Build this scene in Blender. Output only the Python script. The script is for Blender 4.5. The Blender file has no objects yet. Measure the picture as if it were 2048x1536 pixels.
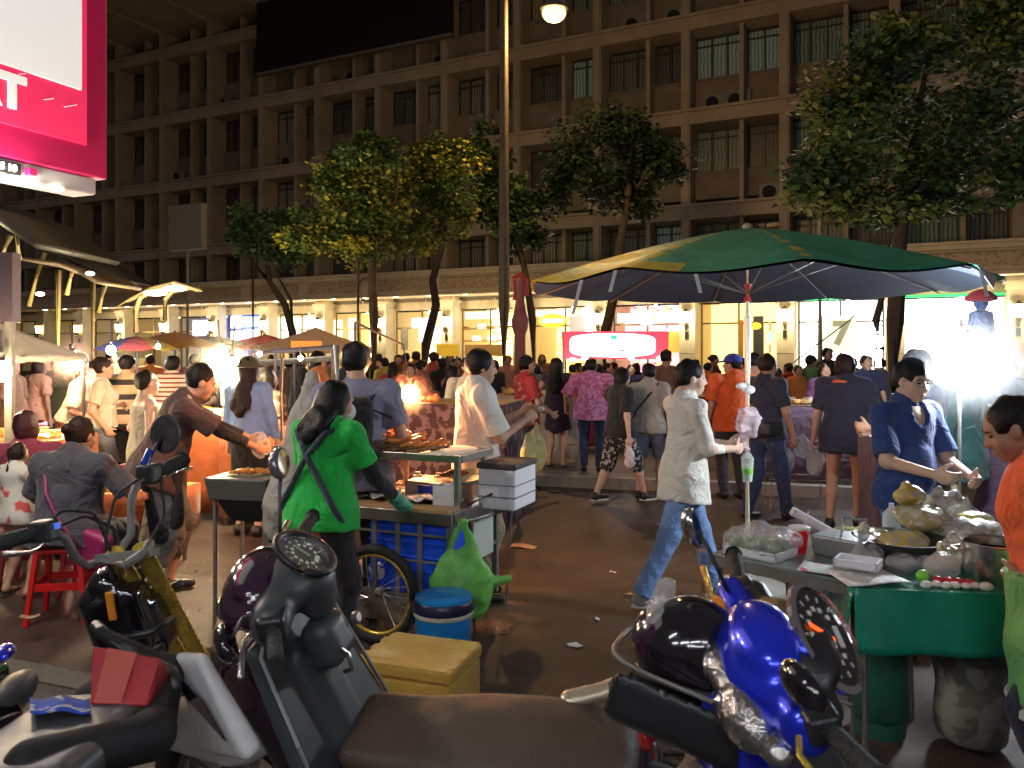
import bpy, math, random
import numpy as np
from mathutils import Vector, Matrix, Euler
random.seed(7)
SC = bpy.context.scene
COL = SC.collection
CAM, F, HX, HY = 1.66, 1600.0, 1024.0, 702.0
R = math.radians

def P(px, py, Y):
    return Vector(((px-HX)/F*Y, Y, CAM-(py-HY)/F*Y))
def V(*a): return Vector(a)

# ------------------------------------------------------------------ materials
MATS = {}
def mat(name, col, rough=.6, metal=0., var=.12, scale=8., bump=0., bscale=60., emit=0., ecol=None,
        coat=0., spec=.5, trans=0., alpha=1., sheen=0., both=None, bdist=.02, bdis=0.):
    if name in MATS: return MATS[name]
    m = bpy.data.materials.new(name); m.use_nodes = True
    nt = m.node_tree; n = nt.nodes; l = nt.links
    b = n['Principled BSDF']
    c = (*col, 1)
    b.inputs['Base Color'].default_value = c
    b.inputs['Roughness'].default_value = rough
    b.inputs['Metallic'].default_value = metal
    b.inputs['Coat Weight'].default_value = coat
    b.inputs['Coat Roughness'].default_value = .06
    b.inputs['Specular IOR Level'].default_value = spec
    b.inputs['Transmission Weight'].default_value = trans
    b.inputs['Alpha'].default_value = alpha
    if sheen: b.inputs['Sheen Weight'].default_value = sheen
    if emit:
        b.inputs['Emission Color'].default_value = (*(ecol or col), 1)
        b.inputs['Emission Strength'].default_value = emit
    if var or bump:
        tc = n.new('ShaderNodeTexCoord')
    if var:
        no = n.new('ShaderNodeTexNoise'); no.inputs['Scale'].default_value = scale; no.inputs['Detail'].default_value = 5
        l.new(tc.outputs['Object'], no.inputs['Vector'])
        mx = n.new('ShaderNodeMix'); mx.data_type = 'RGBA'
        mx.inputs[6].default_value = tuple(max(0, x*(1-var*1.6)) for x in col)+(1,)
        mx.inputs[7].default_value = tuple(min(1, x*(1+var*1.6)) for x in (both or col))+(1,)
        l.new(no.outputs['Fac'], mx.inputs[0]); l.new(mx.outputs[2], b.inputs['Base Color'])
        mr = n.new('ShaderNodeMapRange'); mr.inputs[3].default_value = max(0.02, rough-.12); mr.inputs[4].default_value = min(1, rough+.12)
        no2 = n.new('ShaderNodeTexNoise'); no2.inputs['Scale'].default_value = scale*2.7; no2.inputs['Detail'].default_value = 3
        l.new(tc.outputs['Object'], no2.inputs['Vector'])
        l.new(no2.outputs['Fac'], mr.inputs[0]); l.new(mr.outputs[0], b.inputs['Roughness'])
    if bump:
        nb = n.new('ShaderNodeTexNoise'); nb.inputs['Scale'].default_value = bscale; nb.inputs['Detail'].default_value = 4; nb.inputs['Distortion'].default_value = bdis
        l.new(tc.outputs['Object'], nb.inputs['Vector'])
        bp = n.new('ShaderNodeBump'); bp.inputs['Strength'].default_value = bump; bp.inputs['Distance'].default_value = bdist
        l.new(nb.outputs['Fac'], bp.inputs['Height']); l.new(bp.outputs['Normal'], b.inputs['Normal'])
    MATS[name] = m
    return m
def cloth(name, col, **k):
    k.setdefault('rough', .88); k.setdefault('bump', .85); k.setdefault('bscale', 6.5); k.setdefault('bdist', .055); k.setdefault('bdis', 1.2); k.setdefault('var', .1); k.setdefault('sheen', .15)
    return mat('cloth_'+name, col, **k)
def emis(name, col, s):
    return mat('glow_'+name, col, var=0, emit=s, rough=.5)
def stripes(name, cols, widths, axis=2, period=.1, off=0., rough=.85):
    """cols[0] base; hard horizontal bands along an object axis"""
    if name in MATS: return MATS[name]
    m = mat(name, cols[0], rough=rough, var=0, bump=.3, bscale=9)
    nt = m.node_tree; n = nt.nodes; l = nt.links
    tc = n.new('ShaderNodeTexCoord'); sp = n.new('ShaderNodeSeparateXYZ'); l.new(tc.outputs['Object'], sp.inputs[0])
    ad = n.new('ShaderNodeMath'); ad.operation = 'ADD'; ad.inputs[1].default_value = 50*period+off; l.new(sp.outputs[axis], ad.inputs[0])
    md = n.new('ShaderNodeMath'); md.operation = 'MODULO'; md.inputs[1].default_value = period; l.new(ad.outputs[0], md.inputs[0])
    dv = n.new('ShaderNodeMath'); dv.operation = 'DIVIDE'; dv.inputs[1].default_value = period; l.new(md.outputs[0], dv.inputs[0])
    cr = n.new('ShaderNodeValToRGB'); cr.color_ramp.interpolation = 'CONSTANT'
    cr.color_ramp.elements[0].color = (*cols[0], 1); cr.color_ramp.elements[1].position = widths[0]; cr.color_ramp.elements[1].color = (*cols[1], 1)
    for w, c in zip(widths[1:], cols[2:]):
        e = cr.color_ramp.elements.new(w); e.color = (*c, 1)
    l.new(dv.outputs[0], cr.inputs[0]); l.new(cr.outputs[0], n['Principled BSDF'].inputs['Base Color'])
    return m
def patches(name, c1, c2, scale=25, thr=.52, rough=.85, kind='noise', c3=None, bump=.3, emit=0, coat=0):
    """blotchy two colour print"""
    if name in MATS: return MATS[name]
    m = mat(name, c1, rough=rough, var=0, bump=bump, bscale=20, coat=coat)
    nt = m.node_tree; n = nt.nodes; l = nt.links
    tc = n.new('ShaderNodeTexCoord')
    if kind == 'noise':
        t = n.new('ShaderNodeTexNoise'); t.inputs['Scale'].default_value = scale; t.inputs['Detail'].default_value = 2; out = t.outputs['Fac']
    else:
        t = n.new('ShaderNodeTexVoronoi'); t.inputs['Scale'].default_value = scale; out = t.outputs['Distance']
    l.new(tc.outputs['Object'], t.inputs['Vector'])
    cr = n.new('ShaderNodeValToRGB'); e = cr.color_ramp.elements
    e[0].position = thr-.03; e[0].color = (*c1, 1); e[1].position = thr+.03; e[1].color = (*c2, 1)
    if c3:
        x = e.new(min(.99, thr+.14)); x.color = (*c3, 1)
    l.new(out, cr.inputs[0]); b = n['Principled BSDF']
    l.new(cr.outputs[0], b.inputs['Base Color'])
    if emit:
        l.new(cr.outputs[0], b.inputs['Emission Color']); b.inputs['Emission Strength'].default_value = emit
    return m

# ------------------------------------------------------------------ objects
def tag(o, label=None, cat=None, group=None, kind=None):
    if label: o['label'] = label
    if cat: o['category'] = cat
    if group: o['group'] = group
    if kind: o['kind'] = kind
    return o
def thing(name, label, cat, loc=(0, 0, 0), rz=0., group=None, mx=None):
    o = bpy.data.objects.new(name, None); COL.objects.link(o)
    if mx is not None: o.matrix_world = mx
    else:
        o.location = loc; o.rotation_euler = (0, 0, rz)
    o.empty_display_size = .1
    return tag(o, label, cat, group)
def link(name, me, m, parent=None, label=None):
    o = bpy.data.objects.new(name, me); COL.objects.link(o)
    if isinstance(m, (list, tuple)):
        for x in m: me.materials.append(x)
    elif m is not None: me.materials.append(m)
    if parent is not None: o.parent = parent
    if label: o['label'] = label
    return o
def dup(root, loc=None, rz=None, label=None, mx=None):
    r = root.copy(); COL.objects.link(r)
    if mx is not None: r.matrix_world = mx
    if loc is not None: r.location = loc
    if rz is not None: r.rotation_euler = (0, 0, rz)
    if label: r['label'] = label
    for ch in list(root.children):
        c = ch.copy(); COL.objects.link(c); c.parent = r
        for g in ch.children:
            d = g.copy(); COL.objects.link(d); d.parent = c
    return r

def basis(d, up=None):
    d = Vector(d).normalized()
    up = Vector(up) if up is not None else (Vector((0, 0, 1)) if abs(d.z) < .95 else Vector((1, 0, 0)))
    a = d.cross(up).normalized(); b = a.cross(d).normalized()
    return a, b, d

class MB:
    def __init__(s): s.v = []; s.f = []; s.mi = []; s.m = 0
    def add(s, vs, fs, M=None):
        k = len(s.v)
        s.v += [tuple(M @ Vector(v)) if M is not None else tuple(v) for v in vs]
        s.f += [tuple(i+k for i in f) for f in fs]; s.mi += [s.m]*len(fs)
        return s
    def box(s, c, h, rot=None, M=None, taper=1.):
        """centre c, half sizes h, rot = Euler tuple"""
        Rm = Euler(rot).to_matrix() if rot is not None else Matrix.Identity(3)
        vs = []
        for z in (-1, 1):
            t = taper if z > 0 else 1.
            for x, y in ((-1, -1), (1, -1), (1, 1), (-1, 1)):
                vs.append(Vector(c)+Rm @ Vector((x*h[0]*t, y*h[1]*t, z*h[2])))
        return s.add(vs, [(3, 2, 1, 0), (4, 5, 6, 7), (0, 1, 5, 4), (1, 2, 6, 5), (2, 3, 7, 6), (3, 0, 4, 7)], M)
    def bar(s, a, b, w, h=None, up=None):
        a = Vector(a); b = Vector(b); x, y, d = basis(b-a, up); h = h or w
        vs = []
        for p in (a, b):
            for i, j in ((-1, -1), (1, -1), (1, 1), (-1, 1)):
                vs.append(p+x*(i*w/2)+y*(j*h/2))
        return s.add(vs, [(0, 1, 2, 3), (7, 6, 5, 4), (4, 5, 1, 0), (5, 6, 2, 1), (6, 7, 3, 2), (7, 4, 0, 3)])
    def tube(s, pts, r, n=8, closed=False, cap=True):
        pts = [Vector(p) for p in pts]; N = len(pts)
        rs = r if isinstance(r, (list, tuple)) else [r]*N
        vs = []; prev = None
        for i, p in enumerate(pts):
            if closed: d = pts[(i+1) % N]-pts[i-1]
            else: d = pts[min(i+1, N-1)]-pts[max(i-1, 0)]
            if d.length < 1e-9: d = Vector((0, 0, 1))
            d.normalize()
            if prev is None: a, b, _ = basis(d)
            else:
                a = prev-d*prev.dot(d)
                if a.length < 1e-6: a, _, _ = basis(d)
                a.normalize(); b = d.cross(a)
            prev = a
            for k in range(n):
                t = 2*math.pi*k/n; vs.append(p+(a*math.cos(t)+b*math.sin(t))*rs[i])
        fs = []
        for i in range(N if closed else N-1):
            for k in range(n):
                i2 = (i+1) % N
                fs.append((i*n+k, i*n+(k+1) % n, i2*n+(k+1) % n, i2*n+k))
        if cap and not closed:
            fs.append(tuple(range(n-1, -1, -1))); fs.append(tuple((N-1)*n+k for k in range(n)))
        return s.add(vs, fs)
    def cyl(s, a, b, ra, rb=None, n=16):
        return s.tube([a, b], [ra, ra if rb is None else rb], n)
    def lathe(s, prof, c=(0, 0, 0), n=24, M=None, sx=1., sy=1.):
        c = Vector(c); vs = []; N = len(prof)
        for r, z in prof:
            for k in range(n):
                t = 2*math.pi*k/n; vs.append(c+Vector((r*sx*math.cos(t), r*sy*math.sin(t), z)))
        fs = [(i*n+k, i*n+(k+1) % n, (i+1)*n+(k+1) % n, (i+1)*n+k) for i in range(N-1) for k in range(n)]
        if prof[0][0] > 1e-5: fs.append(tuple(range(n-1, -1, -1)))
        if prof[-1][0] > 1e-5: fs.append(tuple((N-1)*n+k for k in range(n)))
        return s.add(vs, fs, M)
    def prism(s, poly, t, M):
        """outline in local XY extruded along Z by t (centred)"""
        N = len(poly)
        vs = [(x, y, -t/2) for x, y in poly]+[(x, y, t/2) for x, y in poly]
        fs = [tuple(range(N-1, -1, -1)), tuple(range(N, 2*N))]+[(i, (i+1) % N, N+(i+1) % N, N+i) for i in range(N)]
        return s.add(vs, fs, M)
    def sphere(s, c, r, n=10, sc=(1, 1, 1)):
        c = Vector(c)
        prof = [(max(1e-6, r*math.sin(math.pi*i/n)), -r*math.cos(math.pi*i/n)) for i in range(n+1)]
        vs = []; m = n*2
        for q, z in prof:
            for k in range(m):
                t = 2*math.pi*k/m; vs.append(c+Vector((q*sc[0]*math.cos(t), q*sc[1]*math.sin(t), z*sc[2])))
        return s.add(vs, [(i*m+k, i*m+(k+1) % m, (i+1)*m+(k+1) % m, (i+1)*m+k) for i in range(n) for k in range(m)])
    def grid(s, fn, nu, nv, closeu=False):
        k = len(s.v)
        for j in range(nv+1):
            for i in range(nu+1): s.v.append(tuple(fn(i/nu, j/nv)))
        for j in range(nv):
            for i in range(nu):
                a = k+j*(nu+1)+i; s.f.append((a, a+1, a+nu+2, a+nu+1)); s.mi.append(s.m)
        return s
    def build(s, name, m, parent=None, smooth=None, bevel=0., label=None, solid=0., loc=None, rot=None, seg=2):
        me = bpy.data.meshes.new(name); me.from_pydata(s.v, [], s.f)
        if any(s.mi): me.polygons.foreach_set('material_index', s.mi)
        if smooth is not None:
            me.polygons.foreach_set('use_smooth', [True]*len(s.f))
            if smooth < 180: me.set_sharp_from_angle(angle=R(smooth))
        me.update()
        o = link(name, me, m, parent, label)
        if loc is not None: o.location = loc
        if rot is not None: o.rotation_euler = rot
        if solid:
            q = o.modifiers.new('thick', 'SOLIDIFY'); q.thickness = solid; q.offset = 0
        if bevel:
            q = o.modifiers.new('bev', 'BEVEL'); q.width = bevel; q.segments = seg; q.limit_method = 'ANGLE'; q.angle_limit = R(40)
        return o

# ------------------------------------------------------------------ signed distance modelling
def _rot(M):
    return np.array(M, dtype=np.float32)
class SDF:
    def __init__(s, vox=.012, k=.02):
        s.vox = vox; s.k = k; s.ops = []; s.noise = []
    def cap(s, a, b, ra, rb=None, k=None, flat=None, cut=0, op='u'):
        """round cone a->b. flat=(axis, factor) squeezes the section along axis. cut: 0 round, 1 flat at b, 2 flat both"""
        a = np.array(a, np.float32); b = np.array(b, np.float32); rb = ra if rb is None else rb
        fl = None
        if flat: ax = Vector(flat[0]).normalized(); fl = (np.array(ax, np.float32), flat[1])
        r = max(ra, rb)*1.01
        lo = np.minimum(a, b)-r; hi = np.maximum(a, b)+r
        def f(p):
            pa = p-a; ba = b-a
            if fl is not None:
                sc = 1/fl[1]-1
                pa = pa+(pa@fl[0])[..., None]*fl[0]*sc; ba = ba+(ba@fl[0])*fl[0]*sc
            L2 = float(ba@ba)+1e-12
            t = (pa@ba)/L2; h = np.clip(t, 0, 1)
            d = np.sqrt(((pa-h[..., None]*ba)**2).sum(-1))-(ra+(rb-ra)*h)
            if fl is not None: d = d*(.5+.5*fl[1])
            L = math.sqrt(L2)
            if cut >= 1: d = np.maximum(d, (t-1)*L)
            if cut == 2: d = np.maximum(d, -t*L)
            return d
        s.ops.append((op, s.k if k is None else k, lo, hi, f)); return s
    def ell(s, c, r, rot=None, k=None, op='u'):
        c = np.array(c, np.float32); r3 = np.array(r, np.float32)
        Rm = _rot(rot) if rot is not None else None
        m = float(max(r3)) if rot is not None else None
        lo = c-(m if m else r3); hi = c+(m if m else r3)
        def f(p):
            q = p-c
            if Rm is not None: q = q@Rm
            k0 = np.sqrt(((q/r3)**2).sum(-1)); k1 = np.sqrt(((q/(r3*r3))**2).sum(-1))+1e-9
            return k0*(k0-1)/k1
        s.ops.append((op, s.k if k is None else k, lo, hi, f)); return s
    def box(s, c, h, rot=None, rnd=.01, k=None, op='u', tap=None):
        """tap=(axis_index_of_length, factor at + end) shrinks the other two axes"""
        c = np.array(c, np.float32); h3 = np.array(h, np.float32)-rnd
        Rm = _rot(rot) if rot is not None else None
        m = float(np.linalg.norm(np.array(h))) if rot is not None else np.array(h, np.float32)
        lo = c-m; hi = c+m
        def f(p):
            q = p-c
            if Rm is not None: q = q@Rm
            if tap:
                t = np.clip((q[..., tap[0]]/h3[tap[0]]+1)/2, 0, 1); sc = 1+(tap[1]-1)*t
                q = q.copy()
                for i in range(3):
                    if i != tap[0]: q[..., i] = q[..., i]/sc
            w = np.abs(q)-h3
            return np.sqrt((np.maximum(w, 0)**2).sum(-1))+np.minimum(w.max(-1), 0)-rnd
        s.ops.append((op, s.k if k is None else k, lo, hi, f)); return s
    def cut(s, p, nrm, k=0.):
        """remove the half space beyond p in direction nrm"""
        p0 = np.array(p, np.float32); nn = np.array(Vector(nrm).normalized(), np.float32)
        s.ops.append(('i', k, None, None, lambda q: (q-p0)@nn)); return s
    def wrinkle(s, amp, sc=22., seed=1):
        s.noise.append((amp, sc, seed)); return s
    def mesh(s):
        v = s.vox
        lo = np.min([o[2] for o in s.ops if o[0] == 'u'], axis=0)-3*v
        hi = np.max([o[3] for o in s.ops if o[0] == 'u'], axis=0)+3*v
        n = np.maximum(4, np.ceil((hi-lo)/v).astype(int)+1)
        ax = [lo[i]+v*np.arange(n[i], dtype=np.float32) for i in range(3)]
        Fd = np.full(n, 9., np.float32)
        for op, k, l, h, f in s.ops:
            if l is None: i0 = [0]*3; i1 = list(n)
            else:
                mg = k+2.5*v+sum(a for a, _, _ in s.noise)
                i0 = np.clip(np.floor((l-mg-lo)/v).astype(int), 0, n-1); i1 = np.clip(np.ceil((h+mg-lo)/v).astype(int)+1, 1, n)
                if np.any(i1 <= i0): continue
            p = np.stack(np.meshgrid(*[ax[i][i0[i]:i1[i]] for i in range(3)], indexing='ij'), -1).astype(np.float32)
            d = f(p).astype(np.float32)
            sl = tuple(slice(i0[i], i1[i]) for i in range(3)); A = Fd[sl]
            kk = max(k, 1e-5)
            if op == 'u':
                hh = np.maximum(kk-np.abs(A-d), 0)/kk; Fd[sl] = np.minimum(A, d)-hh*hh*kk*.25
            elif op == 's':
                d = -d; hh = np.maximum(kk-np.abs(A-d), 0)/kk; Fd[sl] = np.maximum(A, d)+hh*hh*kk*.25
            else:
                hh = np.maximum(kk-np.abs(A-d), 0)/kk; Fd[sl] = np.maximum(A, d)+hh*hh*kk*.25
        if s.noise:
            X, Y, Z = np.meshgrid(*ax, indexing='ij')
            for amp, sc, seed in s.noise:
                rs = np.random.RandomState(seed); acc = 0
                for q in range(4):
                    w = rs.normal(size=3); w = w/np.linalg.norm(w)*sc*(.7+.35*q)
                    acc = acc+np.sin(X*w[0]+Y*w[1]+Z*w[2]*.6+rs.uniform(0, 6)+1.3*np.sin(Z*sc*.5+X*sc*.3+q))
                Fd += (amp*.5*acc).astype(np.float32)
        return nets(Fd, lo, v)
    def build(s, name, m, parent=None, label=None, extra=None, smooth=True):
        vs, fs = s.mesh(); groups = [(vs, fs)]
        for e in (extra or []): groups.append(e.mesh())
        return from_arrays(name, groups, m, parent, label, smooth)

def nets(Fd, lo, v):
    ins = Fd < 0
    n = np.array(Fd.shape); c = n-1
    acc = np.zeros((*c, 3), np.float32); cnt = np.zeros(tuple(c), np.float32)
    rng = [slice(0, c[i]) for i in range(3)]
    for axis in range(3):
        sh0 = [slice(None)]*3; sh1 = [slice(None)]*3
        sh0[axis] = slice(0, c[axis]); sh1[axis] = slice(1, n[axis])
        f0 = Fd[tuple(sh0)]; f1 = Fd[tuple(sh1)]
        cr = (f0 < 0) != (f1 < 0)
        t = np.where(cr, f0/np.where(cr, f0-f1, 1), 0).astype(np.float32)
        o1, o2 = [i for i in range(3) if i != axis]
        for d1 in (0, 1):
            for d2 in (0, 1):
                sl = [None]*3; sl[axis] = slice(None)
                sl[o1] = slice(d1, d1+c[o1]); sl[o2] = slice(d2, d2+c[o2])
                m = cr[tuple(sl)]
                cnt += m
                acc[..., axis] += t[tuple(sl)]*m
                acc[..., o1] += d1*m; acc[..., o2] += d2*m
    act = cnt > 0
    idx = np.full(tuple(c), -1, np.int64); nv = int(act.sum()); idx[act] = np.arange(nv)
    ijk = np.argwhere(act).astype(np.float32)
    verts = lo+v*(ijk+acc[act]/cnt[act][:, None])
    faces = []
    for axis in range(3):
        o1, o2 = [(1, 2), (2, 0), (0, 1)][axis]
        sh0 = [slice(None)]*3; sh1 = [slice(None)]*3
        sh0[axis] = slice(0, c[axis]); sh1[axis] = slice(1, n[axis])
        a = ins[tuple(sh0)]; b = ins[tuple(sh1)]
        q = np.argwhere(a != b)
        q = q[(q[:, o1] > 0) & (q[:, o2] > 0) & (q[:, o1] < c[o1]) & (q[:, o2] < c[o2])]
        if len(q) == 0: continue
        s0 = a[q[:, 0], q[:, 1], q[:, 2]]
        def g(d1, d2):
            w = q.copy(); w[:, o1] -= d1; w[:, o2] -= d2
            return idx[w[:, 0], w[:, 1], w[:, 2]]
        quad = np.stack([g(1, 1), g(0, 1), g(0, 0), g(1, 0)], 1)
        quad[~s0] = quad[~s0][:, ::-1]
        faces.append(quad)
    return verts, (np.concatenate(faces) if faces else np.zeros((0, 4), np.int64))
def from_arrays(name, groups, m, parent=None, label=None, smooth=True):
    vs = []; fs = []; k = 0
    for a, b in groups:
        if len(a) == 0: continue
        vs.append(np.asarray(a, np.float32)); fs.append(np.asarray(b)+k); k += len(a)
    vs = np.concatenate(vs); fs = np.concatenate(fs)
    me = bpy.data.meshes.new(name)
    me.vertices.add(len(vs)); me.vertices.foreach_set('co', vs.astype(np.float32).ravel())
    me.loops.add(len(fs)*4); me.loops.foreach_set('vertex_index', fs.astype(np.int32).ravel())
    me.polygons.add(len(fs)); me.polygons.foreach_set('loop_start', np.arange(0, len(fs)*4, 4, dtype=np.int32))
    me.update(calc_edges=True); me.validate()
    if smooth: me.polygons.foreach_set('use_smooth', [True]*len(me.polygons))
    return link(name, me, m, parent, label)

def txt(parent, name, s, size, m, loc, rot, ext=.004, align='CENTER', bold=0.):
    o = text(name, s, size, m, None, (0, 0, 0), (0, 0, 0), ext, align, bold)
    dg = bpy.context.evaluated_depsgraph_get(); me = bpy.data.meshes.new_from_object(o.evaluated_get(dg)); bpy.data.objects.remove(o)
    q = link(name, me, None, parent); q.location = loc; q.rotation_euler = rot; return q
def text(name, s, size, m, parent, loc, rot, ext=.004, align='CENTER', bold=0.):
    cu = bpy.data.curves.new(name, 'FONT'); cu.body = s; cu.size = size; cu.extrude = ext; cu.align_x = align; cu.align_y = 'CENTER'; cu.offset = bold
    cu.materials.append(m)
    o = bpy.data.objects.new(name, cu); COL.objects.link(o); o.parent = parent; o.location = loc; o.rotation_euler = rot
    return o
def lamp(name, loc, power, col, radius=.05, kind='POINT', parent=None, rot=None, size=None, spot=None, blend=.5):
    L = bpy.data.lights.new(name, kind); L.energy = power; L.color = col
    if kind == 'POINT': L.shadow_soft_size = radius
    if kind == 'SPOT': L.shadow_soft_size = radius; L.spot_size = R(spot or 120); L.spot_blend = blend
    if kind == 'AREA': L.shape = 'RECTANGLE'; L.size, L.size_y = size
    o = bpy.data.objects.new(name, L); COL.objects.link(o); o.location = loc
    if parent is not None: o.parent = parent
    if rot is not None: o.rotation_euler = rot
    return o
# ================================================================== world and camera
w = bpy.data.worlds.new('World'); SC.world = w; w.use_nodes = True
wn = w.node_tree.nodes; bg = wn['Background']
bg.inputs[0].default_value = (.31, .26, .27, 1); bg.inputs[1].default_value = .22
cam = bpy.data.cameras.new('Camera'); co = bpy.data.objects.new('Camera', cam); COL.objects.link(co)
co.location = (0, 0, CAM); co.rotation_euler = (R(90), 0, 0)
cam.lens = 36*F/2048; cam.sensor_width = 36; cam.shift_y = -(768-HY)/2048; cam.clip_end = 400
cam.dof.use_dof = True; cam.dof.focus_distance = 5.5; cam.dof.aperture_fstop = 5.6
SC.camera = co
SC.view_settings.view_transform = 'Standard'; SC.view_settings.look = 'None'; SC.view_settings.exposure = 0; SC.view_settings.gamma = 1

# ================================================================== shared materials
M_conc = mat('facade_concrete', (.36, .31, .24), rough=.85, var=.22, scale=1.3, bump=.2, bscale=30)
M_conc2 = mat('facade_panel', (.22, .19, .15), rough=.85, var=.25, scale=2.)
M_dark = mat('dark_void', (.012, .011, .012), rough=.8, var=.2)
M_black = mat('black_plastic', (.018, .018, .020), rough=.42, var=.15, scale=14, bump=.1, bscale=120)
M_rubber = mat('rubber', (.02, .02, .02), rough=.75, var=.2, scale=30, bump=.3, bscale=90)
M_gloss = mat('black_gloss', (.008, .007, .010), rough=.12, var=.1, scale=5, coat=1.)
M_plum = mat('plum_gloss', (.03, .010, .025), rough=.14, var=.15, scale=6, coat=1.)
M_steel = mat('stainless', (.52, .50, .47), rough=.32, metal=1., var=.15, scale=9, bump=.06, bscale=40)
M_chrome = mat('chrome', (.78, .78, .8), rough=.1, metal=1., var=.05)
M_greymetal = mat('painted_grey_metal', (.19, .18, .16), rough=.5, metal=.3, var=.25, scale=12)
M_gold = mat('gold_fork', (.80, .56, .10), rough=.26, metal=.6, var=.04, scale=20)
M_white = mat('white_paint', (.78, .78, .78), rough=.3, var=.06, scale=7, coat=.5)
M_stone = mat('cream_stone', (.74, .66, .50), rough=.8, var=.15, scale=3, bump=.15)
M_wood = mat('worn_wood', (.42, .25, .11), rough=.55, var=.35, scale=6, bump=.2)
M_mirror = mat('mirror_glass', (.55, .57, .6), rough=.03, metal=1., var=0)
M_skin = mat('skin', (.52, .30, .20), rough=.55, var=.1, scale=25, bump=.05, bscale=150)
M_skin_d = mat('skin_tan', (.34, .18, .115), rough=.55, var=.1, scale=25)
M_skin_l = mat('skin_fair', (.62, .41, .31), rough=.5, var=.08, scale=25)
M_hair = mat('hair', (.007, .006, .006), rough=.5, var=.3, scale=60, bump=.3, bscale=90, spec=.25)
M_hair_b = mat('hair_brown', (.020, .009, .007), rough=.5, var=.3, scale=60, bump=.3, bscale=90, spec=.25)
M_eye = mat('eye', (.02, .015, .012), rough=.15, var=0)
M_lip = mat('lip', (.42, .17, .14), rough=.5, var=0)
M_bark = mat('bark', (.06, .042, .03), rough=.9, var=.4, scale=14, bump=.8, bscale=25)

def plastic_bag(name, col, a=.45, rough=.25):
    if name in MATS: return MATS[name]
    m = mat(name, col, rough=rough, var=.1, scale=9, bump=.9, bscale=22, alpha=a, spec=.7)
    return m
M_film = plastic_bag('clear_film', (.80, .80, .80), .33, .12)
M_filmgreen = plastic_bag('green_bag_film', (.22, .75, .12), .72, .22)
M_filmyel = plastic_bag('yellow_bag_film', (.78, .80, .38), .85, .3)

# ================================================================== ground
def wet_asphalt(name, c1, c2, r1, r2):
    m = bpy.data.materials.new(name); m.use_nodes = True; nt = m.node_tree; n = nt.nodes; l = nt.links; b = n['Principled BSDF']
    tc = n.new('ShaderNodeTexCoord')
    big = n.new('ShaderNodeTexNoise'); big.inputs['Scale'].default_value = .9; big.inputs['Detail'].default_value = 6; big.inputs['Roughness'].default_value = .6
    fin = n.new('ShaderNodeTexNoise'); fin.inputs['Scale'].default_value = 90; fin.inputs['Detail'].default_value = 3
    l.new(tc.outputs['Object'], big.inputs['Vector']); l.new(tc.outputs['Object'], fin.inputs['Vector'])
    cr = n.new('ShaderNodeValToRGB'); cr.color_ramp.elements[0].position = .43; cr.color_ramp.elements[1].position = .57
    cr.color_ramp.elements[0].color = (*c1, 1); cr.color_ramp.elements[1].color = (*c2, 1)
    md = n.new('ShaderNodeTexNoise'); md.inputs['Scale'].default_value = 7; md.inputs['Detail'].default_value = 8; md.inputs['Roughness'].default_value = .75; l.new(tc.outputs['Object'], md.inputs['Vector'])
    ml = n.new('ShaderNodeMix'); ml.data_type = 'FLOAT'; ml.inputs[0].default_value = .42; l.new(big.outputs['Fac'], ml.inputs[2]); l.new(md.outputs['Fac'], ml.inputs[3])
    l.new(ml.outputs[0], cr.inputs[0])
    mx = n.new('ShaderNodeMix'); mx.data_type = 'RGBA'; mx.blend_type = 'MULTIPLY'; mx.inputs[0].default_value = .6
    l.new(cr.outputs[0], mx.inputs[6])
    fr = n.new('ShaderNodeMapRange'); fr.inputs[1].default_value = .3; fr.inputs[2].default_value = .7; fr.inputs[3].default_value = .35; fr.inputs[4].default_value = 1.7
    l.new(fin.outputs['Fac'], fr.inputs[0]); l.new(fr.outputs[0], mx.inputs[7]); l.new(mx.outputs[2], b.inputs['Base Color'])
    rr = n.new('ShaderNodeMapRange'); rr.inputs[1].default_value = .35; rr.inputs[2].default_value = .65; rr.inputs[3].default_value = r1; rr.inputs[4].default_value = r2
    l.new(big.outputs['Fac'], rr.inputs[0]); l.new(rr.outputs[0], b.inputs['Roughness'])
    bp = n.new('ShaderNodeBump'); bp.inputs['Strength'].default_value = .8; bp.inputs['Distance'].default_value = .010
    l.new(fin.outputs['Fac'], bp.inputs['Height']); l.new(bp.outputs['Normal'], b.inputs['Normal'])
    return m
M_road = wet_asphalt('wet_asphalt', (.034, .026, .023), (.084, .056, .042), .24, .62)
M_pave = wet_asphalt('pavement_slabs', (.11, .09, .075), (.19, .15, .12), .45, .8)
g = MB(); g.add([(-90, -20, 0), (90, -20, 0), (90, 110, 0), (-90, 110, 0)], [(0, 1, 2, 3)])
tag(g.build('road', M_road), kind='structure')
KP = (V(0, 9.9, 0), V(.97, -.24, 0).normalized())          # kerb line
def gz(x, y):
    q = V(x, y, 0)-KP[0]
    return .12 if (KP[1].x*q.y-KP[1].y*q.x) > .1 else 0.
d = KP[1]; nn = V(-d.y, d.x, 0)
p = MB(); a = KP[0]-d*60; b = KP[0]+d*60
for lo, hi, z in ((0, .16, .13), (.163, 70, .12)):
    A, B, C, D = a+nn*lo, b+nn*lo, b+nn*hi, a+nn*hi
    p.m = 0 if lo == 0 else 1
    p.add([(*A.xy, -.05), (*B.xy, -.05), (*C.xy, -.05), (*D.xy, -.05), (*A.xy, z), (*B.xy, z), (*C.xy, z), (*D.xy, z)],
          [(4, 5, 6, 7), (0, 1, 5, 4), (1, 2, 6, 5), (2, 3, 7, 6), (3, 0, 4, 7)])
tag(p.build('pavement', [mat('kerb_stone', (.3, .27, .23), rough=.8, var=.3, scale=5), M_pave]), kind='structure')
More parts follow.
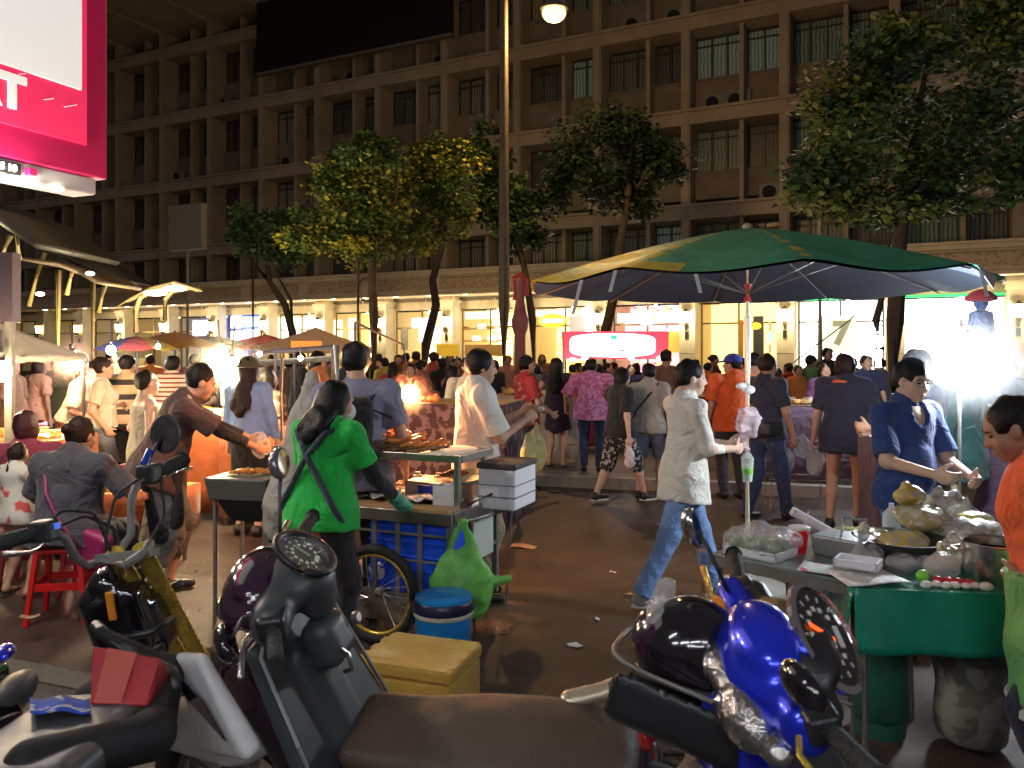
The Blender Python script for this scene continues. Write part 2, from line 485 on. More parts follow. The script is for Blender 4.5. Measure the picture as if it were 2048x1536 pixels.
# near pavement where the scooters are parked
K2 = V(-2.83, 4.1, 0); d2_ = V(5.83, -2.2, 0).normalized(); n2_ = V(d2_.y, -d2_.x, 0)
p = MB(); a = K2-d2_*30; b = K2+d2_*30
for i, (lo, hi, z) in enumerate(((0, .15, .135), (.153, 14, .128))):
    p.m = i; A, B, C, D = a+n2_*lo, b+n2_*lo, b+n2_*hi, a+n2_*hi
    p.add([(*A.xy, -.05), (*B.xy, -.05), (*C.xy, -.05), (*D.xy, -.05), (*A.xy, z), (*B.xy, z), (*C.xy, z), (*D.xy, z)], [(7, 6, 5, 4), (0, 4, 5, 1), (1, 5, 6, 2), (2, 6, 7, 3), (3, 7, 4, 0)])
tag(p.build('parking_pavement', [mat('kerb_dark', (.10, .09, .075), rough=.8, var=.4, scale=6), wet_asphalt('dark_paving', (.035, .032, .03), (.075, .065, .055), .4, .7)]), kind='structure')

# ================================================================== office building
UX, UY = .8925, -.4512
BM = Matrix.Translation((0, 30, 0)) @ Matrix.Rotation(math.atan2(UY, UX), 4, 'Z')
def fac(px, n=0.):
    r = (px-HX)/F
    return (r*(30+UX*n)+UY*n)/(UX-UY*r)
def fz(px, py, n=0.):
    s = fac(px, n); y = 30+UY*s+UX*n
    return CAM-(py-HY)/F*y
bld = thing('office_building', 'long five storey concrete building with finned balconies above a row of lit shops', 'building', mx=BM)
S0, S1 = -46., 24.
FL = [4.72, 6.57, 9.75, 12.93, 16.11]; PIT = 3.17; MJ = .27
wl = MB()
wl.box(((S0+S1)/2, 4.0, 10.6), ((S1-S0)/2, 2.6, 6.6)); wl.box(((S0+S1)/2, 5.6, 1.98), ((S1-S0)/2, 1.0, 1.98))
wl.build('wall', M_conc2, bld)
# upper wall recess behind the windows, built as bands so the windows sit in front of them
k0 = int((S0-MJ)//PIT)+1; k1 = int((S1-MJ)//PIT)
fins = []
for i, z0 in enumerate(FL[1:]):
    m = MB(); m.box(((S0+S1)/2, .45, z0-.25), ((S1-S0)/2, .62, .25)); m.box(((S0+S1)/2, -.2, z0-.03), ((S1-S0)/2, .05, .045))
    m.build('ledge', M_conc, bld)
n_f = 0
for k in range(k1, k0-1, -1):
    s = MJ+k*PIT
    m = MB(); m.box((s, .30, 10.8), (.155, .45, 6.05)); m.box((s+.02, -.17, 10.8), (.085, .03, 6.05))
    m.build('fin', M_conc, bld)
    m = MB(); m.box((s+1.8, .42, 10.8), (.07, .36, 6.05)); m.build('mullion_post', M_conc, bld)
cur = []
for i, (c, e) in enumerate((((.20, .20, .16), 0), ((.13, .16, .13), 0), ((.09, .10, .09), 0), ((.30, .28, .22), 0), ((.16, .26, .22), 0), ((.25, .36, .32), .02))):
    m = mat(f'curtain_{i}', c, rough=.35, var=0, emit=e, ecol=(.35, .6, .55), coat=.3)
    nt = m.node_tree; n = nt.nodes; l = nt.links; tc = n.new('ShaderNodeTexCoord'); wv = n.new('ShaderNodeTexWave'); wv.inputs['Scale'].default_value = 2.6
    wv.inputs['Distortion'].default_value = 3; wv.inputs['Detail'].default_value = 1
    l.new(tc.outputs['Object'], wv.inputs['Vector']); mx = n.new('ShaderNodeMix'); mx.data_type = 'RGBA'
    mx.inputs[6].default_value = (*[x*.45 for x in c], 1); mx.inputs[7].default_value = (*[min(1, x*1.35) for x in c], 1)
    l.new(wv.outputs['Fac'], mx.inputs[0]); l.new(mx.outputs[2], n['Principled BSDF'].inputs['Base Color']); cur.append(m)
M_frame = mat('window_frame', (.05, .045, .04), rough=.5, var=.1)
def window_mb(m, s, z, wd, h=1.42):
    # s,z = lower left; panes at index 1, frame 0, sill panel 2, void 3
    y = .80; nx = 3 if wd > 1.2 else 2; pw = wd/nx
    for j in range(nx):
        m.m = 1; m.box((s+pw*(j+.5), y, z+h/2), (pw/2-.035, .015, h/2-.05))
    m.m = 0
    for j in range(nx+1): m.box((s+pw*j, y-.02, z+h/2), (.032, .03, h/2+.03))
    for q in (0, h*.80, h): m.box((s+wd/2, y-.021, z+q), (wd/2, .032, .028))
    m.m = 2; m.box((s+wd/2, .72, z-.50), (wd/2+.02, .09, .45)); m.box((s+wd/2, .66, z-.03), (wd/2+.03, .07, .03))
    m.m = 3; m.box((s+wd/2, .98, z-1.15), (wd/2+.02, .02, .19))
slots = []
random.seed(3)
for fi in range(4):
    zt = FL[fi+1]-.52
    for k in range(k1, k0-1, -1):
        for a, b in ((.17, 1.72), (1.88, 2.99)):
            slots.append((MJ+k*PIT+a, zt-1.44, b-a, fi, k))
slots.sort(key=lambda q: -(q[0]))
rest = {}
for j, (s, z, wd, fi, k) in enumerate(slots):
    if s < -34 or s > 18: continue
    ci = random.choice([0, 0, 1, 2, 2, 3]) if s < 2 else random.choice([1, 2, 4, 4, 1, 5])  # greener curtains to the right: white store light put into their colour
    if j < 100:
        m = MB(); window_mb(m, s, z, wd); m.build('window', [M_frame, cur[ci], M_conc2, M_dark], bld)
    else: rest.setdefault(0, []).append((s, z, wd, ci))
m = MB()
for s, z, wd, ci in rest[0]: window_mb(m, s, z, wd)
o = m.build('window_row', [M_frame, cur[2], M_conc2, M_dark], bld); tag(o, kind='stuff')
# roof with deep eave
m = MB(); m.box(((S0+S1)/2, -1.2, 17.15), ((S1-S0)/2, 5.4, .22))
for q in range(-14, 8): m.box((q*PIT+MJ, -2.2, 16.86), (.12, 3.4, .07))
m.build('roof', M_conc, bld)
# air conditioners on the ledges
for px, fi in ((1424, 1), (1470, 1), (1262, 0), (870, 2), (690, 2), (1120, 1), (1345, 2), (1540, 0), (985, 1), (560, 1), (430, 2), (1260, 2), (340, 1), (770, 1)):
    s = fac(px); m = MB(); z = FL[fi+1]+.02
    m.box((s, .62, z+.3), (.42, .16, .28)); m.m = 1; m.cyl((s-.1, .45, z+.3), (s-.1, .43, z+.3), .22, n=20)
    m.build('air_conditioner', [mat('ac_body', (.22, .22, .19), rough=.5, var=.1), M_dark], bld, bevel=.01)
# ---- street level canopy
cn = MB(); L = (S1-S0)/2; cx = (S0+S1)/2
cn.box((cx, -.05, 4.52), (L, 1.62, .07)); cn.box((cx, -.0, 4.63), (L, 1.72, .04)); cn.box((cx, -1.45, 4.42), (L, .12, .03))
cn.box((cx, -1.47, 3.90), (L, .13, .04)); cn.box((cx, -1.42, 3.80), (L, .12, .06)); cn.box((cx, 0, 3.84), (L, 1.3, .03))
cn.build('canopy', M_stone, bld, bevel=.015)
fz_ = MB(); fz_.box((cx, -1.40, 4.17), (L, .05, .225))
fz_m = patches('frieze_lattice', (.46, .36, .23), (.64, .52, .36), scale=9, thr=.42, kind='vor', rough=.8)
fz_.build('frieze', fz_m, bld)
for q in np.arange(-31.4, 18, 3.17/1.0):
    m = MB(); m.box((q+.4, -1.47, 4.17), (.2, .05, .225)); m.build('canopy_block', M_stone, bld)
M_spot = emis('downlight', (1., .93, .80), 9)
for q in np.arange(-27, 18, 1.58):
    m = MB(); m.cyl((q, -.55, 3.808), (q, -.55, 3.795), .11, n=14); m.build('downlight', M_spot, bld)
# ---- piers with wall lanterns
M_lant = emis('lantern_glass', (1., .74, .36), 14)
pier_m = mat('pier_stone', (.66, .61, .48), rough=.7, var=.15, scale=3)
for k in range(k0, k1+1):
    s = MJ+k*PIT
    if s < -31 or s > 18: continue
    m = MB(); m.box((s, .35, 1.9), (.27, .30, 1.9)); m.box((s, .30, 3.5), (.31, .30, .08)); m.box((s, .30, 3.62), (.36, .34, .05)); m.box((s, .3, .35), (.32, .34, .25))
    for z in (1.0, 1.6, 2.2, 2.8): m.box((s, .045, z), (.275, .008, .012))
    o = m.build('pier', pier_m, bld, bevel=.01)
    m = MB(); m.m = 0; m.cyl((s, -.12, 2.62), (s, -.12, 2.98), .09, .13, n=8); m.m = 1
    m.cyl((s, -.12, 2.98), (s, -.12, 3.1), .15, .03, n=8); m.bar((s, .04, 2.5), (s, -.12, 2.55), .05); m.cyl((s, -.12, 2.36), (s, -.12, 2.62), .03, .09, n=8); m.box((s, .03, 2.2), (.06, .02, .12))
    lo_ = m.build('wall_lantern', [M_lant, mat('lantern_iron', (.05, .04, .03), rough=.5, var=.1)], bld)
    if -22 < s < 17: lamp('lantern_light', (s, -.42, 2.75), 75, (1., .76, .42), .1, parent=bld)
# ---- shop fronts (s range of bay k is between pier k and pier k+1)
def goods(name, base, cols, s=1., sc=(6., 1., 9.)):
    """lit display wall: rows of merchandise as coloured blocks"""
    m = bpy.data.materials.new(name); m.use_nodes = True; nt = m.node_tree; n = nt.nodes; l = nt.links; b = n['Principled BSDF']
    tc = n.new('ShaderNodeTexCoord'); mp = n.new('ShaderNodeMapping'); mp.inputs['Scale'].default_value = sc; l.new(tc.outputs['Object'], mp.inputs[0])
    vo = n.new('ShaderNodeTexVoronoi'); vo.distance = 'CHEBYCHEV'; vo.inputs['Scale'].default_value = 1.3; l.new(mp.outputs[0], vo.inputs['Vector'])
    sp = n.new('ShaderNodeSeparateColor'); l.new(vo.outputs['Color'], sp.inputs[0])
    cr = n.new('ShaderNodeValToRGB'); cr.color_ramp.interpolation = 'CONSTANT'; e = cr.color_ramp.elements
    e[0].color = (*base, 1); e[1].position = .5; e[1].color = (*cols[0], 1)
    for i, c in enumerate(cols[1:]):
        x = e.new(.5+.45*(i+1)/len(cols)); x.color = (*c, 1)
    l.new(sp.outputs[0], cr.inputs[0]); l.new(cr.outputs[0], b.inputs['Emission Color']); b.inputs['Emission Strength'].default_value = s
    l.new(cr.outputs[0], b.inputs['Base Color'])
    return m
WARM = (1., .80, .38); YEL = (1., .72, .22); WHT = (1., .97, .90); COOL = (.86, .95, 1.)
def shop(k, wallm, ceil, top=3.35, deep=2.6, hdr=None, bits=(), front=True):
    a = MJ+k*PIT+.34; b = a+PIT-.68; c = (a+b)/2; hw = (b-a)/2+.34
    sh = MB(); sh.box((c, .95+deep, 1.75), (hw, .04, 1.63)); o = sh.build('shop_front', wallm, bld)
    m = MB(); m.box((c, .95+deep/2, 3.42), (hw, deep/2, .03)); m.build('shop_ceiling', mat('shop_ceiling', (.7, .66, .55), rough=.8), o)
    m = MB(); m.box((c-hw, 1.0+deep/2, 1.75), (.03, deep/2-.03, 1.63)); m.box((c+hw-.07, 1.0+deep/2, 1.75), (.03, deep/2-.03, 1.63)); m.build('side_wall', mat('shop_side', (.62, .52, .33), rough=.8), o)
    for q in (.3, .7):
        m = MB(); m.box((a+(b-a)*q, .95+deep*.45, 3.36), (.45, .12, .025)); m.build('light_panel', ceil, o)
    m = MB(); m.box((c, .80, 3.55), (hw, .1, .22)); m.build('header', hdr or M_stone, o)
    if front:
        m = MB()
        for q in (0, .5, 1): m.box((a+(b-a)*q, .75, 1.75), (.03, .03, 1.60))
        m.box((c, .75, 2.6), ((b-a)/2, .025, .03)); m.box((c, .75, .35), ((b-a)/2, .03, .2)); m.build('glazing_bar', mat('bronze_bar', (.22, .16, .08), rough=.4, metal=.5), o)
    return o, a, b
def panel(o, px0, px1, py0, py1, n, m, name='sign', t=.04, rnd=True):
    s0, s1 = fac(px0, n), fac(px1, n); z1, z0 = fz((px0+px1)/2, py0, n), fz((px0+px1)/2, py1, n)
    q = MB(); q.box(((s0+s1)/2, n, (z0+z1)/2), ((s1-s0)/2, t/2, (z1-z0)/2)); return q.build(name, m, o, bevel=.03 if rnd else 0)
E_w = emis('tube_white', WHT, 5.); E_y = emis('tube_warm', (1., .85, .5), 6.); E_c = emis('tube_cool', COOL, 6.)
g_yel = goods('display_yellow', (1., .72, .22), [(.9, .55, .1), (.95, .85, .5), (.35, .2, .08), (1., .9, .6)], 2.6)
g_cream = goods('display_cream', (1., .84, .48), [(1., .9, .62), (.9, .7, .32), (.5, .35, .15)], 3.2, (2, 1, 3))
g_wht = goods('display_white', (1., .98, .9), [(.95, .95, .85), (.75, .8, .75), (.9, .8, .7)], 2.0, (2, 1, 5))
g_pink = goods('display_pink', (1., .42, .5), [(1., .7, .8), (.95, .2, .25), (.9, .8, 1.), (1., .6, .2)], 1.3)
g_blue = goods('display_blue', (.06, .10, .45), [(.6, .75, 1.), (.1, .2, .8), (.9, .95, 1.)], .9, (1.8, 1, 2.2))
g_dim = goods('display_dim', (.16, .10, .04), [(.4, .28, .1), (.25, .15, .06), (.5, .4, .2)], .8)
g_store = goods('display_store', (1., 1., .97), [(.98, 1., .98), (.9, .94, .88), (.95, .9, .85)], 3.6, (1.4, 1, 4))
for k in range(-11, -6): shop(k, g_dim, E_y if k % 2 else E_w)
o, a, b = shop(-6, g_blue, E_c); panel(o, 385, 425, 640, 672, .7, emis('screen_violet', (.45, .45, 1.), 1.6)); panel(o, 240, 262, 648, 672, .7, emis('screen_blue', (.5, .7, 1.), 2.2))
o, a, b = shop(-5, g_blue, E_c)
for (x0, x1, y0, y1, c, e) in ((462, 484, 632, 656, (.9, .97, 1), 3.), (487, 531, 633, 654, (.45, .75, 1), 1.8), (462, 484, 662, 682, (.8, .9, 1), 2.2), (487, 531, 658, 690, (.7, .85, 1), 2.6), (455, 536, 630, 712, (.05, .09, .5), .8)):
    panel(o, x0, x1, y0, y1, .68 if (x1-x0) < 60 else .78, emis(f'panel_{x0}_{y0}', c, e))
o, a, b = shop(-4, g_cream, E_y); panel(o, 545, 633, 634, 690, .9, emis('white_window', (1., .95, .75), 2.2), 'lit_window')
o, a, b = shop(-3, g_cream, E_y); panel(o, 665, 685, 640, 700, .8, emis('warm_window', (1., .9, .55), 1.8), 'lit_window'); panel(o, 697, 712, 636, 720, .8, emis('warm_window2', (1., .85, .5), 1.6), 'lit_window')
o, a, b = shop(-2, g_cream, E_y)
panel(o, 824, 857, 636, 656, .6, emis('menu_screen', (.62, .62, 1.), 2.4), 'menu_board'); panel(o, 838, 884, 655, 684, .62, emis('menu_screen2', (.8, .75, 1.), 1.8), 'menu_board')
for x in (775, 802): panel(o, x, x+14, 655, 700, .7, mat('poster_grey', (.3, .3, .26), rough=.6), 'poster')
o, a, b = shop(-1, g_yel, E_y); panel(o, 931, 1003, 624, 637, .8, emis('fascia_light', (1., .95, .75), 5.), 'light_box')
for y in (644, 668, 690): panel(o, 925, 1010, y+12, y+15, .9, mat('shelf_wood', (.5, .32, .12), rough=.6), 'shelf')
for (x, y) in ((945, 672), (975, 672), (955, 648), (990, 650), (935, 695), (968, 694)): panel(o, x, x+17, y, y+9, .85, emis(f'tray_{x}{y}', (1., .93, .7), 3.), 'display_tray')
panel(o, 930, 1012, 689, 712, .6, mat('counter_front', (.35, .22, .08), rough=.5), 'counter')
o, a, b = shop(0, g_yel, E_y); panel(o, 1072, 1140, 620, 632, .85, emis('fascia_light2', (1., .93, .7), 4.), 'light_box')
m = MB(); m.lathe([(0.001, -.03), (1, -.03), (1, .03), (.001, .03)], n=28, M=Matrix.Translation((fac(1105, .6), .6, fz(1105, 641, .6))) @ Matrix.Rotation(R(90), 4, 'X') @ Matrix.Diagonal((.55, .26, 1, 1)))
sg = m.build('oval_sign', emis('oval_yellow', (1., .62, .03), 1.5), o); panel(sg, 1085, 1126, 638, 645, .55, emis('oval_bar', (1., .95, .7), 4), 'sign_bar')
m = MB(); m.sphere((fac(1176, .2), .2, fz(1176, 626, .2)), .24); m.build('globe_lamp', emis('globe', (.93, 1., .95), 7), o)
m = MB(); m.box((fac(1160, .7), .7, fz(1160, 660, .7)), (.4, .05, .5)); m.build('menu_board', mat('menu_lilac', (.5, .42, .45), rough=.6, emit=.35), o)
panel(o, 1170, 1188, 640, 680, .6, emis('side_screen', (.6, .75, 1.), 1.2), 'poster')
o, a, b = shop(1, g_pink, E_w)
panel(o, 1235, 1285, 627, 645, .6, emis('pink_box', (1., .78, .86), 4.), 'light_box'); panel(o, 1281, 1303, 621, 648, .5, emis('white_box', (1., .98, .95), 6.), 'light_box')
panel(o, 1311, 1360, 627, 643, .6, emis('pink_box2', (1., .90, .95), 5.), 'light_box'); panel(o, 1338, 1364, 652, 662, .6, emis('peach_box', (1., .75, .6), 4.), 'light_box')
panel(o, 1334, 1366, 662, 705, .7, emis('orange_shelf', (1., .42, .08), .8), 'display_shelf'); panel(o, 1250, 1330, 645, 664, .75, emis('pinkish_shelf', (.9, .35, .42), 1.2), 'display_shelf')
o, a, b = shop(2, emis('yellow_room', (1., .74, .28), 1.7), E_y)
panel(o, 1506, 1528, 632, 722, .7, mat('door_dark', (.06, .07, .07), rough=.3, var=.1), 'door')
m = MB(); m.lathe([(0.001, -.02), (1, -.02), (1, .02), (.001, .02)], n=24, M=Matrix.Translation((fac(1512, .6), .6, fz(1512, 652, .6))) @ Matrix.Rotation(R(90), 4, 'X') @ Matrix.Diagonal((.17, .12, 1, 1)))
m.build('oval_sign', emis('oval_orange', (1., .55, .05), 1.0), o)
for i, c in enumerate(((.9, .85, .8), (.5, .4, .3), (.3, .8, .95), (.9, .35, .2))): panel(o, 1537, 1543, 622+i*22, 640+i*22, .5, emis(f'blade_{i}', c, .25+.5*(i > 1)), 'poster')
panel(o, 1476, 1487, 640, 722, .7, mat('brown_curtain', (.45, .22, .05), rough=.8), 'curtain')
M_grn = emis('green_fascia', (.05, .85, .30), .9)
for k in (3, 4, 5):
    o, a, b = shop(k, g_store, E_c, front=(k == 3), hdr=None)
    m = MB(); m.box(((a+b)/2, .66, 3.33), ((b-a)/2+.3, .03, .035)); m.build('green_strip', M_grn, o)
    if k == 3:
        panel(o, 1642, 1712, 632, 705, .64, emis('window_sign', (.72, .80, .70), .75), 'window_sign', t=.02)
        q = txt(o, 'numeral', '7', 1.0, mat('numeral_grey', (.30, .34, .28), rough=.6, emit=.25), (fac(1682, .6), .60, fz(1682, 668, .6)), (R(90), 0, 0), bold=.05)
    for z in (1.3, 1.9, 2.5):
        m = MB(); m.box(((a+b)/2, 2.6, z), ((b-a)/2-.1, .2, .02)); m.build('shelf', mat('shelf_white', (.6, .6, .55), rough=.6), o)
# ================================================================== black board on the top floor
bb = MB(); s0, s1 = fac(514, -.5), fac(902, -.5)
bb.box(((s0+s1)/2, -.42, 15.35), ((s1-s0)/2, .12, 1.55)); bb.m = 1
for z in (13.78, 16.92): bb.box(((s0+s1)/2, -.42, z), ((s1-s0)/2+.05, .14, .05))
o = bb.build('billboard', [mat('black_mesh', (.006, .006, .006), rough=.95, var=.2), M_greymetal]); o.matrix_world = BM
tag(o, 'unlit black board hung across the top floor of the concrete building', 'billboard')

# ================================================================== trees
def leaf_mat(name, c):
    m = mat(name, c, rough=.5, var=.35, scale=2.2, both=tuple(min(1, x*1.6) for x in c)); b = m.node_tree.nodes['Principled BSDF']
    return m
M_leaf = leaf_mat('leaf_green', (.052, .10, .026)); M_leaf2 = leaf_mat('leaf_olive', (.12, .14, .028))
M_leaf_lit = leaf_mat('leaf_lamplit', (.32, .30, .04)); M_leaf3 = leaf_mat('leaf_deep', (.024, .050, .022))  # yellow leaves: sodium lamplight put into the leaf colour
def tree(name, label, trunk, limbs, clumps, Y, leaf=.12, dens=420, mats_=None, seed=1, group=None, tr=.12, base_z=None):
    rnd = random.Random(seed); base = P(trunk[0][0], trunk[0][1], Y); base.z = gz(base.x, base.y) if base_z is None else base_z
    t = thing(name, label, 'tree', base, 0, group)
    pts = [base]+[P(x, y, Y+dy) for x, y, dy in [(q[0], q[1], q[2] if len(q) > 2 else 0) for q in trunk[1:]]]
    m = MB(); n = len(pts); m.tube([p-base for p in pts], [tr*(1-.5*i/(n-1)) for i in range(n)], 9); m.build('trunk', M_bark, t, smooth=180)
    for lb in limbs:
        q = [P(x, y, Y+dy)-base for x, y, dy in lb]
        m = MB(); m.tube(q, [tr*.5*(1-.75*i/(len(q)-1)) for i in range(len(q))], 6); m.build('limb', M_bark, t, smooth=180)
    m = MB(); nm = len(mats_ or [1, 1])
    for (px, py, rx, rz, dy) in clumps:
        c = P(px, py, Y+dy)-base; ax = rx/F*Y; az = rz/F*Y; ay = ax*.85
        subs = [(c+V(rnd.gauss(0, .45)*ax, rnd.gauss(0, .45)*ay, rnd.gauss(0, .45)*az), rnd.uniform(.22, .5)) for _ in range(int(11))]
        for sc, sr in subs:
            sm = rnd.randrange(nm)
            for _ in range(int(dens/11)):
                u = V(rnd.gauss(0, 1), rnd.gauss(0, 1), rnd.gauss(0, 1)).normalized()*(rnd.random()**.45)
                p0 = sc+V(u.x*ax*sr*1.9, u.y*ay*sr*1.9, u.z*az*sr*1.6)
                a = rnd.uniform(0, 6.28); tl = rnd.uniform(-.9, .5); d1 = V(math.cos(a)*math.cos(tl), math.sin(a)*math.cos(tl), math.sin(tl))
                d2 = d1.cross(V(rnd.gauss(0, .5), rnd.gauss(0, .5), 1)).normalized(); L_ = leaf*rnd.uniform(.6, 1.35); W_ = L_*.36
                m.m = sm if rnd.random() < .8 else rnd.randrange(nm)
                m.add([p0, p0+d1*L_*.45+d2*W_, p0+d1*L_, p0+d1*L_*.45-d2*W_], [(0, 1, 2, 3)])
    m.build('crown', mats_ or [M_leaf, M_leaf2], t)
    return t
tree('street_tree', 'small dark tree with a kinked double trunk behind the red tent', [(590, 745), (585, 665), (570, 610), (540, 565), (535, 530)], [[(585, 660, 0), (582, 600, 0), (560, 560, .2), (545, 520, .3)], [(540, 565, 0), (510, 530, 0), (490, 500, .2)]],
     [(530, 480, 55, 38, 0), (580, 500, 45, 36, .4), (500, 455, 40, 28, -.3), (610, 455, 40, 30, .3), (560, 440, 45, 22, .5)], 21, .13, 1600, [M_leaf, M_leaf3], 4, 'trees along the market pavement')
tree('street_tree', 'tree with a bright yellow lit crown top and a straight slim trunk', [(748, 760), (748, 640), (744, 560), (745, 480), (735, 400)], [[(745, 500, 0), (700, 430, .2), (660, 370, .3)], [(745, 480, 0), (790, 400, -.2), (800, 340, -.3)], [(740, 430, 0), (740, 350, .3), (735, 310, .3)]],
     [(700, 400, 75, 60, 0), (760, 440, 70, 55, .3), (665, 350, 50, 48, -.3), (740, 330, 60, 42, -.5), (640, 460, 55, 45, .3), (720, 300, 50, 26, -.4), (790, 370, 45, 50, .4), (700, 480, 60, 35, .1)], 17, .115, 2200, [M_leaf, M_leaf2, M_leaf_lit, M_leaf], 8, 'trees along the market pavement', tr=.115)
tree('street_tree', 'tree with a ragged yellow lit crown leaning left of the tall lamp pole', [(845, 760), (852, 690), (872, 610), (865, 560), (885, 490), (880, 440)], [[(865, 560, 0), (890, 480, .2), (900, 400, .3)], [(880, 480, 0), (850, 420, .2), (840, 350, .2)]],
     [(860, 400, 60, 60, 0), (890, 330, 50, 42, -.3), (850, 320, 42, 38, .3), (900, 420, 36, 45, .3), (830, 470, 50, 35, .2), (905, 300, 34, 26, -.4)], 18, .12, 2000, [M_leaf2, M_leaf_lit, M_leaf], 15, 'trees along the market pavement', tr=.12)
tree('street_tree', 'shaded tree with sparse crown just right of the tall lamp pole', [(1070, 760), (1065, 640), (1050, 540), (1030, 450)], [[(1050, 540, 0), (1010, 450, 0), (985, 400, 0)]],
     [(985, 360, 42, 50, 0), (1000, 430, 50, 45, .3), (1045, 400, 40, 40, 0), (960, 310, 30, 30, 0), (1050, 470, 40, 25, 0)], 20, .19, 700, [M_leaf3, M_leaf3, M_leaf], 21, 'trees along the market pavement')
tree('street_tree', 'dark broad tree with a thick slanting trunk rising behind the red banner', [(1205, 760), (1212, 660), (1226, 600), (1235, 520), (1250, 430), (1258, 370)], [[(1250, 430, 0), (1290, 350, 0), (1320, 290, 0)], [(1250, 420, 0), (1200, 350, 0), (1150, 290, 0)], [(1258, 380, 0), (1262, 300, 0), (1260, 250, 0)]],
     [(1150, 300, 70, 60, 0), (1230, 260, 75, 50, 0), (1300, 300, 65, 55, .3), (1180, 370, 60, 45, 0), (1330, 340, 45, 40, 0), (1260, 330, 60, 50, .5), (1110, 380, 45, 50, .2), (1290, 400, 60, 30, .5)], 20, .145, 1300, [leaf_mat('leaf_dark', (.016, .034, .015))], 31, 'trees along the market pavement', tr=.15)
tree('large_tree', 'large leafy tree with two trunks overhanging the right side of the market', [(1778, 780), (1790, 640), (1795, 560), (1800, 470), (1810, 380), (1830, 280)], [[(1760, 700, .4), (1752, 640, .4), (1765, 590, .4), (1775, 500, .3), (1790, 430, 0)], [(1800, 450, 0), (1720, 350, 0), (1660, 280, 0)], [(1805, 400, 0), (1880, 320, 0), (1960, 250, 0)], [(1830, 300, 0), (1840, 200, 0), (1860, 100, 0)], [(1800, 440, 0), (1700, 420, 0), (1620, 390, 0)]],
     [(1700, 330, 110, 60, 0), (1800, 250, 120, 80, 0), (1900, 330, 110, 60, 0), (1980, 230, 110, 90, 0), (1740, 180, 90, 70, 0), (1850, 120, 110, 70, 0), (1980, 90, 100, 80, .3), (1640, 370, 60, 36, -.3), (1750, 400, 90, 40, 0), (1900, 400, 80, 30, 0), (1680, 240, 60, 50, 0), (1780, 90, 70, 45, 0), (2040, 330, 60, 60, 0), (2000, 10, 90, 50, 0)], 12.5, .125, 1500, [M_leaf, M_leaf3, M_leaf2], 41, tr=.15)

# ================================================================== poles and lamps
def sodium(t, p, e, r=.21, name='lamp_head'):
    m = MB(); m.lathe([(.001, .16), (.10, .14), (.20, .03), (.22, -.02)], p, n=20, sx=1.3); m.build(name, M_greymetal, t, smooth=60)
    m = MB(); m.sphere(V(*p)-V(0, 0, .10), r, 10, (1.15, 1, .85)); m.build('lamp_glass', emis('sodium', (1., .60, .17), 4.5), t)
    lamp('bulb', V(*p)-V(0, 0, .30), e, (1., .56, .18), .12, parent=t)
pb = P(1008, 760, 16); pb.z = .12
t = thing('street_lamp', 'tall grey street lamp pole with a glowing orange lamp, standing left of centre', 'street lamp', pb)
m = MB(); m.tube([(0, 0, 0), (0, 0, 2.4), (0, 0, 10.2)], [.14, .115, .07], 14); m.cyl((0, 0, 0), (0, 0, .35), .2, .16); m.tube([(0, 0, 9.2), (0.1, 0, 9.6), (.45, 0, 9.7), (.90, -.0, 9.5), (1.0, 0, 8.8)], .03, 8)
m.build('pole', mat('pole_brown', (.10, .08, .06), rough=.6, var=.3, scale=3), t, smooth=60)
lp = P(1108, 28, 16)-pb; sodium(t, (lp.x, 0, lp.z+.12), 900)
pb = P(1640, 760, 13); pb.z = .12
t = thing('utility_pole', 'plain grey metal pole between the white convenience store and the green umbrella', 'pole', pb)
m = MB(); m.tube([(0, 0, 0), (0, 0, 4.6)], [.062, .055], 12); m.cyl((0, 0, 0), (0, 0, .3), .10, .09); m.m = 1; m.box((.0, -.07, 3.05), (.07, .03, .12)); m.build('shaft', [M_greymetal, M_black], t, smooth=60)
for (px, y0, y1, Y, lab) in ((506, 560, 760, 20, 'thin dark post in front of the blue lit shop panels'), (716, 560, 780, 15, 'thin dark post with a scrolled iron bracket left of the slim trunk')):
    pb = P(px, 760, Y); pb.z = .12
    t = thing('banner_post', lab, 'post', pb)
    zt = P(px, y0-40, Y).z-.12
    m = MB(); m.tube([(0, 0, 0), (0, 0, zt)], .035, 10); m.sphere((0, 0, zt), .06, 6); m.build('shaft', M_dark if px < 600 else M_bark, t, smooth=60)
    if px > 600:
        m = MB(); m.tube([(0, 0, zt-.35)]+[(.16+.16*math.cos(a), 0, zt-.55+.22*math.sin(a)) for a in np.linspace(2.6, -2.6, 12)]+[(0, 0, zt-.85)], .018, 6); m.build('scroll_bracket', M_bark, t)
# curved twin lamp on the left
pb = P(272, 760, 15); pb.z = .12
t = thing('double_street_lamp', 'curved yellowish lamp column carrying two bright oval lights at the left', 'street lamp', pb)
m = MB(); m.tube([(0, 0, 0), (0, 0, 1.4)], [.16, .15], 12); m.build('column', mat('lamp_cream', (.24, .18, .09), rough=.6, var=.15), t, smooth=60)
def rel(px, py, Y): return P(px, py, Y)-pb
m = MB(); m.tube([rel(272, 665, 15), rel(272, 620, 15), rel(280, 595, 15), rel(310, 578, 15), rel(345, 572, 15)], .05, 8)
m.tube([rel(330, 640, 15.4), rel(330, 600, 15.4), rel(345, 582, 15.4), rel(380, 575, 15.4), rel(400, 580, 15.4)], .05, 8)
m.tube([rel(235, 612, 15), rel(262, 598, 15), rel(300, 578, 15), rel(350, 565, 15), rel(405, 582, 15)], [.02, .04, .045, .045, .02], 8); m.build('curved_arm', mat('lamp_cream', (.5, .38, .18)), t, smooth=60)
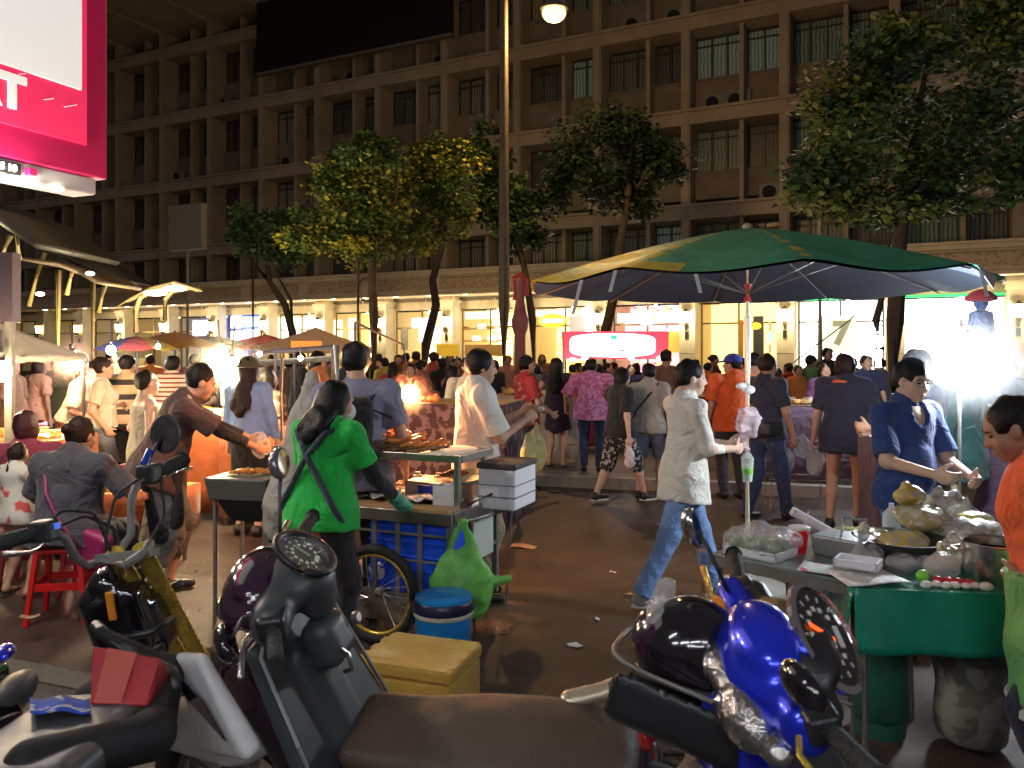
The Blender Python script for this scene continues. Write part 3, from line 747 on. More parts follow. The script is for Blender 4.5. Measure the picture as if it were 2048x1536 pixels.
for (x, y) in ((311, 586), (350, 577)):
    q = rel(x, y, 15); m = MB(); m.sphere(q, .1, 8, (2.3, 1.2, .55)); m.build('oval_light', emis('oval_lamp', (1., .93, .72), 9), t)
    lamp('bulb', q-V(0, 1.0, .9), 200, (1., .80, .45), .15, parent=t)
# red lantern column
pb = P(1040, 760, 13); pb.z = .12
t = thing('lantern_column', 'pink and red festival column with a hooked top beside the tall lamp pole', 'decoration', pb)
rl = mat('festival_pink', (.26, .08, .08), rough=.7, var=.3, scale=6); z = lambda y: P(0, y, 13).z-.12
m = MB(); m.lathe([(.09, 0), (.09, z(670)), (.13, z(655)), (.14, z(640)), (.10, z(625)), (.07, z(600)), (.09, z(560))], n=14); m.build('shaft', rl, t, smooth=60)
m = MB(); m.tube([(-.08, 0, z(600)), (-.1, 0, z(555)), (.0, 0, z(548)), (.09, 0, z(560)), (.1, 0, z(592))], .045, 8); m.build('hook', mat('festival_red', (.45, .04, .03), rough=.6), t)
# wrapped figure post at right
pb = P(1962, 760, 10); pb.z = .12; z = lambda y: P(0, y, 10).z-.12
t = thing('market_post', 'post wrapped in blue cloth with a red top right of the bright lamp', 'post', pb)
m = MB(); m.lathe([(.10, 0), (.13, z(700)), (.16, z(660)), (.13, z(625)), (.05, z(620)), (.085, z(608)), (.07, z(592))], n=14); m.build('blue_cloth', cloth('post_blue', (.04, .10, .38)), t, smooth=60)
m = MB(); m.lathe([(.02, z(607)), (.19, z(600)), (.17, z(592)), (.10, z(583)), (.03, z(578))], n=14); m.build('red_cap', cloth('post_red', (.5, .03, .06)), t, smooth=60)

# ================================================================== pink sign at top left
sb = thing('light_box_sign', 'large pink and white illuminated advertising box at the top left corner', 'sign', (-2.531, 5, 0), math.atan2(.917, .399))
M_pinkA = emis('pink_frame', (.42, .006, .075), .16); M_pinkB = emis('pink_panel', (.80, .03, .12), .52); M_wp = emis('white_panel', (.80, .84, .82), .55)
m = MB(); m.box((-1.3, .12, 3.63), (1.3, .12, .90)); m.build('frame', M_pinkA, sb, bevel=.008)
m = MB(); m.box((-1.35, -.004, 3.60), (1.20, .006, .69)); m.build('lower_panel', M_pinkB, sb)
m = MB(); m.box((-1.392, -.014, 3.93), (1.20, .006, .70)); m.build('white_panel', M_wp, sb)
m = MB(); m.box((-1.36, .12, 2.675), (1.30, .10, .05)); gb = m.build('grey_base', mat('sign_grey', (.30, .30, .31), rough=.5, emit=.12), sb, bevel=.01)
m = MB(); m.box((-1.02, .012, 2.675), (.46, .012, .032)); m.build('black_plate', M_black, gb)
M_let = emis('letter_white', (.85, .87, .85), .5)
txt(sb, 'lettering', 'AT', .25, M_let, (-.545, -.016, 3.088), (R(90), 0, 0), .004, 'RIGHT', .012)
txt(gb, 'lettering', 'S 10', .055, M_let, (-.585, -.004, 2.675), (R(90), 0, 0), .003, 'RIGHT', .002)
m = MB(); m.box((-.50, -.0, 2.675), (.022, .02, .02)); m.build('pink_logo', M_pinkA, gb)
m = MB()
for (a, b, z0, z1) in ((-.43, -.37, 3.105, 3.13), (-.30, -.22, 3.10, 3.135), (-.58, -.54, 3.205, 3.22)): m.bar((a, -.013, z0), (b, -.013, z1), .007, .004)
m.build('white_dash', M_let, sb)
for i, (t_, r_, e) in enumerate(((-.70, .05, 60), (-.47, .028, 10), (-.33, .028, 22))):
    m = MB(); m.sphere((t_, .02, 2.612), r_, 6, (1.6, 1, .5)); m.build('under_light', emis('under_bulb', (1., .86, .6), 22), sb)
lamp('bulb', (-.75, -.05, 2.5), 60, (1., .88, .72), .08, parent=sb); lamp('bulb', (-1.6, -.05, 2.5), 60, (1., .92, .84), .1, parent=sb)
# ================================================================== people
def ik(a, t, l1, l2, pole):
    a = Vector(a); t = Vector(t); d = t-a; L = d.length
    if L > (l1+l2)*.998: t = a+d*((l1+l2)*.998/L); d = t-a; L = d.length
    u = d.normalized(); c = (l1*l1+L*L-l2*l2)/(2*l1*L); c = max(-1, min(1, c))
    pl = Vector(pole); pl = pl-u*pl.dot(u)
    if pl.length < 1e-4: pl = Vector((0, 1, 0))
    pl.normalize()
    return a+u*(l1*c)+pl*(l1*math.sqrt(max(0, 1-c*c))), t
def limb_pt(a, b, t): return a+(b-a)*t

class Body:
    """local frame: x right, y forward, z up; origin on the ground under the pelvis"""
    def __init__(s, H=1.66, bend=0., side=0., twist=0., pelvis=None, feet=None, hands=None, head=(0, 0), w=1., fem=False, belly=0., knee=None, elbow=None, pz=None, handdir=None):
        k = H/1.70; s.k = k; s.w = w; s.fem = fem; s.belly = belly
        s.pel = Vector(pelvis) if pelvis is not None else Vector((0, 0, .93*k))
        if pz is not None: s.pel.z = pz
        s.T = (Euler((-bend, side, 0)).to_matrix() @ Matrix.Rotation(twist, 3, 'Z'))
        sw = (.165 if fem else .185)*k*w
        up = lambda x, y, z: s.pel+s.T @ Vector((x, y, z))
        s.up = up
        s.sh = [up(-sw, -.01*k, .432*k), up(sw, -.01*k, .432*k)]
        s.neck = up(0, -.015*k, .50*k)
        s.hip = [s.pel+Vector((-.088*k*w, 0, -.03*k)), s.pel+Vector((.088*k*w, 0, -.03*k))]
        feet = feet or [(-.10, .02, .075), (.10, -.02, .075)]
        s.ank = []; s.kn = []
        for i in (0, 1):
            kp = (knee[i] if knee else (.05*(-1, 1)[i], 1, 0))
            f = Vector(feet[i]); f = Vector((f.x*1, f.y, max(f.z, .075*k)))
            m, e = ik(s.hip[i], f, .43*k, .415*k, kp); s.kn.append(m); s.ank.append(e)
        hands = hands or [(-.27*w, .06, .80), (.27*w, .02, .79)]
        s.el = []; s.wr = []
        for i in (0, 1):
            ep = (elbow[i] if elbow else ((-1, 1)[i]*.55, -1, -.25))
            m, e = ik(s.sh[i], Vector(hands[i]), .285*k, .245*k, ep); s.el.append(m); s.wr.append(e)
        s.hd = handdir or [None, None]
        hp, hy = head
        s.HR = s.T @ (Matrix.Rotation(hy, 3, 'Z') @ Matrix.Rotation(hp, 3, 'X'))
        # the head keeps mostly upright when the trunk bends
        up3 = Matrix.Rotation(hy, 3, 'Z') @ Matrix.Rotation(hp, 3, 'X')
        s.HR = up3
        s.hc = s.neck+Vector((0, .022*k+.10*k*math.sin(bend)*.6, 0))+s.HR @ Vector((0, .012*k, .128*k))
        s.up = up
    def foot_dir(s, i): return None
    def torso(s, S, e=0., top=True, hem=None, k=.05):
        u = s.up; q = s.k; w = s.w; T = s.T; f = s.fem
        ax = T @ Vector((0, 1, 0))
        S.ell(u(0, .0, .33*q), ((.150*w+e)*q, (.108+e+.0)*q, (.17+e)*q), T, k)
        S.ell(u(0, .012*q+s.belly*.5*q, .13*q), (((.118 if f else .135)*w+e)*q, (.098+e+s.belly)*q, (.16+e)*q), T, k)
        S.ell(u(0, -.012*q, -.01*q), (((.165 if f else .155)*w+e)*q, (.118+e)*q, (.13+e)*q), T, k)
        if f and top:
            for x in (-.07, .07): S.ell(u(x*q, .085*q, .31*q), ((.058+e)*q,)*3, T, k)
        S.cap(s.sh[0], s.sh[1], (.052+e)*q, k=k)
        S.cap(s.neck-T @ Vector((0, 0, .065*q)), s.neck+T @ Vector((0, 0, .02*q)), (.088+e)*q, (.050+e*.5)*q, k=.05)
    def body(s, vox=.013, detail=1, arms=True):
        S = SDF(vox, .03); q = s.k
        s.torso(S)
        for i in (0, 1):
            S.cap(s.sh[i], s.el[i], .047*q, .036*q); S.cap(s.el[i], s.wr[i], .037*q, .025*q)
            S.cap(s.hip[i], s.kn[i], .083*q*s.w, .052*q, k=.05); S.cap(s.kn[i], limb_pt(s.kn[i], s.ank[i], .35), .050*q, .053*q); S.cap(limb_pt(s.kn[i], s.ank[i], .35), s.ank[i], .053*q, .033*q)
            S.cap(s.ank[i]+Vector((0, -.02*q, -.03*q)), s.ank[i]+Vector((0, .13*q, -.048*q)), .034*q, .026*q, k=.03)
        S.cap(s.neck, s.hc+s.HR @ Vector((0, -.02*q, -.05*q)), .052*q, .050*q, k=.03)
        H = SDF(min(vox, .0085) if detail else .014, .018); c = s.hc; HR = s.HR
        g = lambda x, y, z: c+HR @ Vector((x*q, y*q, z*q))
        H.ell(g(0, -.012, .022), (.073*q, .090*q, .088*q), HR); H.ell(g(0, .022, -.042), (.056*q, .062*q, .070*q), HR, .03)
        H.ell(g(0, .058, -.092), (.026*q, .022*q, .020*q), HR, .03)
        for x in (-1, 1): H.ell(g(x*.040, .052, -.035), (.026*q, .024*q, .03*q), HR, .03)
        H.cap(g(0, .076, .012), g(0, .098, -.028), .009*q, .014*q, k=.012); H.ell(g(0, .088, -.032), (.018*q, .012*q, .009*q), HR, .01)
        H.cap(g(-.04, .068, .026), g(.04, .068, .026), .012*q, k=.02)
        if detail:
            for x in (-1, 1): H.ell(g(x*.031, .088, .004), (.017*q, .014*q, .010*q), HR, .012, 's')
            H.ell(g(0, .083, -.062), (.024*q, .010*q, .006*q), HR, .008); H.ell(g(0, .080, -.073), (.020*q, .011*q, .007*q), HR, .008)
        for x in (-1, 1): H.ell(g(x*.074, -.004, -.008), (.011*q, .019*q, .031*q), HR, .01)
        H.cap(s.neck, c+HR @ Vector((0, -.018*q, -.05*q)), .050*q, .048*q, k=.03)
        ex = [H]
        for i in (0, 1): ex.append(s.hand(i, detail))
        return S, ex
    def hand(s, i, detail=1):
        q = s.k; w = s.wr[i]; d = (w-s.el[i]).normalized()
        if s.hd[i] is not None: d = Vector(s.hd[i]).normalized()
        inward = Vector(((1, -1)[i], 0.15, 0)); n = inward-d*inward.dot(d)
        if n.length < .2: n = Vector((0, 0, -1))-d*(-d.z)
        n.normalize(); sd = d.cross(n).normalized()
        S = SDF(.0055 if detail else .012, .008)
        M = Matrix((sd, d, n)).transposed()
        S.cap(w-d*.05*q, w+d*.012*q, .025*q, .023*q, k=.012)
        S.ell(w+d*.050*q, (.040*q, .050*q, .017*q), M, .012)
        curl = getattr(s, 'curl', [.55, .55])[i]
        thumb_side = Vector((0, 1, .2)); ts = 1 if sd.dot(thumb_side) > 0 else -1
        if detail:
            for j, (o, L) in enumerate(((.027, .070), (.009, .078), (-.009, .073), (-.026, .058))):
                b = w+d*(.082-.004*abs(j-1))*q+sd*(o*ts*q); dd = (d+sd*(o*ts*1.2)).normalized(); a = 0; p = b
                for seg in (.42, .33, .25):
                    a += curl*(1+.12*j); v = dd*math.cos(a)+n*math.sin(a); p2 = p+v*(L*seg*q); S.cap(p, p2, .0095*q, .0085*q, k=.004); p = p2
            b = w+d*.028*q+sd*(.032*ts*q); v = (sd*ts*.75+d*.75+n*.3).normalized(); p = b+v*.035*q; S.cap(b, p, .0125*q, .0105*q, k=.008)
            v = (v+d*.4+n*curl).normalized(); S.cap(p, p+v*.030*q, .010*q, .0085*q, k=.004)
        else:
            S.ell(w+d*.11*q+n*.012*q, (.032*q, .035*q, .015*q), M, .01); S.cap(w+d*.03*q+sd*(.03*ts), w+d*.07*q+sd*(.05*ts)+n*.01, .011*q, k=.008)
        return S

def make_person(label, x, y, yaw, cl, H=1.66, group=None, det=1, z=None, skin=None, body=None, **bk):
    """cl: dict of clothing. yaw: facing direction, 0 = away from the camera (+Y), positive turns left"""
    B = Body(H=H, **bk); q = B.k
    if 'curl' in cl: B.curl = cl['curl']
    z = gz(x, y) if z is None else z
    t = thing('person', label, 'person', (x, y, z), yaw, group)
    vox = {2: .0115, 1: .014, 0: .022}[det]
    sk = skin or M_skin
    S, ex = B.body(vox, det)
    S.build('body', sk, t, extra=ex)
    e0 = .010; cv = vox
    # ---- top
    top = cl.get('top')
    if top is not None:
        S = SDF(cv, .035); B.torso(S, e0+cl.get('loose', .006))
        hz = cl.get('hem', -.10)*q; w = B.w; L = cl.get('loose', .006)
        ax = B.T @ Vector((0, 1, 0))
        S.cap(B.up(0, .0, .16*q), B.up(0, B.belly*.5, hz-.02), (.135*w+e0+L)*q, ((.184 if hz < -.04 else .168)*w+e0+L*.8+cl.get('flare', .0))*q, flat=(ax, .84), k=.05)
        if hz < -.03 and cl.get('lowkind', 'trousers') != 'skirt':
            for i in (0, 1): S.cap(B.hip[i], limb_pt(B.hip[i], B.kn[i], .45), (.087*w+cl.get('lowloose', .012)+.013)*q, (.078+cl.get('lowloose', .012)+.012)*q, k=.07)
        if not cl.get('tank'):
            sl = cl.get('sleeve', .55)
            for i in (0, 1):
                if sl <= 1:
                    p = limb_pt(B.sh[i], B.el[i], sl); S.cap(B.sh[i], p, .060*q+L*.4, .058*q+L, cut=1, k=.03)
                else:
                    S.cap(B.sh[i], B.el[i], .062*q, .053*q); p = limb_pt(B.el[i], B.wr[i], sl-1); S.cap(B.el[i], p, .053*q, .042*q, cut=1, k=.02)
        S.cut(B.up(0, 0, hz), B.T @ Vector((0, 0, -1)))
        if cl.get('tank'):
            S.cut(B.up(0, 0, .42*q), B.T @ Vector((0, 0, 1)))
        if cl.get('vneck'): S.ell(B.up(0, .10*q, .47*q), (.05*q, .07*q, .10*q), B.T, .01, 's')
        S.wrinkle(cl.get('wr', .006)*1.15, 15, len(label)); S.wrinkle(.003, 38, len(label)+3)
        o = S.build(cl.get('topname', 'shirt'), top, t)
        if cl.get('collar'):
            m = MB(); c = B.neck+Vector((0, 0, .012*q)); rr = .066*q
            m.grid(lambda u, v: c+B.T @ Vector((math.sin(u*6.28)*rr*(1+.22*v), -math.cos(u*6.28)*rr*(1+.2*v)+.005, .03*q-v*.035*q-(.03*q if .42 < u < .58 else 0)*v)), 22, 2)
            m.build('collar', cl['collar'], o, smooth=180, solid=.006)
    # ---- lower
    lo = cl.get('low'); kind = cl.get('lowkind', 'trousers')
    if lo is not None:
        S = SDF(cv, .03); L = cl.get('lowloose', .012)
        S.ell(B.up(0, -.012*q, 0), ((.160*B.w+.014)*q, (.120+.012)*q, .12*q), B.T, .04)
        if kind in ('trousers', 'shorts'):
            for i in (0, 1):
                if kind == 'shorts':
                    p = limb_pt(B.hip[i], B.kn[i], cl.get('len', .85)); S.cap(B.hip[i], p, (.088*B.w+L)*q, (.070+L)*q, cut=1, k=.04)
                else:
                    S.cap(B.hip[i], B.kn[i], (.086*B.w+L)*q, (.060+L)*q, k=.045); p = limb_pt(B.kn[i], B.ank[i], cl.get('len', 1.)); S.cap(B.kn[i], p, (.060+L)*q, (.050+L)*q, cut=1, k=.02)
        else:  # skirt
            ln = cl.get('len', .5); c = (B.kn[0]+B.kn[1])/2; h = (B.hip[0]+B.hip[1])/2; p = limb_pt(h, c, ln*1.0)
            if ln > 1: p = c+((B.ank[0]+B.ank[1])/2-c)*(ln-1)
            S.cap(h, p, (.155+L)*q, (.175+L+cl.get('flare2', .02))*q, flat=((0, 1, 0), .78), cut=1, k=.04)
        S.cut(B.up(0, 0, .11*q), B.T @ Vector((0, 0, 1)))
        S.wrinkle(.007, 17, 5+len(label) % 31); S.wrinkle(.003, 36, len(label))
        S.build(kind if kind != 'skirt' else 'skirt', lo, t)
    # ---- shoes
    sh = cl.get('shoe', M_black); so = cl.get('sole')
    if det and z is not None:
        for i in (0, 1):
            a = B.ank[i]; S = SDF(.010, .02)
            fl = cl.get('flip')
            if not fl:
                S.cap(a+Vector((0, -.025, -.03))*q, a+Vector((0, .145, -.048))*q, .043*q, .036*q, flat=((0, 0, 1), .8)); S.cap(a+Vector((0, -.01, .0))*q, a+Vector((0, -.01, -.04))*q, .042*q, .045*q)
                S.cut(a+Vector((0, 0, -.070*q)), (0, 0, -1)); S.cut(a+Vector((0, 0, .03*q)), (0, 0, 1)); o = S.build('shoe', sh, t)
            if so or fl:
                m = MB(); pts = [(.045*math.sin(u)*(1 if math.cos(u) > 0 else .85), .06+.135*math.cos(u)) for u in np.linspace(0, 6.28, 19)[:-1]]
                m.prism([(x_*q, y_*q) for x_, y_ in pts], .020*q, Matrix.Translation(a+Vector((0, 0, -.068*q)))); m.build('sole' if so else 'sandal', so or sh, t if fl else o)
    # ---- hair
    hk = cl.get('hair', 'short'); hm = cl.get('hairmat', M_hair); c = B.hc; HR = B.HR
    g = lambda x_, y_, z_: c+HR @ Vector((x_*q, y_*q, z_*q))
    S = SDF(.0095 if det else .016, .015)
    S.ell(g(0, -.022, .034), (.086*q, .097*q, .088*q), HR)
    if hk == 'short':
        S.ell(g(0, -.04, .0), (.082*q, .075*q, .075*q), HR)
    elif hk == 'bob':
        S.ell(g(0, -.03, -.03), (.092*q, .085*q, .095*q), HR, .03)
    elif hk == 'long':
        S.ell(g(0, -.03, -.02), (.092*q, .088*q, .09*q), HR, .03); e = B.up(0, -.160*q, cl.get('hairlen', .24)*q); S.cap(g(0, -.06, -.02), e, .080*q, .060*q, flat=(B.T @ Vector((0, 1, 0)), .6), k=.03)
        S.cap(g(-.05, -.03, -.03), B.up(-.06*q, -.150*q, (cl.get('hairlen', .24)+.04)*q), .045*q, .04*q, k=.02); S.cap(g(.05, -.03, -.03), B.up(.06*q, -.150*q, (cl.get('hairlen', .24)+.04)*q), .045*q, .04*q, k=.02)
    elif hk in ('pony', 'bun'):
        S.ell(g(0, -.035, .0), (.080*q, .082*q, .08*q), HR)
        if hk == 'pony': S.cap(g(0, -.12, .02), g(0, -.15, -.16), .026*q, .018*q, k=.01)
        else: S.ell(g(0, -.125, .02), (.04*q, .04*q, .04*q), HR)
    S.ell(g(0, .088, -.045), (.074*q, .080*q, .088*q), HR, .008, 's')
    if hk == 'short': S.ell(g(0, .02, -.135), (.12*q, .12*q, .078*q), HR, .01, 's')
    S.wrinkle(.0035, 60, 3+len(label)); S.wrinkle(.0055, 30, len(label))
    if hk != 'none': S.build('hair', hm, t)
    if cl.get('hat'):
        hc_ = cl['hat']; m = MB(); S = SDF(.0085, .012); S.ell(g(0, -.015, .040), (.094*q, .108*q, .088*q), HR); S.cut(g(0, 0, .028), HR @ Vector((0, 0, -1)))
        if hc_[0] == 'cap': S.cap(g(0, .07, .034), g(0, .165, .020), .070*q, .055*q, flat=(HR @ Vector((0, 0, 1)), .12), k=.01)
        else: S.ell(g(0, -.01, .030), (.150*q, .165*q, .014*q), HR, .02)
        S.build(hc_[0] if hc_[0] == 'cap' else 'hat', hc_[1], t)
    if det:
        for x_ in (-1, 1):
            m = MB(); m.sphere((0, 0, 0), 1, 6); o = m.build('eye', M_eye, t, smooth=180); o.matrix_local = Matrix.Translation(g(x_*.030, .077, .003)) @ HR.to_4x4() @ Matrix.Diagonal((.0135*q, .006*q, .0055*q, 1))
            m = MB(); m.tube([g(x_*.016, .086, .022), g(x_*.032, .084, .026), g(x_*.048, .072, .021)], .0035*q, 5); m.build('eyebrow', M_hair, t)
        if det > 1:
            m = MB(); m.sphere((0, 0, 0), 1, 6); o = m.build('lips', M_lip, t, smooth=180); o.matrix_local = Matrix.Translation(g(0, .084, -.066)) @ HR.to_4x4() @ Matrix.Diagonal((.022*q, .009*q, .007*q, 1))
    t['_'] = 0; del t['_']
    return t, B

def strap(t, B, pts, m, r=.012, name='strap', fl=True):
    b = MB(); b.tube([B.up(*p) for p in pts], r, 6); return b.build(name, m, t, smooth=180)
def world_pt(t, p): return t.matrix_basis @ Vector(p)
# ================================================================== skewer cart
cart = thing('food_cart', 'stainless steel skewer cart on spoked wheels with blue crates behind its bars', 'food cart', (-.336, 4.45, 0), math.atan2(-.39, .92))
CM = cart.matrix_basis.copy(); cart_m = Matrix.Translation((-.336, 4.45, 0)) @ Matrix.Rotation(math.atan2(-.39, .92), 4, 'Z')
def cw(x, y, z): return cart_m @ V(x, y, z)
M_blue = mat('blue_plastic', (.015, .10, .85), rough=.4, var=.15, scale=4, bump=.1, bscale=30)
LX = 1.30; DY = .64
m = MB(); m.box((-LX/2, DY/2, .735), (LX/2, DY/2, .012)); m.box((-LX/2, -.012, .72), (LX/2+.012, .012, .035)); m.box((.012, DY/2, .72), (.012, DY/2, .035)); m.box((-LX/2, DY+.012, .72), (LX/2+.012, .012, .035))
m.build('table_top', M_steel, cart, bevel=.003)
m = MB(); m.box((-LX/2+.02, .07, .757), (LX/2-.04, .065, .009)); m.build('wooden_board', M_wood, cart, bevel=.003)
for (x, y) in ((-.015, .015), (-LX+.015, .015), (-.015, DY-.015), (-LX+.015, DY-.015)):
    m = MB(); m.box((x, y, .43), (.018, .018, .28)); m.build('post', M_greymetal, cart, bevel=.003)
m = MB()
for x in (-.20, -.345, -.50, -.9, -1.1): m.box((x, .0, .47), (.015, .006, .225))
for z in (.27, .47, .62): m.box((-LX/2, -.006, z), (LX/2-.02, .004, .006))
m.box((-LX/2, .0, .24), (LX/2, .012, .015)); m.box((0, DY/2, .24), (.012, DY/2, .015)); m.box((0, DY/2, .47), (.006, DY/2, .012))
m.build('bar_grille', M_greymetal, cart)
m = MB(); m.box((-.30, .2, .26), (.29, .18, .012)); m.box((-LX+.3, .3, .26), (.28, .26, .01)); m.build('bottom_shelf', M_greymetal, cart)
for (x0, x1) in ((-.56, -.04),):
    m = MB(); m.box(((x0+x1)/2, .18, .47), ((x1-x0)/2, .14, .21)); 
    for z in (.32, .40, .48, .56, .64): m.box(((x0+x1)/2, .035, z), ((x1-x0)/2+.004, .006, .008))
    o = m.build('plastic_crate', M_blue, bevel=.006); o.matrix_world = cart_m; tag(o, 'tall bright blue plastic crate standing inside the bars of the skewer cart', 'crate')
m = MB(); m.box((.006, .40, .56), (.006, .14, .14)); m.build('white_side_panel', mat('pale_sheet', (.5, .55, .5), rough=.5), cart, bevel=.004)
# push bar on the right side
m = MB(); m.tube([(.02, .02, .70), (.10, .25, .705), (.14, .70, .70), (-.02, .95, .69)], .014, 8); m.tube([(.10, .62, .70), (.07, .60, .05)], .010, 6); m.build('push_bar', M_greymetal, cart)
# upper tray
m = MB(); m.box((-.66, .33, 1.035), (.66, .21, .010)); m.box((-.66, .115, 1.042), (.66, .010, .022)); m.box((.0, .33, 1.042), (.010, .21, .022)); m.box((-.66, .545, 1.042), (.66, .010, .022)); m.build('upper_tray', M_steel, cart, bevel=.003)
for (x, y) in ((-.04, .15), (-1.27, .15), (-.04, .51), (-1.27, .51)):
    m = MB(); m.box((x, y, .886), (.016, .016, .14)); m.build('tray_support', M_steel, cart, bevel=.002)
m = MB(); m.cyl((-1.29, .15, 1.09), (-1.29, .15, 1.62), .011); m.cyl((-.98, .51, 1.09), (-.98, .51, 1.85), .010); m.build('lamp_rod', M_greymetal, cart)
# wheels
def spoke_wheel(parent, c, r, axis, rimm, name='wheel', tyre=.028, spokes=20, M=None):
    w_ = MB(); a, b, d = basis(axis); c = Vector(c)
    w_.tube([c+(a*math.cos(t)+b*math.sin(t))*r for t in np.linspace(0, 2*math.pi, 41)[:-1]], tyre, 10, closed=True); tr_ = w_.build(name, M_rubber, parent, smooth=180)
    w_ = MB(); w_.tube([c+(a*math.cos(t)+b*math.sin(t))*(r-tyre*1.15) for t in np.linspace(0, 2*math.pi, 41)[:-1]], tyre*.42, 8, closed=True); w_.build('rim', rimm, tr_, smooth=180)
    w_ = MB(); w_.cyl(c-d*.04, c+d*.04, .03, n=12)
    for i in range(spokes):
        t = 2*math.pi*i/spokes; q = a*math.cos(t)+b*math.sin(t); q2 = a*math.cos(t+.5)+b*math.sin(t+.5)
        w_.tube([c+d*.03*(1 if i % 2 else -1)+q2*.03, c+q*(r-tyre*1.3)], .0022, 4)
    w_.build('hub', M_steel, tr_)
    return tr_
spoke_wheel(cart, (-.43, -.10, .285), .255, (0, 1, 0), M_gold); spoke_wheel(cart, (-.43, DY+.08, .285), .255, (0, 1, 0), M_gold)
m = MB(); m.cyl((-.43, -.1, .285), (-.43, DY+.1, .285), .012); m.build('axle', M_greymetal, cart)
# things lying in the cart
def place(o, mx): o.matrix_world = mx; return o
m = MB(); m.box((-.43, .12, .165), (.22, .10, .07)); o = m.build('metal_box', M_steel, bevel=.006); o.matrix_world = cart_m; tag(o, 'dented silver metal box seen through the spokes of the cart wheel', 'box')
S = SDF(.008, .02); S.ell((0, 0, 0), (.10, .07, .07)); S.ell((.06, 0, .03), (.06, .05, .05)); S.wrinkle(.010, 40, 3)
o = S.build('plastic_bag', plastic_bag('milky_film', (.75, .75, .74), .9)); o.matrix_world = cart_m @ Matrix.Translation((-.50, .10, .37)); tag(o, 'crumpled white plastic bag tied above the cart axle', 'bag')
M_meat = mat('grilled_meat', (.62, .20, .035), rough=.42, var=.45, scale=30, bump=.4, bscale=80, coat=.4)
M_meat2 = mat('charred_meat', (.26, .10, .035), rough=.5, var=.5, scale=30, bump=.4, bscale=80, coat=.3)
def skewer_mesh(mm, sd):
    rs = random.Random(sd); m = MB(); m.m = 1; m.tube([(-.11, 0, 0), (.10, 0, 0)], .0022, 5); m.m = 0
    n = 9; m.tube([(-.02+.115*i/n, .002*math.sin(i*2.), .002*math.cos(i*1.7)) for i in range(n+1)], [.004]+[.0085+rs.uniform(-.002, .0035) for _ in range(n-1)]+[.005], 7)
    return m.build('meat_skewer', [mm, mat('bamboo', (.5, .36, .16), rough=.6)], smooth=180)
SK = [skewer_mesh(M_meat, 1), skewer_mesh(M_meat, 2), skewer_mesh(M_meat2, 3), skewer_mesh(M_meat2, 4)]
rs = random.Random(5)
for i in range(120):
    k = i % 4; o = SK[k] if i < 4 else SK[k].copy()
    if i >= 4: COL.objects.link(o)
    up_ = k < 2
    x = rs.uniform(-1.02, -.30) if up_ else rs.uniform(-1.15, -.25); y = rs.uniform(.17, .42)
    hz = 1.056+(.055*max(0, 1-abs(x+.68)/.40) + .01 + rs.uniform(0, .02) if up_ else rs.uniform(0, .025))
    o.matrix_world = cart_m @ Matrix.Translation((x, y, hz)) @ Euler((rs.uniform(0, 6), rs.uniform(-.32, .02), rs.uniform(.3, .95)+(0 if up_ else .3))).to_matrix().to_4x4() @ Matrix.Scale(rs.uniform(1.0, 1.3), 4)
    tag(o, 'glossy orange grilled meat skewer heaped on the upper steel tray' if up_ else 'dark charred meat skewer lying low on the upper steel tray', 'skewer', 'orange skewers piled on the cart tray' if up_ else 'charred skewers spread on the cart tray')
m = MB(); m.grid(lambda u, v: (-.27+.22*u, .16+.30*v, 1.054+.02*math.sin(3.1*u)*abs(math.sin(4*v))+.01*v), 6, 6)
o = m.build('paper_sheet', mat('paper_white', (.8, .74, .62), rough=.6), smooth=180, solid=.002); o.matrix_world = cart_m; tag(o, 'white paper sheet curling on the right end of the skewer tray', 'paper')
# table items
rs = random.Random(9)
for i in range(9):
    m = MB(); w_, l_ = rs.uniform(.05, .08), rs.uniform(.09, .13); ph = rs.uniform(0, 6)
    m.grid(lambda u, v: (w_*(2*u-1), l_*(2*v-1), .008*math.sin(7*u+ph)*math.cos(5*v)), 7, 7)
    o = m.build('plastic_packet', plastic_bag('packet_film', (.85, .84, .86), .85, .2), smooth=180, solid=.003)
    o.matrix_world = cart_m @ Matrix.Translation((-.80+.075*i, .19+.05*(i % 3), .772+.008*(i % 4))) @ Matrix.Rotation(rs.uniform(.6, 1.4), 4, 'Z')
    tag(o, 'flat clear plastic packet lying in the row on the cart table', 'packet', 'clear packets on the cart table')
def openbox(name, c, h, m_, wall=.006, lab='', cat='box', mx=None, par=None):
    m = MB(); x, y, z = h
    m.box((c[0], c[1], c[2]-z+wall), (x, y, wall)); m.box((c[0]-x+wall, c[1], c[2]), (wall, y, z)); m.box((c[0]+x-wall, c[1], c[2]), (wall, y, z)); m.box((c[0], c[1]-y+wall, c[2]), (x, wall, z)); m.box((c[0], c[1]+y-wall, c[2]), (x, wall, z))
    o = m.build(name, m_, par, bevel=.003)
    if mx is not None: o.matrix_world = mx
    if lab: tag(o, lab, cat)
    return o
openbox('plastic_box', (-.30, .36, .80), (.085, .06, .045), mat('navy_box', (.02, .03, .28), rough=.4), lab='small navy blue plastic box on the cart table below the skewers', mx=cart_m)
openbox('plastic_tub', (-.14, .22, .815), (.065, .065, .058), plastic_bag('frosted_tub', (.75, .78, .8), .6, .3), lab='frosted clear plastic tub at the right end of the cart table', cat='tub', mx=cart_m)
for (x, y) in ((-.5, .5), (-.36, .52)):
    m = MB(); m.lathe([(.03, 0), (.035, .07), (.03, .12), (.018, .125), (.018, .14)], n=14); o = m.build('sauce_jar', plastic_bag('jar', (.7, .7, .68), .6), smooth=60); o.matrix_world = cart_m @ Matrix.Translation((x, y, .75)); tag(o, 'clear sauce jar standing at the back of the cart table', 'jar', 'clear jars on the cart table')
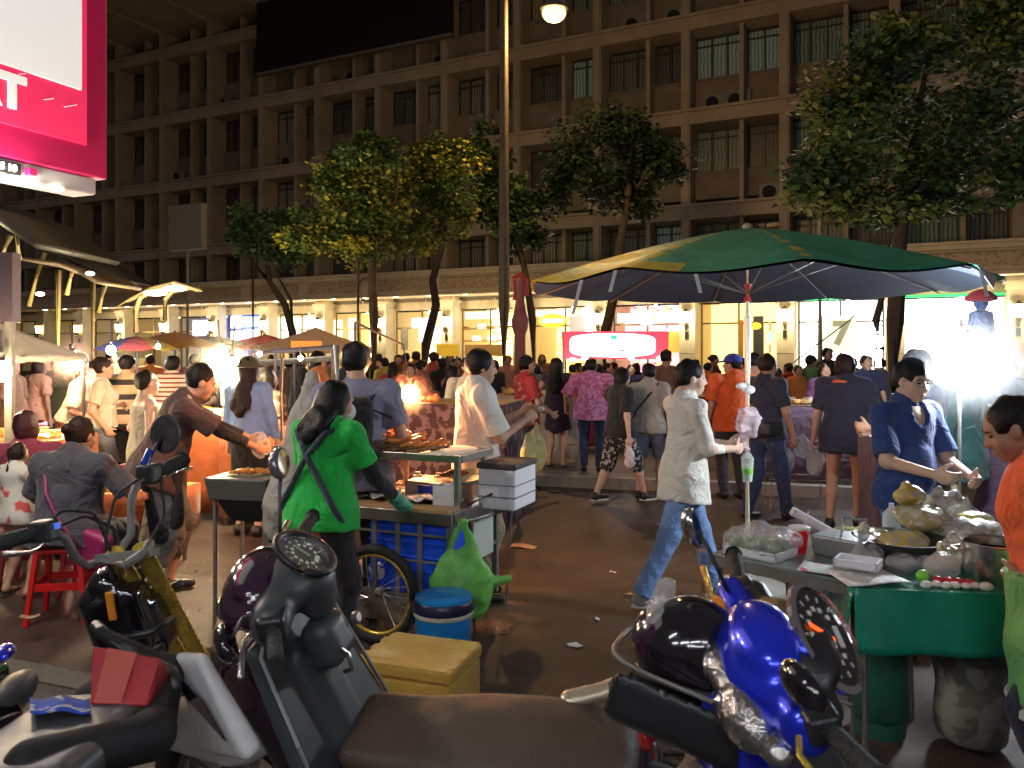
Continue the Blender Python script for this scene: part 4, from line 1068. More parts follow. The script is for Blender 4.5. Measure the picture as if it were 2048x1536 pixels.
for i in range(5):
    m = MB(); m.tube([(-.07, 0, 0), (-.02, 0, .01), (.07, 0, .0)], [.008, .014, .008], 8); o = m.build('sausage', M_meat2, smooth=180); o.matrix_world = cart_m @ Matrix.Translation((-.26+.02*i, .44+.015*i, .88+.012*(i % 3))) @ Matrix.Rotation(.3*i, 4, 'Z'); tag(o, 'brown sausage heaped behind the navy box on the cart', 'sausage', 'sausages on the cart')
m = MB(); m.lathe([(.001, 0), (.09, .0), (.11, .03), (.108, .03), (.088, .004), (.001, .004)], n=20); o = m.build('tray', mat('pale_green_tray', (.6, .68, .5), rough=.5), smooth=60); o.matrix_world = cart_m @ Matrix.Translation((-.12, .46, .87)) @ Matrix.Rotation(.25, 4, 'X'); tag(o, 'pale round dish leaning behind the frosted tub on the cart', 'dish')
m = MB(); m.box((-.30, .46, .80), (.20, .13, .06)); o = m.build('serving_box', M_steel, bevel=.01); o.matrix_world = cart_m; tag(o, 'long steel box under the dish at the back of the cart table', 'box')
# styrofoam box with black lid on an outrigger shelf at the back right corner
sbm = cart_m @ Matrix.Translation((.115, .52, .715))
t = thing('foam_box', 'white polystyrene box with a dark lid strapped to the right end of the cart', 'box', mx=sbm)
M_foam = mat('foam_white', (.74, .76, .80), rough=.7, var=.06)
m = MB(); m.box((0, 0, .125), (.12, .17, .12)); m.build('body', M_foam, t, bevel=.012); m = MB(); m.box((0, 0, .262), (.128, .178, .018)); m.build('lid', mat('dark_lid', (.05, .035, .04), rough=.6), t, bevel=.008)
m = MB(); m.box((0, 0, .08), (.1225, .1725, .004)); m.box((0, 0, .15), (.1225, .1725, .003)); m.build('cord', mat('grey_cord', (.2, .18, .2), rough=.8), t)
m = MB(); m.tube([cw(.0, .20, .77), cw(.10, .38, .82), cw(.20, .60, .90)], .011, 8); o = m.build('folded_umbrella', mat('plum_stick', (.10, .03, .09), rough=.5), smooth=180); tag(o, 'thin folded dark purple umbrella tied across the polystyrene box', 'umbrella')

def carrier_bag(name, label, top, mats_, h, wd, group=None, seed=1, dp=.5, handles=True, contents=None, cat='bag', vox=.007, tail=None):
    """hanging carrier bag: two handles meeting at top (world point), body below"""
    t = Vector(top); S = SDF(vox, .03)
    cz = t.z-h*.62; c = Vector((t.x, t.y, cz))
    S.ell(c, (wd*.5, wd*.5*dp, h*.34)); S.ell(c+V(.0, 0, -h*.10), (wd*.46, wd*.46*dp, h*.28)); S.cap(c+V(0, 0, h*.1), c+V(0, 0, h*.32), wd*.34, wd*.16, flat=((0, 1, 0), dp), k=.03)
    if handles:
        for s_ in (-1, 1): S.cap(c+V(s_*wd*.22, 0, h*.25), t+V(s_*.008, 0, 0), wd*.10, .010, flat=((0, 1, 0), .45), k=.02)
    if tail: S.cap(c+V(*tail[0]), c+V(*tail[1]), tail[2], tail[2]*1.3, flat=((0, 1, 0), .4), k=.02)
    S.wrinkle(.008, 55, seed); S.wrinkle(.007, 24, seed+3)
    o = S.build(name, mats_, label=None); tag(o, label, cat, group)
    return o
hk = cw(.02, .04, .70)
carrier_bag('carrier_bag', 'large bright green see through carrier bag of rubbish hanging at the cart corner', hk+V(.02, -.03, 0), M_filmgreen, .56, .36, seed=4, tail=((.05, 0, .02), (.24, 0, .03), .028))
for i, (dx, dz, m_, sc, lb) in enumerate(((-.03, -.31, mat('foam_ball', (.75, .8, .78), rough=.6), (.08, .05, .10), 'crumpled white packaging inside the green carrier bag'), (-.10, -.35, mat('red_scrap', (.7, .10, .03), rough=.5), (.030, .03, .022), 'small red wrapper inside the green carrier bag'), (.02, -.40, mat('lime_scrap', (.45, .6, .3), rough=.6), (.09, .05, .07), 'pale lime scraps inside the green carrier bag'))):
    S = SDF(.006, .01); S.ell(hk+V(dx, (-.075 if i == 1 else 0), dz), sc); S.wrinkle(.008, 60, i); o = S.build('packaging', m_); tag(o, lb, 'packaging')

# ================================================================== cooler and boxes beside the cart
cp = V((887-HX)/F*4.15, 4.15, 0)
t = thing('water_cooler', 'round blue drinks cooler with a dark band and swing handle below the cart corner', 'cooler', cp)
M_cool = mat('cooler_blue', (.008, .26, .72), rough=.35, var=.08, coat=.4)
m = MB(); m.lathe([(.125, 0), (.135, .02), (.148, .29), (.150, .30)], n=36); m.build('body', M_cool, t, smooth=50)
m = MB(); m.lathe([(.153, .298), (.156, .302), (.156, .318), (.153, .322)], n=36); m.build('rim', mat('cooler_cream', (.62, .60, .50), rough=.5), t, smooth=50)
m = MB(); m.lathe([(.158, .323), (.160, .33), (.160, .365), (.150, .378)], n=36); m.build('band', mat('cooler_navy', (.015, .015, .06), rough=.35), t, smooth=50)
m = MB(); m.lathe([(.149, .374), (.147, .392), (.13, .402), (.09, .408), (.001, .410)], n=36); m.build('lid', M_cool, t, smooth=50)
m = MB(); m.tube([(.157, 0, .27), (.165, -.05, .20), (.11, -.14, .12), (.0, -.175, .07), (-.11, -.14, .12), (-.165, -.05, .20), (-.157, 0, .27)], .007, 6); m.build('handle', M_black, t, smooth=180)
M_tape = mat('taped_foam', (.76, .47, .09), rough=.30, var=.16, scale=5, bump=.3, bscale=22, coat=.8)
t = thing('taped_box', 'large polystyrene box wrapped in glossy yellow brown tape in front of the cart', 'box', (-.41, 3.55, 0), R(-19))
m = MB(); m.box((0, 0, .135), (.222, .178, .135)); m.build('body', M_tape, t, bevel=.012); m = MB(); m.box((0, 0, .300), (.228, .184, .028)); lid = m.build('lid', M_tape, t, bevel=.012)
m = MB()
for i in range(4): m.box((-.16+.105*i, 0, .3285), (.055, .1835, .0008+.0004*(i % 2)), rot=(0, 0, .03*(i % 3-1)))
for i in range(3): m.box((0, -.11+.10*i, .3300), (.2275, .026, .0008), rot=(0, 0, .04*(i-1)))
m.build('tape_strip', mat('tape_strip', (.80, .52, .13), rough=.2, var=.12, scale=9, coat=1.), t)
m = MB(); m.box((0, 0, .11), (.13, .11, .11)); m.box((0, 0, .235), (.137, .117, .014)); o = m.build('plastic_box', mat('pink_plastic', (.75, .05, .15), rough=.4, var=.1), bevel=.01, loc=(-.835, 3.62, 0), rot=(0, 0, .2)); tag(o, 'pink plastic box tucked between the yellow taped box and the white scooter', 'box')

# ================================================================== green umbrella
UP = V((1495-HX)/F*5.5, 5.5, 0)
t = thing('market_umbrella', 'big green market umbrella with faded yellow edges and dark lining over the food stall', 'umbrella', UP)
m = MB(); m.cyl((0, 0, 0), (0, 0, 1.9), .026); m.cyl((0, 0, 1.85), (0, 0, 2.46), .019); m.m = 1; m.cyl((0, 0, 2.0), (0, 0, 2.12), .028)
m.build('pole', [mat('umbrella_pole', (.74, .78, .70), rough=.3, metal=.1, var=.1), mat('pole_red', (.35, .03, .04), rough=.5)], t, smooth=40)
m = MB(); m.lathe([(.28, 0), (.27, .05), (.08, .08), (.04, .12)], n=20); m.build('base', mat('base_conc', (.3, .3, .28), rough=.9), t, smooth=50)
NR = 10; RO = .22
def can(r, th, off=0):
    a = (th-RO)*NR/(2*math.pi); f = abs(math.sin(math.pi*a)); Rr = 1.53*(1-.035*f*r)
    ed = .16*max(0, math.cos(th-math.pi+.1))**2
    zz = 2.50-.385*(r**1.28)-.035*f*r*r - (.008*math.sin(9*th+1)*r**4) - off
    return V(Rr*r*math.cos(th), Rr*r*math.sin(th), zz)
M_ug = patches('umbrella_green', (.03, .34, .18), (.05, .42, .24), scale=5, thr=.5, rough=.45); M_uy = patches('umbrella_yellow', (.60, .48, .04), (.15, .42, .14), scale=9, thr=.60, rough=.55)
m = MB(); nu, nv = 120, 20
for j in range(nv+1):
    for i in range(nu): m.v.append(tuple(can(j/nv if j else .004, 2*math.pi*i/nu)))
for j in range(nv):
    for i in range(nu):
        th = 2*math.pi*(i+.5)/nu; r = (j+.5)/nv
        left = math.cos(th-math.pi*1.03) > .60
        seam = abs(((th-RO)*NR/(2*math.pi)+.5) % 1-.5) < .05
        y = (left and (r > .90 or .60 < r < .76) and not (.60 < r < .76 and math.cos(th-math.pi*1.03) < .8)) or (seam and .2 < r < .97 and (j*7+i) % 3)
        m.f.append((j*nu+i, j*nu+(i+1) % nu, (j+1)*nu+(i+1) % nu, (j+1)*nu+i)); m.mi.append(1 if y else 0)
m.build('canopy', [M_ug, M_uy], t, smooth=180)
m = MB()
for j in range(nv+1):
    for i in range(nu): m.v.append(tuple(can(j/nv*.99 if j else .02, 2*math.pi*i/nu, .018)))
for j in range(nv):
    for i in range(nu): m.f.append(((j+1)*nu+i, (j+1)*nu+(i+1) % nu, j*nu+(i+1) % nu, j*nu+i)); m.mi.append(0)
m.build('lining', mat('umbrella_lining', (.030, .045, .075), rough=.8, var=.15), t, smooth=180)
for k in range(NR):
    th = RO+2*math.pi*k/NR
    m = MB(); m.tube([can(r, th, .03) for r in (.03, .3, .6, .85, 1.0)], .006, 6); m.tube([(0, 0, 2.05), tuple(can(.52, th, .035))], .005, 6); m.build('rib', M_greymetal, t, smooth=180)
for th, L_ in ((3.75, .20), (3.95, .12), (4.25, .10), (5.35, .14)):
    p0 = can(1., th, .01); m = MB(); m.grid(lambda u, v: p0+V(.02*(u-.5)+.05*v*L_/.2*(-1 if th < 4 else 1), 0, -v*L_), 1, 5); m.build('loose_tie', mat('white_ribbon', (.7, .72, .74), rough=.6), t, solid=.002)
m = MB(); m.sphere((0, 0, 2.515), .035, 6, (1, 1, .7)); m.build('finial', mat('finial', (.6, .45, .3), rough=.5), t)
p0, p1, p2 = can(1., 5.3, -.008), can(1., 5.62, -.008), can(.90, 5.45, -.012)
m = MB(); m.add([p0, p1, p2, (p0+p1)/2+V(.02, -.02, -.10)], [(0, 1, 2), (0, 3, 1)]); m.build('torn_flap', mat('white_ribbon', (.7, .72, .74)), t, solid=.003)
m = MB(); m.sphere((0, -.03, 1.395), .045, 6, (1, .7, .7)); m.sphere((-.05, -.03, 1.42), .04, 6, (1, .6, .6)); o = m.build('tied_cloth', mat('white_cloth_knot', (.75, .77, .8), rough=.8), t, smooth=180)

# ================================================================== stall tables at the right
M_gcloth = mat('green_oilcloth', (.006, .22, .135), rough=.26, var=.10, scale=3, bump=.25, bscale=7, coat=.5)
A = V(.90, 3.62, 0); e1 = V(.42, -.44, 0).normalized(); e2 = V(-e1.y, e1.x, 0)
t = thing('side_table', 'plain metal folding table under lettuce and a red cup, left of the green cloth table', 'table', A, math.atan2(e1.y, e1.x))
m = MB(); m.box((.37, .34, .735), (.37, .34, .012)); m.build('table_top', mat('table_slate', (.20, .24, .22), rough=.35, metal=.4), t, bevel=.004)
m = MB(); m.box((.33, .0, .715), (.33, .012, .02)); m.box((.0, .34, .715), (.012, .34, .02)); m.build('apron_rail', M_greymetal, t)
for (x, y) in ((.03, .03), (.63, .03), (.03, .65), (.63, .65)):
    m = MB(); m.tube([(x, y, .72), (x, y, .0)], .012, 8); m.build('leg', M_greymetal, t)
m = MB(); m.tube([(.03, .03, .3), (.03, .65, .3)], .008, 6); m.tube([(.03, .03, .25), (.63, .03, .25)], .008, 6); m.build('stretcher', M_greymetal, t)
t1m = t.matrix_basis.copy(); t1m = Matrix.Translation(A) @ Matrix.Rotation(math.atan2(e1.y, e1.x), 4, 'Z')
B0 = V(1.33, 3.10, 0); r2 = R(-8); t2m = Matrix.Translation(B0) @ Matrix.Rotation(r2, 4, 'Z')
t = thing('stall_table', 'food stall table covered with shiny dark green oilcloth at the right', 'table', B0, r2)
m = MB(); m.box((.55, .42, .728), (.54, .41, .012)); m.build('table_top', M_wood, t)
for (x, y) in ((.05, .05), (1.05, .05), (.05, .78), (1.05, .78)):
    m = MB(); m.tube([(x, y, .715), (x, y, 0)], .016, 8); m.build('leg', M_greymetal, t)
def cl_(u, v):
    # u along the front, v from the back of the top over the edge and down
    x = -.01+1.12*u
    if v < .7: y = .84-.855*(v/.7); z = .7435
    else:
        q = (v-.7)/.3; y = -.015-.03*q-.012*math.sin(u*22)*q-.01*math.sin(u*9+1)*q; z = .7435-.235*q
    return V(x, y, z+(.002*math.sin(31*u+7*v) if v < .69 else 0))
m = MB(); m.grid(cl_, 60, 30)
m.grid(lambda u, v: V(-.012-.02*v-.01*math.sin(u*14)*v, .84-.855*u, .7435-.22*v), 30, 5)
o = m.build('oilcloth', M_gcloth, smooth=70, solid=.003); o.matrix_world = t2m; tag(o, 'shiny dark green oilcloth draped over the stall table at the right', 'tablecloth')
# gas cylinder
gp = V((1757-HX)/F*3.5, 3.5, 0)
t = thing('gas_cylinder', 'dark green gas cylinder standing under the green cloth table', 'gas cylinder', gp)
M_gas = mat('gas_green', (.02, .12, .075), rough=.45, var=.15, scale=8)
m = MB(); m.lathe([(.001, .05), (.09, .055), (.122, .09), (.124, .38), (.118, .42), (.08, .47), (.001, .49)], n=30); m.build('body', M_gas, t, smooth=50)
m = MB(); m.lathe([(.108, 0), (.110, 0), (.112, .07), (.104, .07)], n=30); m.build('foot_ring', M_gas, t, smooth=50); m = MB(); m.tube([(.075*math.cos(a), .075*math.sin(a), .55) for a in np.linspace(.4, 5.9, 16)], .008, 6); m.bar((.07, 0, .46), (.07, 0, .55), .02, .005); m.bar((-.07, 0, .46), (-.07, 0, .55), .02, .005); m.cyl((0, 0, .48), (0, 0, .54), .02, n=10); m.build('valve_guard', M_gas, t)
S = SDF(.010, .05); c = V((1945-HX)/F*3.35, 3.35, 0); S.box(c+V(0, 0, .22), (.125, .11, .20), rnd=.06); S.ell(c+V(0, 0, .16), (.15, .13, .15)); S.box(c+V(.01, 0, .40), (.12, .05, .03), rnd=.02); S.wrinkle(.010, 22, 2)
o = S.build('sack', patches('sack_print', (.17, .17, .13), (.30, .30, .25), scale=13, thr=.5, rough=.9)); tag(o, 'grubby pale printed sack slumped under the stall table beside the gas cylinder', 'sack')
# ---- food on the tables
def at1(x, y, z=.747): return t1m @ Matrix.Translation((x, y, z))
def at2(x, y, z=.747): return t2m @ Matrix.Translation((x-.09, y, z))
o = openbox('food_tray', (0, 0, .02), (.13, .10, .02), M_foam, lab='shallow foam tray of lettuce in a clear bag on the metal table', cat='tray', mx=at1(.17, .13))
rs = random.Random(11); m = MB()
for i in range(420):
    x, y = rs.uniform(-.115, .115), rs.uniform(-.085, .085); z = .012+rs.uniform(0, .045); a = rs.uniform(0, 6.3); L_ = rs.uniform(.015, .035); d1 = V(math.cos(a), math.sin(a), rs.uniform(-.2, .9)).normalized(); d2 = V(-math.sin(a), math.cos(a), rs.uniform(-.6, .6)); p0 = V(x, y, z)
    m.add([p0-d2*L_*.5, p0+d1*L_*.6-d2*L_*.6, p0+d1*L_+d2*.1*L_, p0+d1*L_*.5+d2*L_*.6], [(0, 1, 2, 3)])
o = m.build('lettuce', mat('lettuce_green', (.16, .36, .10), rough=.45, var=.4, scale=30)); o.matrix_world = at1(.17, .13); tag(o, 'heap of green lettuce leaves on the foam tray', 'lettuce', kind='stuff')
S = SDF(.008, .03); S.box((0, 0, .045), (.145, .115, .045), rnd=.035); S.wrinkle(.010, 40, 9); S.wrinkle(.005, 90, 2); o = S.build('plastic_bag', M_film); o.matrix_world = at1(.17, .14, .772); tag(o, 'puffed clear plastic bag over the lettuce tray on the metal table', 'bag')
t = thing('paper_cup', 'red paper cup with a white rim and straw on the metal table', 'cup', mx=at1(.27, .30))
m = MB(); m.lathe([(.032, 0), (.045, .115), (.043, .115), (.031, .004)], n=24); m.m = 1; m.lathe([(.0455, .105), (.048, .116), (.044, .118)], n=24); m.m = 2; m.sphere((.01, -.040, .065), .013, 6, (1.3, .35, .8)); m.build('cup', [mat('cup_red', (.65, .02, .025), rough=.4, var=.05), M_white, M_white], t, smooth=50)
m = MB(); m.cyl((0, 0, .02), (.045, .0, .19), .004); m.build('straw', M_white, t)
t = thing('steel_pan', 'square grey steel pan with a raised handle behind the red cup', 'pan', mx=at1(.44, .40))
m = MB(); m.box((0, 0, .045), (.11, .09, .045), taper=1.1); m.build('pan_body', mat('dull_steel', (.42, .44, .44), rough=.4, metal=.7), t, bevel=.01); m = MB(); m.tube([(-.05, .08, .09), (-.05, .09, .15), (.05, .09, .15), (.05, .08, .09)], .008, 6); m.build('handle', mat('dull_steel', (.4, .4, .4)), t)
t = thing('wok', 'dark round wok full of shadow at the back of the tables', 'wok', mx=at1(.62, .54))
m = MB(); m.lathe([(.001, .0), (.08, .005), (.16, .04), (.20, .09), (.19, .09), (.15, .045), (.08, .012), (.001, .008)], n=30); m.build('bowl', mat('wok_iron', (.10, .115, .10), rough=.4, metal=.6), t, smooth=60)
for i, (x, y, w_, l_, c, lb, rot) in enumerate(((.52, .10, .13, .09, (.72, .84, .76), 'pale green printed paper bag flat near the table edge', .3), (.0, .20, .07, .05, (.72, .18, .42), 'small pink printed paper on the tables behind the scooter grip', -.2), (.16, .12, .13, .11, (.75, .80, .76), 'white patterned paper hanging at the left end of the green cloth', .25))):
    m = MB(); m.grid(lambda u, v: (w_*(2*u-1), l_*(2*v-1), .006+.006*math.sin(5*u+2*i)*math.sin(4*v+i)), 8, 8)
    o = m.build('paper_sheet', patches(f'paper_{i}', c, tuple(min(1, x_*1.25+.05) for x_ in c), scale=18, thr=.55, rough=.5), smooth=180, solid=.002); o.matrix_world = (at1 if i == 0 else at2)(x, y, .751) @ Matrix.Rotation(rot, 4, 'Z'); tag(o, lb, 'paper')
def lump(name, label, mx, parts, m_, vox=.008, wr=.006, group=None, cat='food bag', sc=45, seed=2):
    S = SDF(vox, .02)
    for c, r in parts: S.ell(c, r)
    S.wrinkle(wr, sc, seed); o = S.build(name, m_); o.matrix_world = mx; tag(o, label, cat, group); return o
M_noodle = patches('noodle', (.42, .36, .16), (.60, .58, .45), scale=28, thr=.5, rough=.25, bump=.5, coat=.8)
M_noodle2 = patches('egg_yellow', (.62, .48, .10), (.50, .46, .32), scale=22, thr=.52, rough=.25, bump=.5, coat=.8)
M_noodle3 = patches('white_noodle', (.70, .70, .66), (.45, .42, .34), scale=30, thr=.55, rough=.3, bump=.5, coat=.8)
lump('noodle_bag', 'clear bag of pale brown noodles topmost on the heap of food bags', at2(.55, .60, .90), [((0, 0, 0), (.11, .08, .06)), ((.08, .02, -.03), (.07, .07, .05)), ((-.08, .02, .02), (.05, .04, .03))], M_noodle, seed=4)
lump('noodle_bag', 'clear bag of yellow noodles at the left of the heap of food bags', at2(.40, .44, .81), [((0, 0, 0), (.10, .09, .055)), ((.05, .02, .01), (.08, .07, .05))], M_noodle2, seed=6)
lump('noodle_bag', 'clear bag of greyish noodles at the right of the heap of food bags', at2(.72, .58, .84), [((0, 0, 0), (.11, .09, .07)), ((.09, .03, .0), (.08, .08, .06))], M_noodle3, seed=8)
lump('omelette_bag', 'bright yellow egg packet beside the raised pot at the right', at2(.82, .74, .88), [((0, 0, 0), (.09, .06, .035))], M_noodle2, seed=9)
lump('cabbage_heap', 'small heap of chopped yellow green vegetables at the back of the tables', at2(.30, .80, .78), [((0, 0, 0), (.11, .07, .03)), ((.05, 0, .01), (.05, .05, .03))], patches('cabbage', (.50, .46, .08), (.22, .24, .05), scale=40, thr=.5, rough=.4, bump=.6), cat='vegetables', seed=10)
lump('clear_bag', 'crumpled clear bag in front of the noodle heap', at2(.38, .30, .77), [((0, 0, 0), (.09, .06, .04)), ((.10, 0, 0), (.07, .05, .04))], M_film, seed=12, sc=60, cat='bag')
lump('clear_bag', 'rounded see through bag above the red chillies', at2(.47, .17, .80), [((0, 0, 0), (.075, .06, .05))], M_film, seed=14, sc=60, cat='bag')
lump('lime', 'single bright green lime at the front of the green cloth', at2(.37, .10, .772), [((0, 0, 0), (.026, .024, .024))], mat('lime_skin', (.22, .62, .06), rough=.35), wr=.001, vox=.005, cat='lime')
for i in range(4): lump('chilli_pack', 'small red chilli packet in the row beside the lime', at2(.42+.035*i, .08-.006*i, .762), [((0, 0, 0), (.022, .02, .016))], mat('chilli_red', (.55, .03, .05), rough=.3), wr=.002, vox=.005, cat='packet', group='red chilli packets', seed=i)
for i in range(7): lump('peeled_garlic', 'small white garlic clove spilled on the front edge of the green cloth', at2(.36+.036*i, .03+.012*(i % 2), .757), [((0, 0, 0), (.022, .018, .013))], mat('garlic', (.75, .73, .68), rough=.5), wr=.003, vox=.005, cat='garlic', group='garlic cloves', seed=i)
for i, (x, y, z, sc, mm, lb) in enumerate(((.30, .58, .80, 1., M_noodle, 'tan noodle bag left of the yellow egg bags on the green cloth'), (.60, .40, .80, 1.05, M_noodle3, 'milky white food bag in front of the noodle heap'), (.50, .66, .99, .8, M_noodle2, 'small yellow bag balanced on top of the noodle heap'), (.66, .70, .96, .95, M_noodle3, 'knotted pale food bag at the top right of the noodle heap'), (.52, .30, .79, .8, M_noodle, 'small tan food bag beside the see through bag'), (.22, .34, .78, .8, M_film, 'flattened clear bag left of the yellow noodles'), (.92, .50, .83, 1.1, M_noodle3, 'white food bag behind the steel pot'))):
    lump('food_bag', lb, at2(x, y, z), [((0, 0, 0), (.085*sc, .07*sc, .05*sc)), ((.05*sc, .02, .01), (.05*sc, .05*sc, .045*sc)), ((-.01, .0, .05*sc), (.022, .018, .03))], mm, seed=20+i, sc=55, wr=.009)
t = thing('steel_pot', 'large shiny steel cooking pot at the right of the green cloth table', 'pot', mx=at2(.66, .16))
m = MB(); m.lathe([(.001, 0), (.105, 0), (.11, .008), (.115, .15), (.125, .155), (.122, .160), (.110, .152), (.104, .012), (.001, .008)], n=36); m.build('pot_body', M_steel, t, smooth=40)
for s_ in (-1, 1): m = MB(); m.tube([(s_*.115, -.03, .13), (s_*.15, -.03, .125), (s_*.15, .03, .125), (s_*.115, .03, .13)], .006, 6); m.build('handle', M_steel, t)
m = MB(); m.lathe([(.001, .12), (.109, .12)], n=30); m.build('broth', mat('broth', (.25, .15, .08), rough=.15), t)
for i, (mx, h, lb) in enumerate(((at1(.60, .15, .79) @ Matrix.Rotation(.2, 4, 'Z'), (.085, .06, .018), 'white foam tray lying beside the wok nearest the scooter mirror'), (at2(.22, .52, .79) @ Matrix.Rotation(.1, 4, 'Z'), (.10, .06, .018), 'white foam tray next to the yellow noodle bag'), (at2(.10, .70, .84) @ Matrix.Rotation(.5, 4, 'Y'), (.12, .035, .02), 'long white foam lid propped up behind the tables'))):
    openbox('foam_tray', (0, 0, 0), h, M_foam, lab=lb, cat='tray', mx=mx)
m = MB(); m.lathe([(.001, 0), (.035, 0), (.04, .01), (.04, .14), (.012, .17), (.012, .19)], n=18); o = m.build('bottle', plastic_bag('bottle_film', (.8, .85, .9), .6), smooth=50); o.matrix_world = at2(.46, .76); tag(o, 'small clear bottle with a white cap behind the noodle bags', 'bottle')
# ================================================================== parked two wheelers
def mx_bike(x, y, rz, lean, z=.128, s=1.): return Matrix.Translation((x, y, z)) @ Matrix.Rotation(rz, 4, 'Z') @ Matrix.Rotation(lean, 4, 'Y') @ Matrix.Scale(s, 4)
M_grip = mat('grip_rubber', (.022, .022, .022), rough=.7, var=.2, bump=.6, bscale=160)
M_inner = mat('scooter_grey_plastic', (.052, .056, .060), rough=.45, var=.15, scale=10, bump=.03, bscale=300); M_matte = mat('matte_black', (.005, .005, .006), rough=.8, var=.15)
M_lens = mat('clear_lens', (.55, .53, .50), rough=.10, var=.35, scale=45, coat=1., spec=1., metal=.92, bump=.5, bscale=45)
M_amber = mat('amber_lens', (.80, .28, .02), rough=.15, var=.1, coat=1.)
M_redl = mat('red_lens', (.55, .01, .01), rough=.15, var=.1, coat=1.)
M_bpaint = mat('metallic_blue', (.012, .035, .82), rough=.22, metal=.45, var=.1, scale=5, coat=1.)
def dial(t, name, c, nrm, r, face, upv=(0, 0, 1), needle=M_redl, marks=True, sx=1.):
    a, b, d = basis(nrm, upv); Mx = Matrix.Translation(c) @ Matrix((-a, b, d)).transposed().to_4x4() @ Matrix.Diagonal((sx, 1, 1, 1))
    if Mx.to_3x3().determinant() < 0: Mx = Matrix.Translation(c) @ Matrix((a, b, d)).transposed().to_4x4() @ Matrix.Diagonal((sx, 1, 1, 1))
    m = MB(); m.lathe([(r*1.14, -.012), (r*1.16, .004), (r*1.02, .008), (r*1.0, .0)], n=30, M=Mx); m.m = 1; m.lathe([(r*1.0, .0), (.001, .0005)], n=30, M=Mx)
    if marks:
        m.m = 2
        for i in range(11):
            an = R(225-27*i); m.box((r*.80*math.cos(an), r*.80*math.sin(an), .0022), (r*.055, r*.02, .001), rot=(0, 0, an), M=Mx)
            m.box((r*.56*math.cos(an), r*.56*math.sin(an), .0022), (r*.05, r*.07, .001), M=Mx)
        m.box((0, -r*.52, .0022), (r*.22, r*.09, .001), M=Mx)
    m.m = 3; m.box((r*.05, r*.18, .006), (r*.045, r*.42, .0015), rot=(0, 0, -.35), M=Mx)
    return m.build(name, [M_chrome, face, mat('dial_white', (.6, .62, .58), rough=.5, emit=.05), needle], t)
def mirror(t, base, head, nrm, w_, h_, back=M_gloss, stem=M_black):
    m = MB(); b = Vector(base); h = Vector(head); m.tube([b, b+(h-b)*.55+V(0, 0, .02), h], .0055, 7); o = m.build('mirror', stem, t, smooth=180)
    a, bb, d = basis(nrm); Mr = Matrix((a, bb, d)).transposed()
    S = SDF(.005, .01); S.ell(h-d*.004, (w_, h_, .030), Mr); S.cut(h+d*.006, d); S.build('mirror_shell', back, o)
    m = MB(); m.lathe([(.001, 0), (1, 0)], n=26, M=Matrix.Translation(h+d*.0075) @ Mr.to_4x4() @ Matrix.Diagonal((w_*.9, h_*.9, 1, 1))); m.build('mirror_glass', M_mirror, o)
def grip(t, a, b, r=.017, end=True):
    m = MB(); a = Vector(a); b = Vector(b); n = 16; m.tube([a+(b-a)*i/n for i in range(n+1)], [r*(1.0+.07*(i % 2)) for i in range(n+1)], 12)
    if end: d = (b-a).normalized(); m.cyl(b, b+d*.012, r*1.25, r*1.1, n=12)
    return m.build('grip', M_grip, t, smooth=60)
def lever(t, pts, m_=M_steel):
    m = MB(); m.tube(pts, [.007]+[.006]*(len(pts)-2)+[.009], 7); return m.build('brake_lever', m_, t, smooth=180)
def tyre(t, c, r, w_=.045, name='wheel', axis=(1, 0, 0), rimm=M_greymetal, spk=5):
    c = Vector(c); a, b, d = basis(axis)
    m = MB(); m.tube([c+(a*math.cos(x)+b*math.sin(x))*(r-w_*.9) for x in np.linspace(0, 2*math.pi, 37)[:-1]], w_, 12, closed=True); o = m.build(name, M_rubber, t, smooth=180)
    m = MB(); m.tube([c+(a*math.cos(x)+b*math.sin(x))*(r-w_*1.8) for x in np.linspace(0, 2*math.pi, 37)[:-1]], w_*.45, 8, closed=True)
    for i in range(spk):
        x = 2*math.pi*i/spk; m.bar(c, c+(a*math.cos(x)+b*math.sin(x))*(r-w_*1.8), .022, .02)
    m.cyl(c-d*.05, c+d*.05, .03); m.build('rim', rimm, o, smooth=40); return o

# ---- A: white and black scooter in the middle foreground
T = mx_bike(-.13, 2.24, R(76), -R(18), .15, .95); SW = thing('motor_scooter', 'black and white scooter with dark plum nose, round speedometer and brown seat, front centre left', 'scooter', mx=T)
St = Matrix.Translation((0, .40, .55)) @ Matrix.Rotation(R(20), 4, 'Z') @ Matrix.Translation((0, -.40, -.55))
sp = lambda x, y, z: St @ V(x, y, z)
s3 = St.to_3x3()
S = SDF(.008, .04)   # handlebar cowl
S.cap(sp(-.16, .42, 1.01), sp(.16, .42, 1.01), .060, flat=(s3 @ V(0, 1, 0), .85)); S.ell(sp(0, .37, 1.03), (.098, .09, .06), s3); S.ell(sp(0, .47, .98), (.12, .07, .065), s3); S.ell(sp(0, .33, .97), (.065, .05, .07), s3)
S.wrinkle(.001, 30, 1); S.build('handlebar_cowl', M_inner, SW)
S = SDF(.008, .03); S.ell(sp(0, .52, 1.0), (.135, .055, .065), s3); S.cap(sp(-.13, .47, 1.01), sp(.13, .47, 1.01), .038); S.ell(sp(0, .47, 1.06), (.12, .07, .035), s3); S.build('nose_fairing', M_plum, SW)
S = SDF(.006, .01); S.ell(sp(0, .545, .975), (.075, .05, .035), s3); S.build('headlight', M_lens, SW)
dial(SW, 'speedometer', sp(0, .345, 1.095), s3 @ V(0, -.55, .83), .066, mat('dial_grey', (.12, .13, .11), rough=.15, coat=1.), upv=s3 @ V(0, 1, 0), needle=mat('needle_dim', (.3, .3, .28), rough=.4))
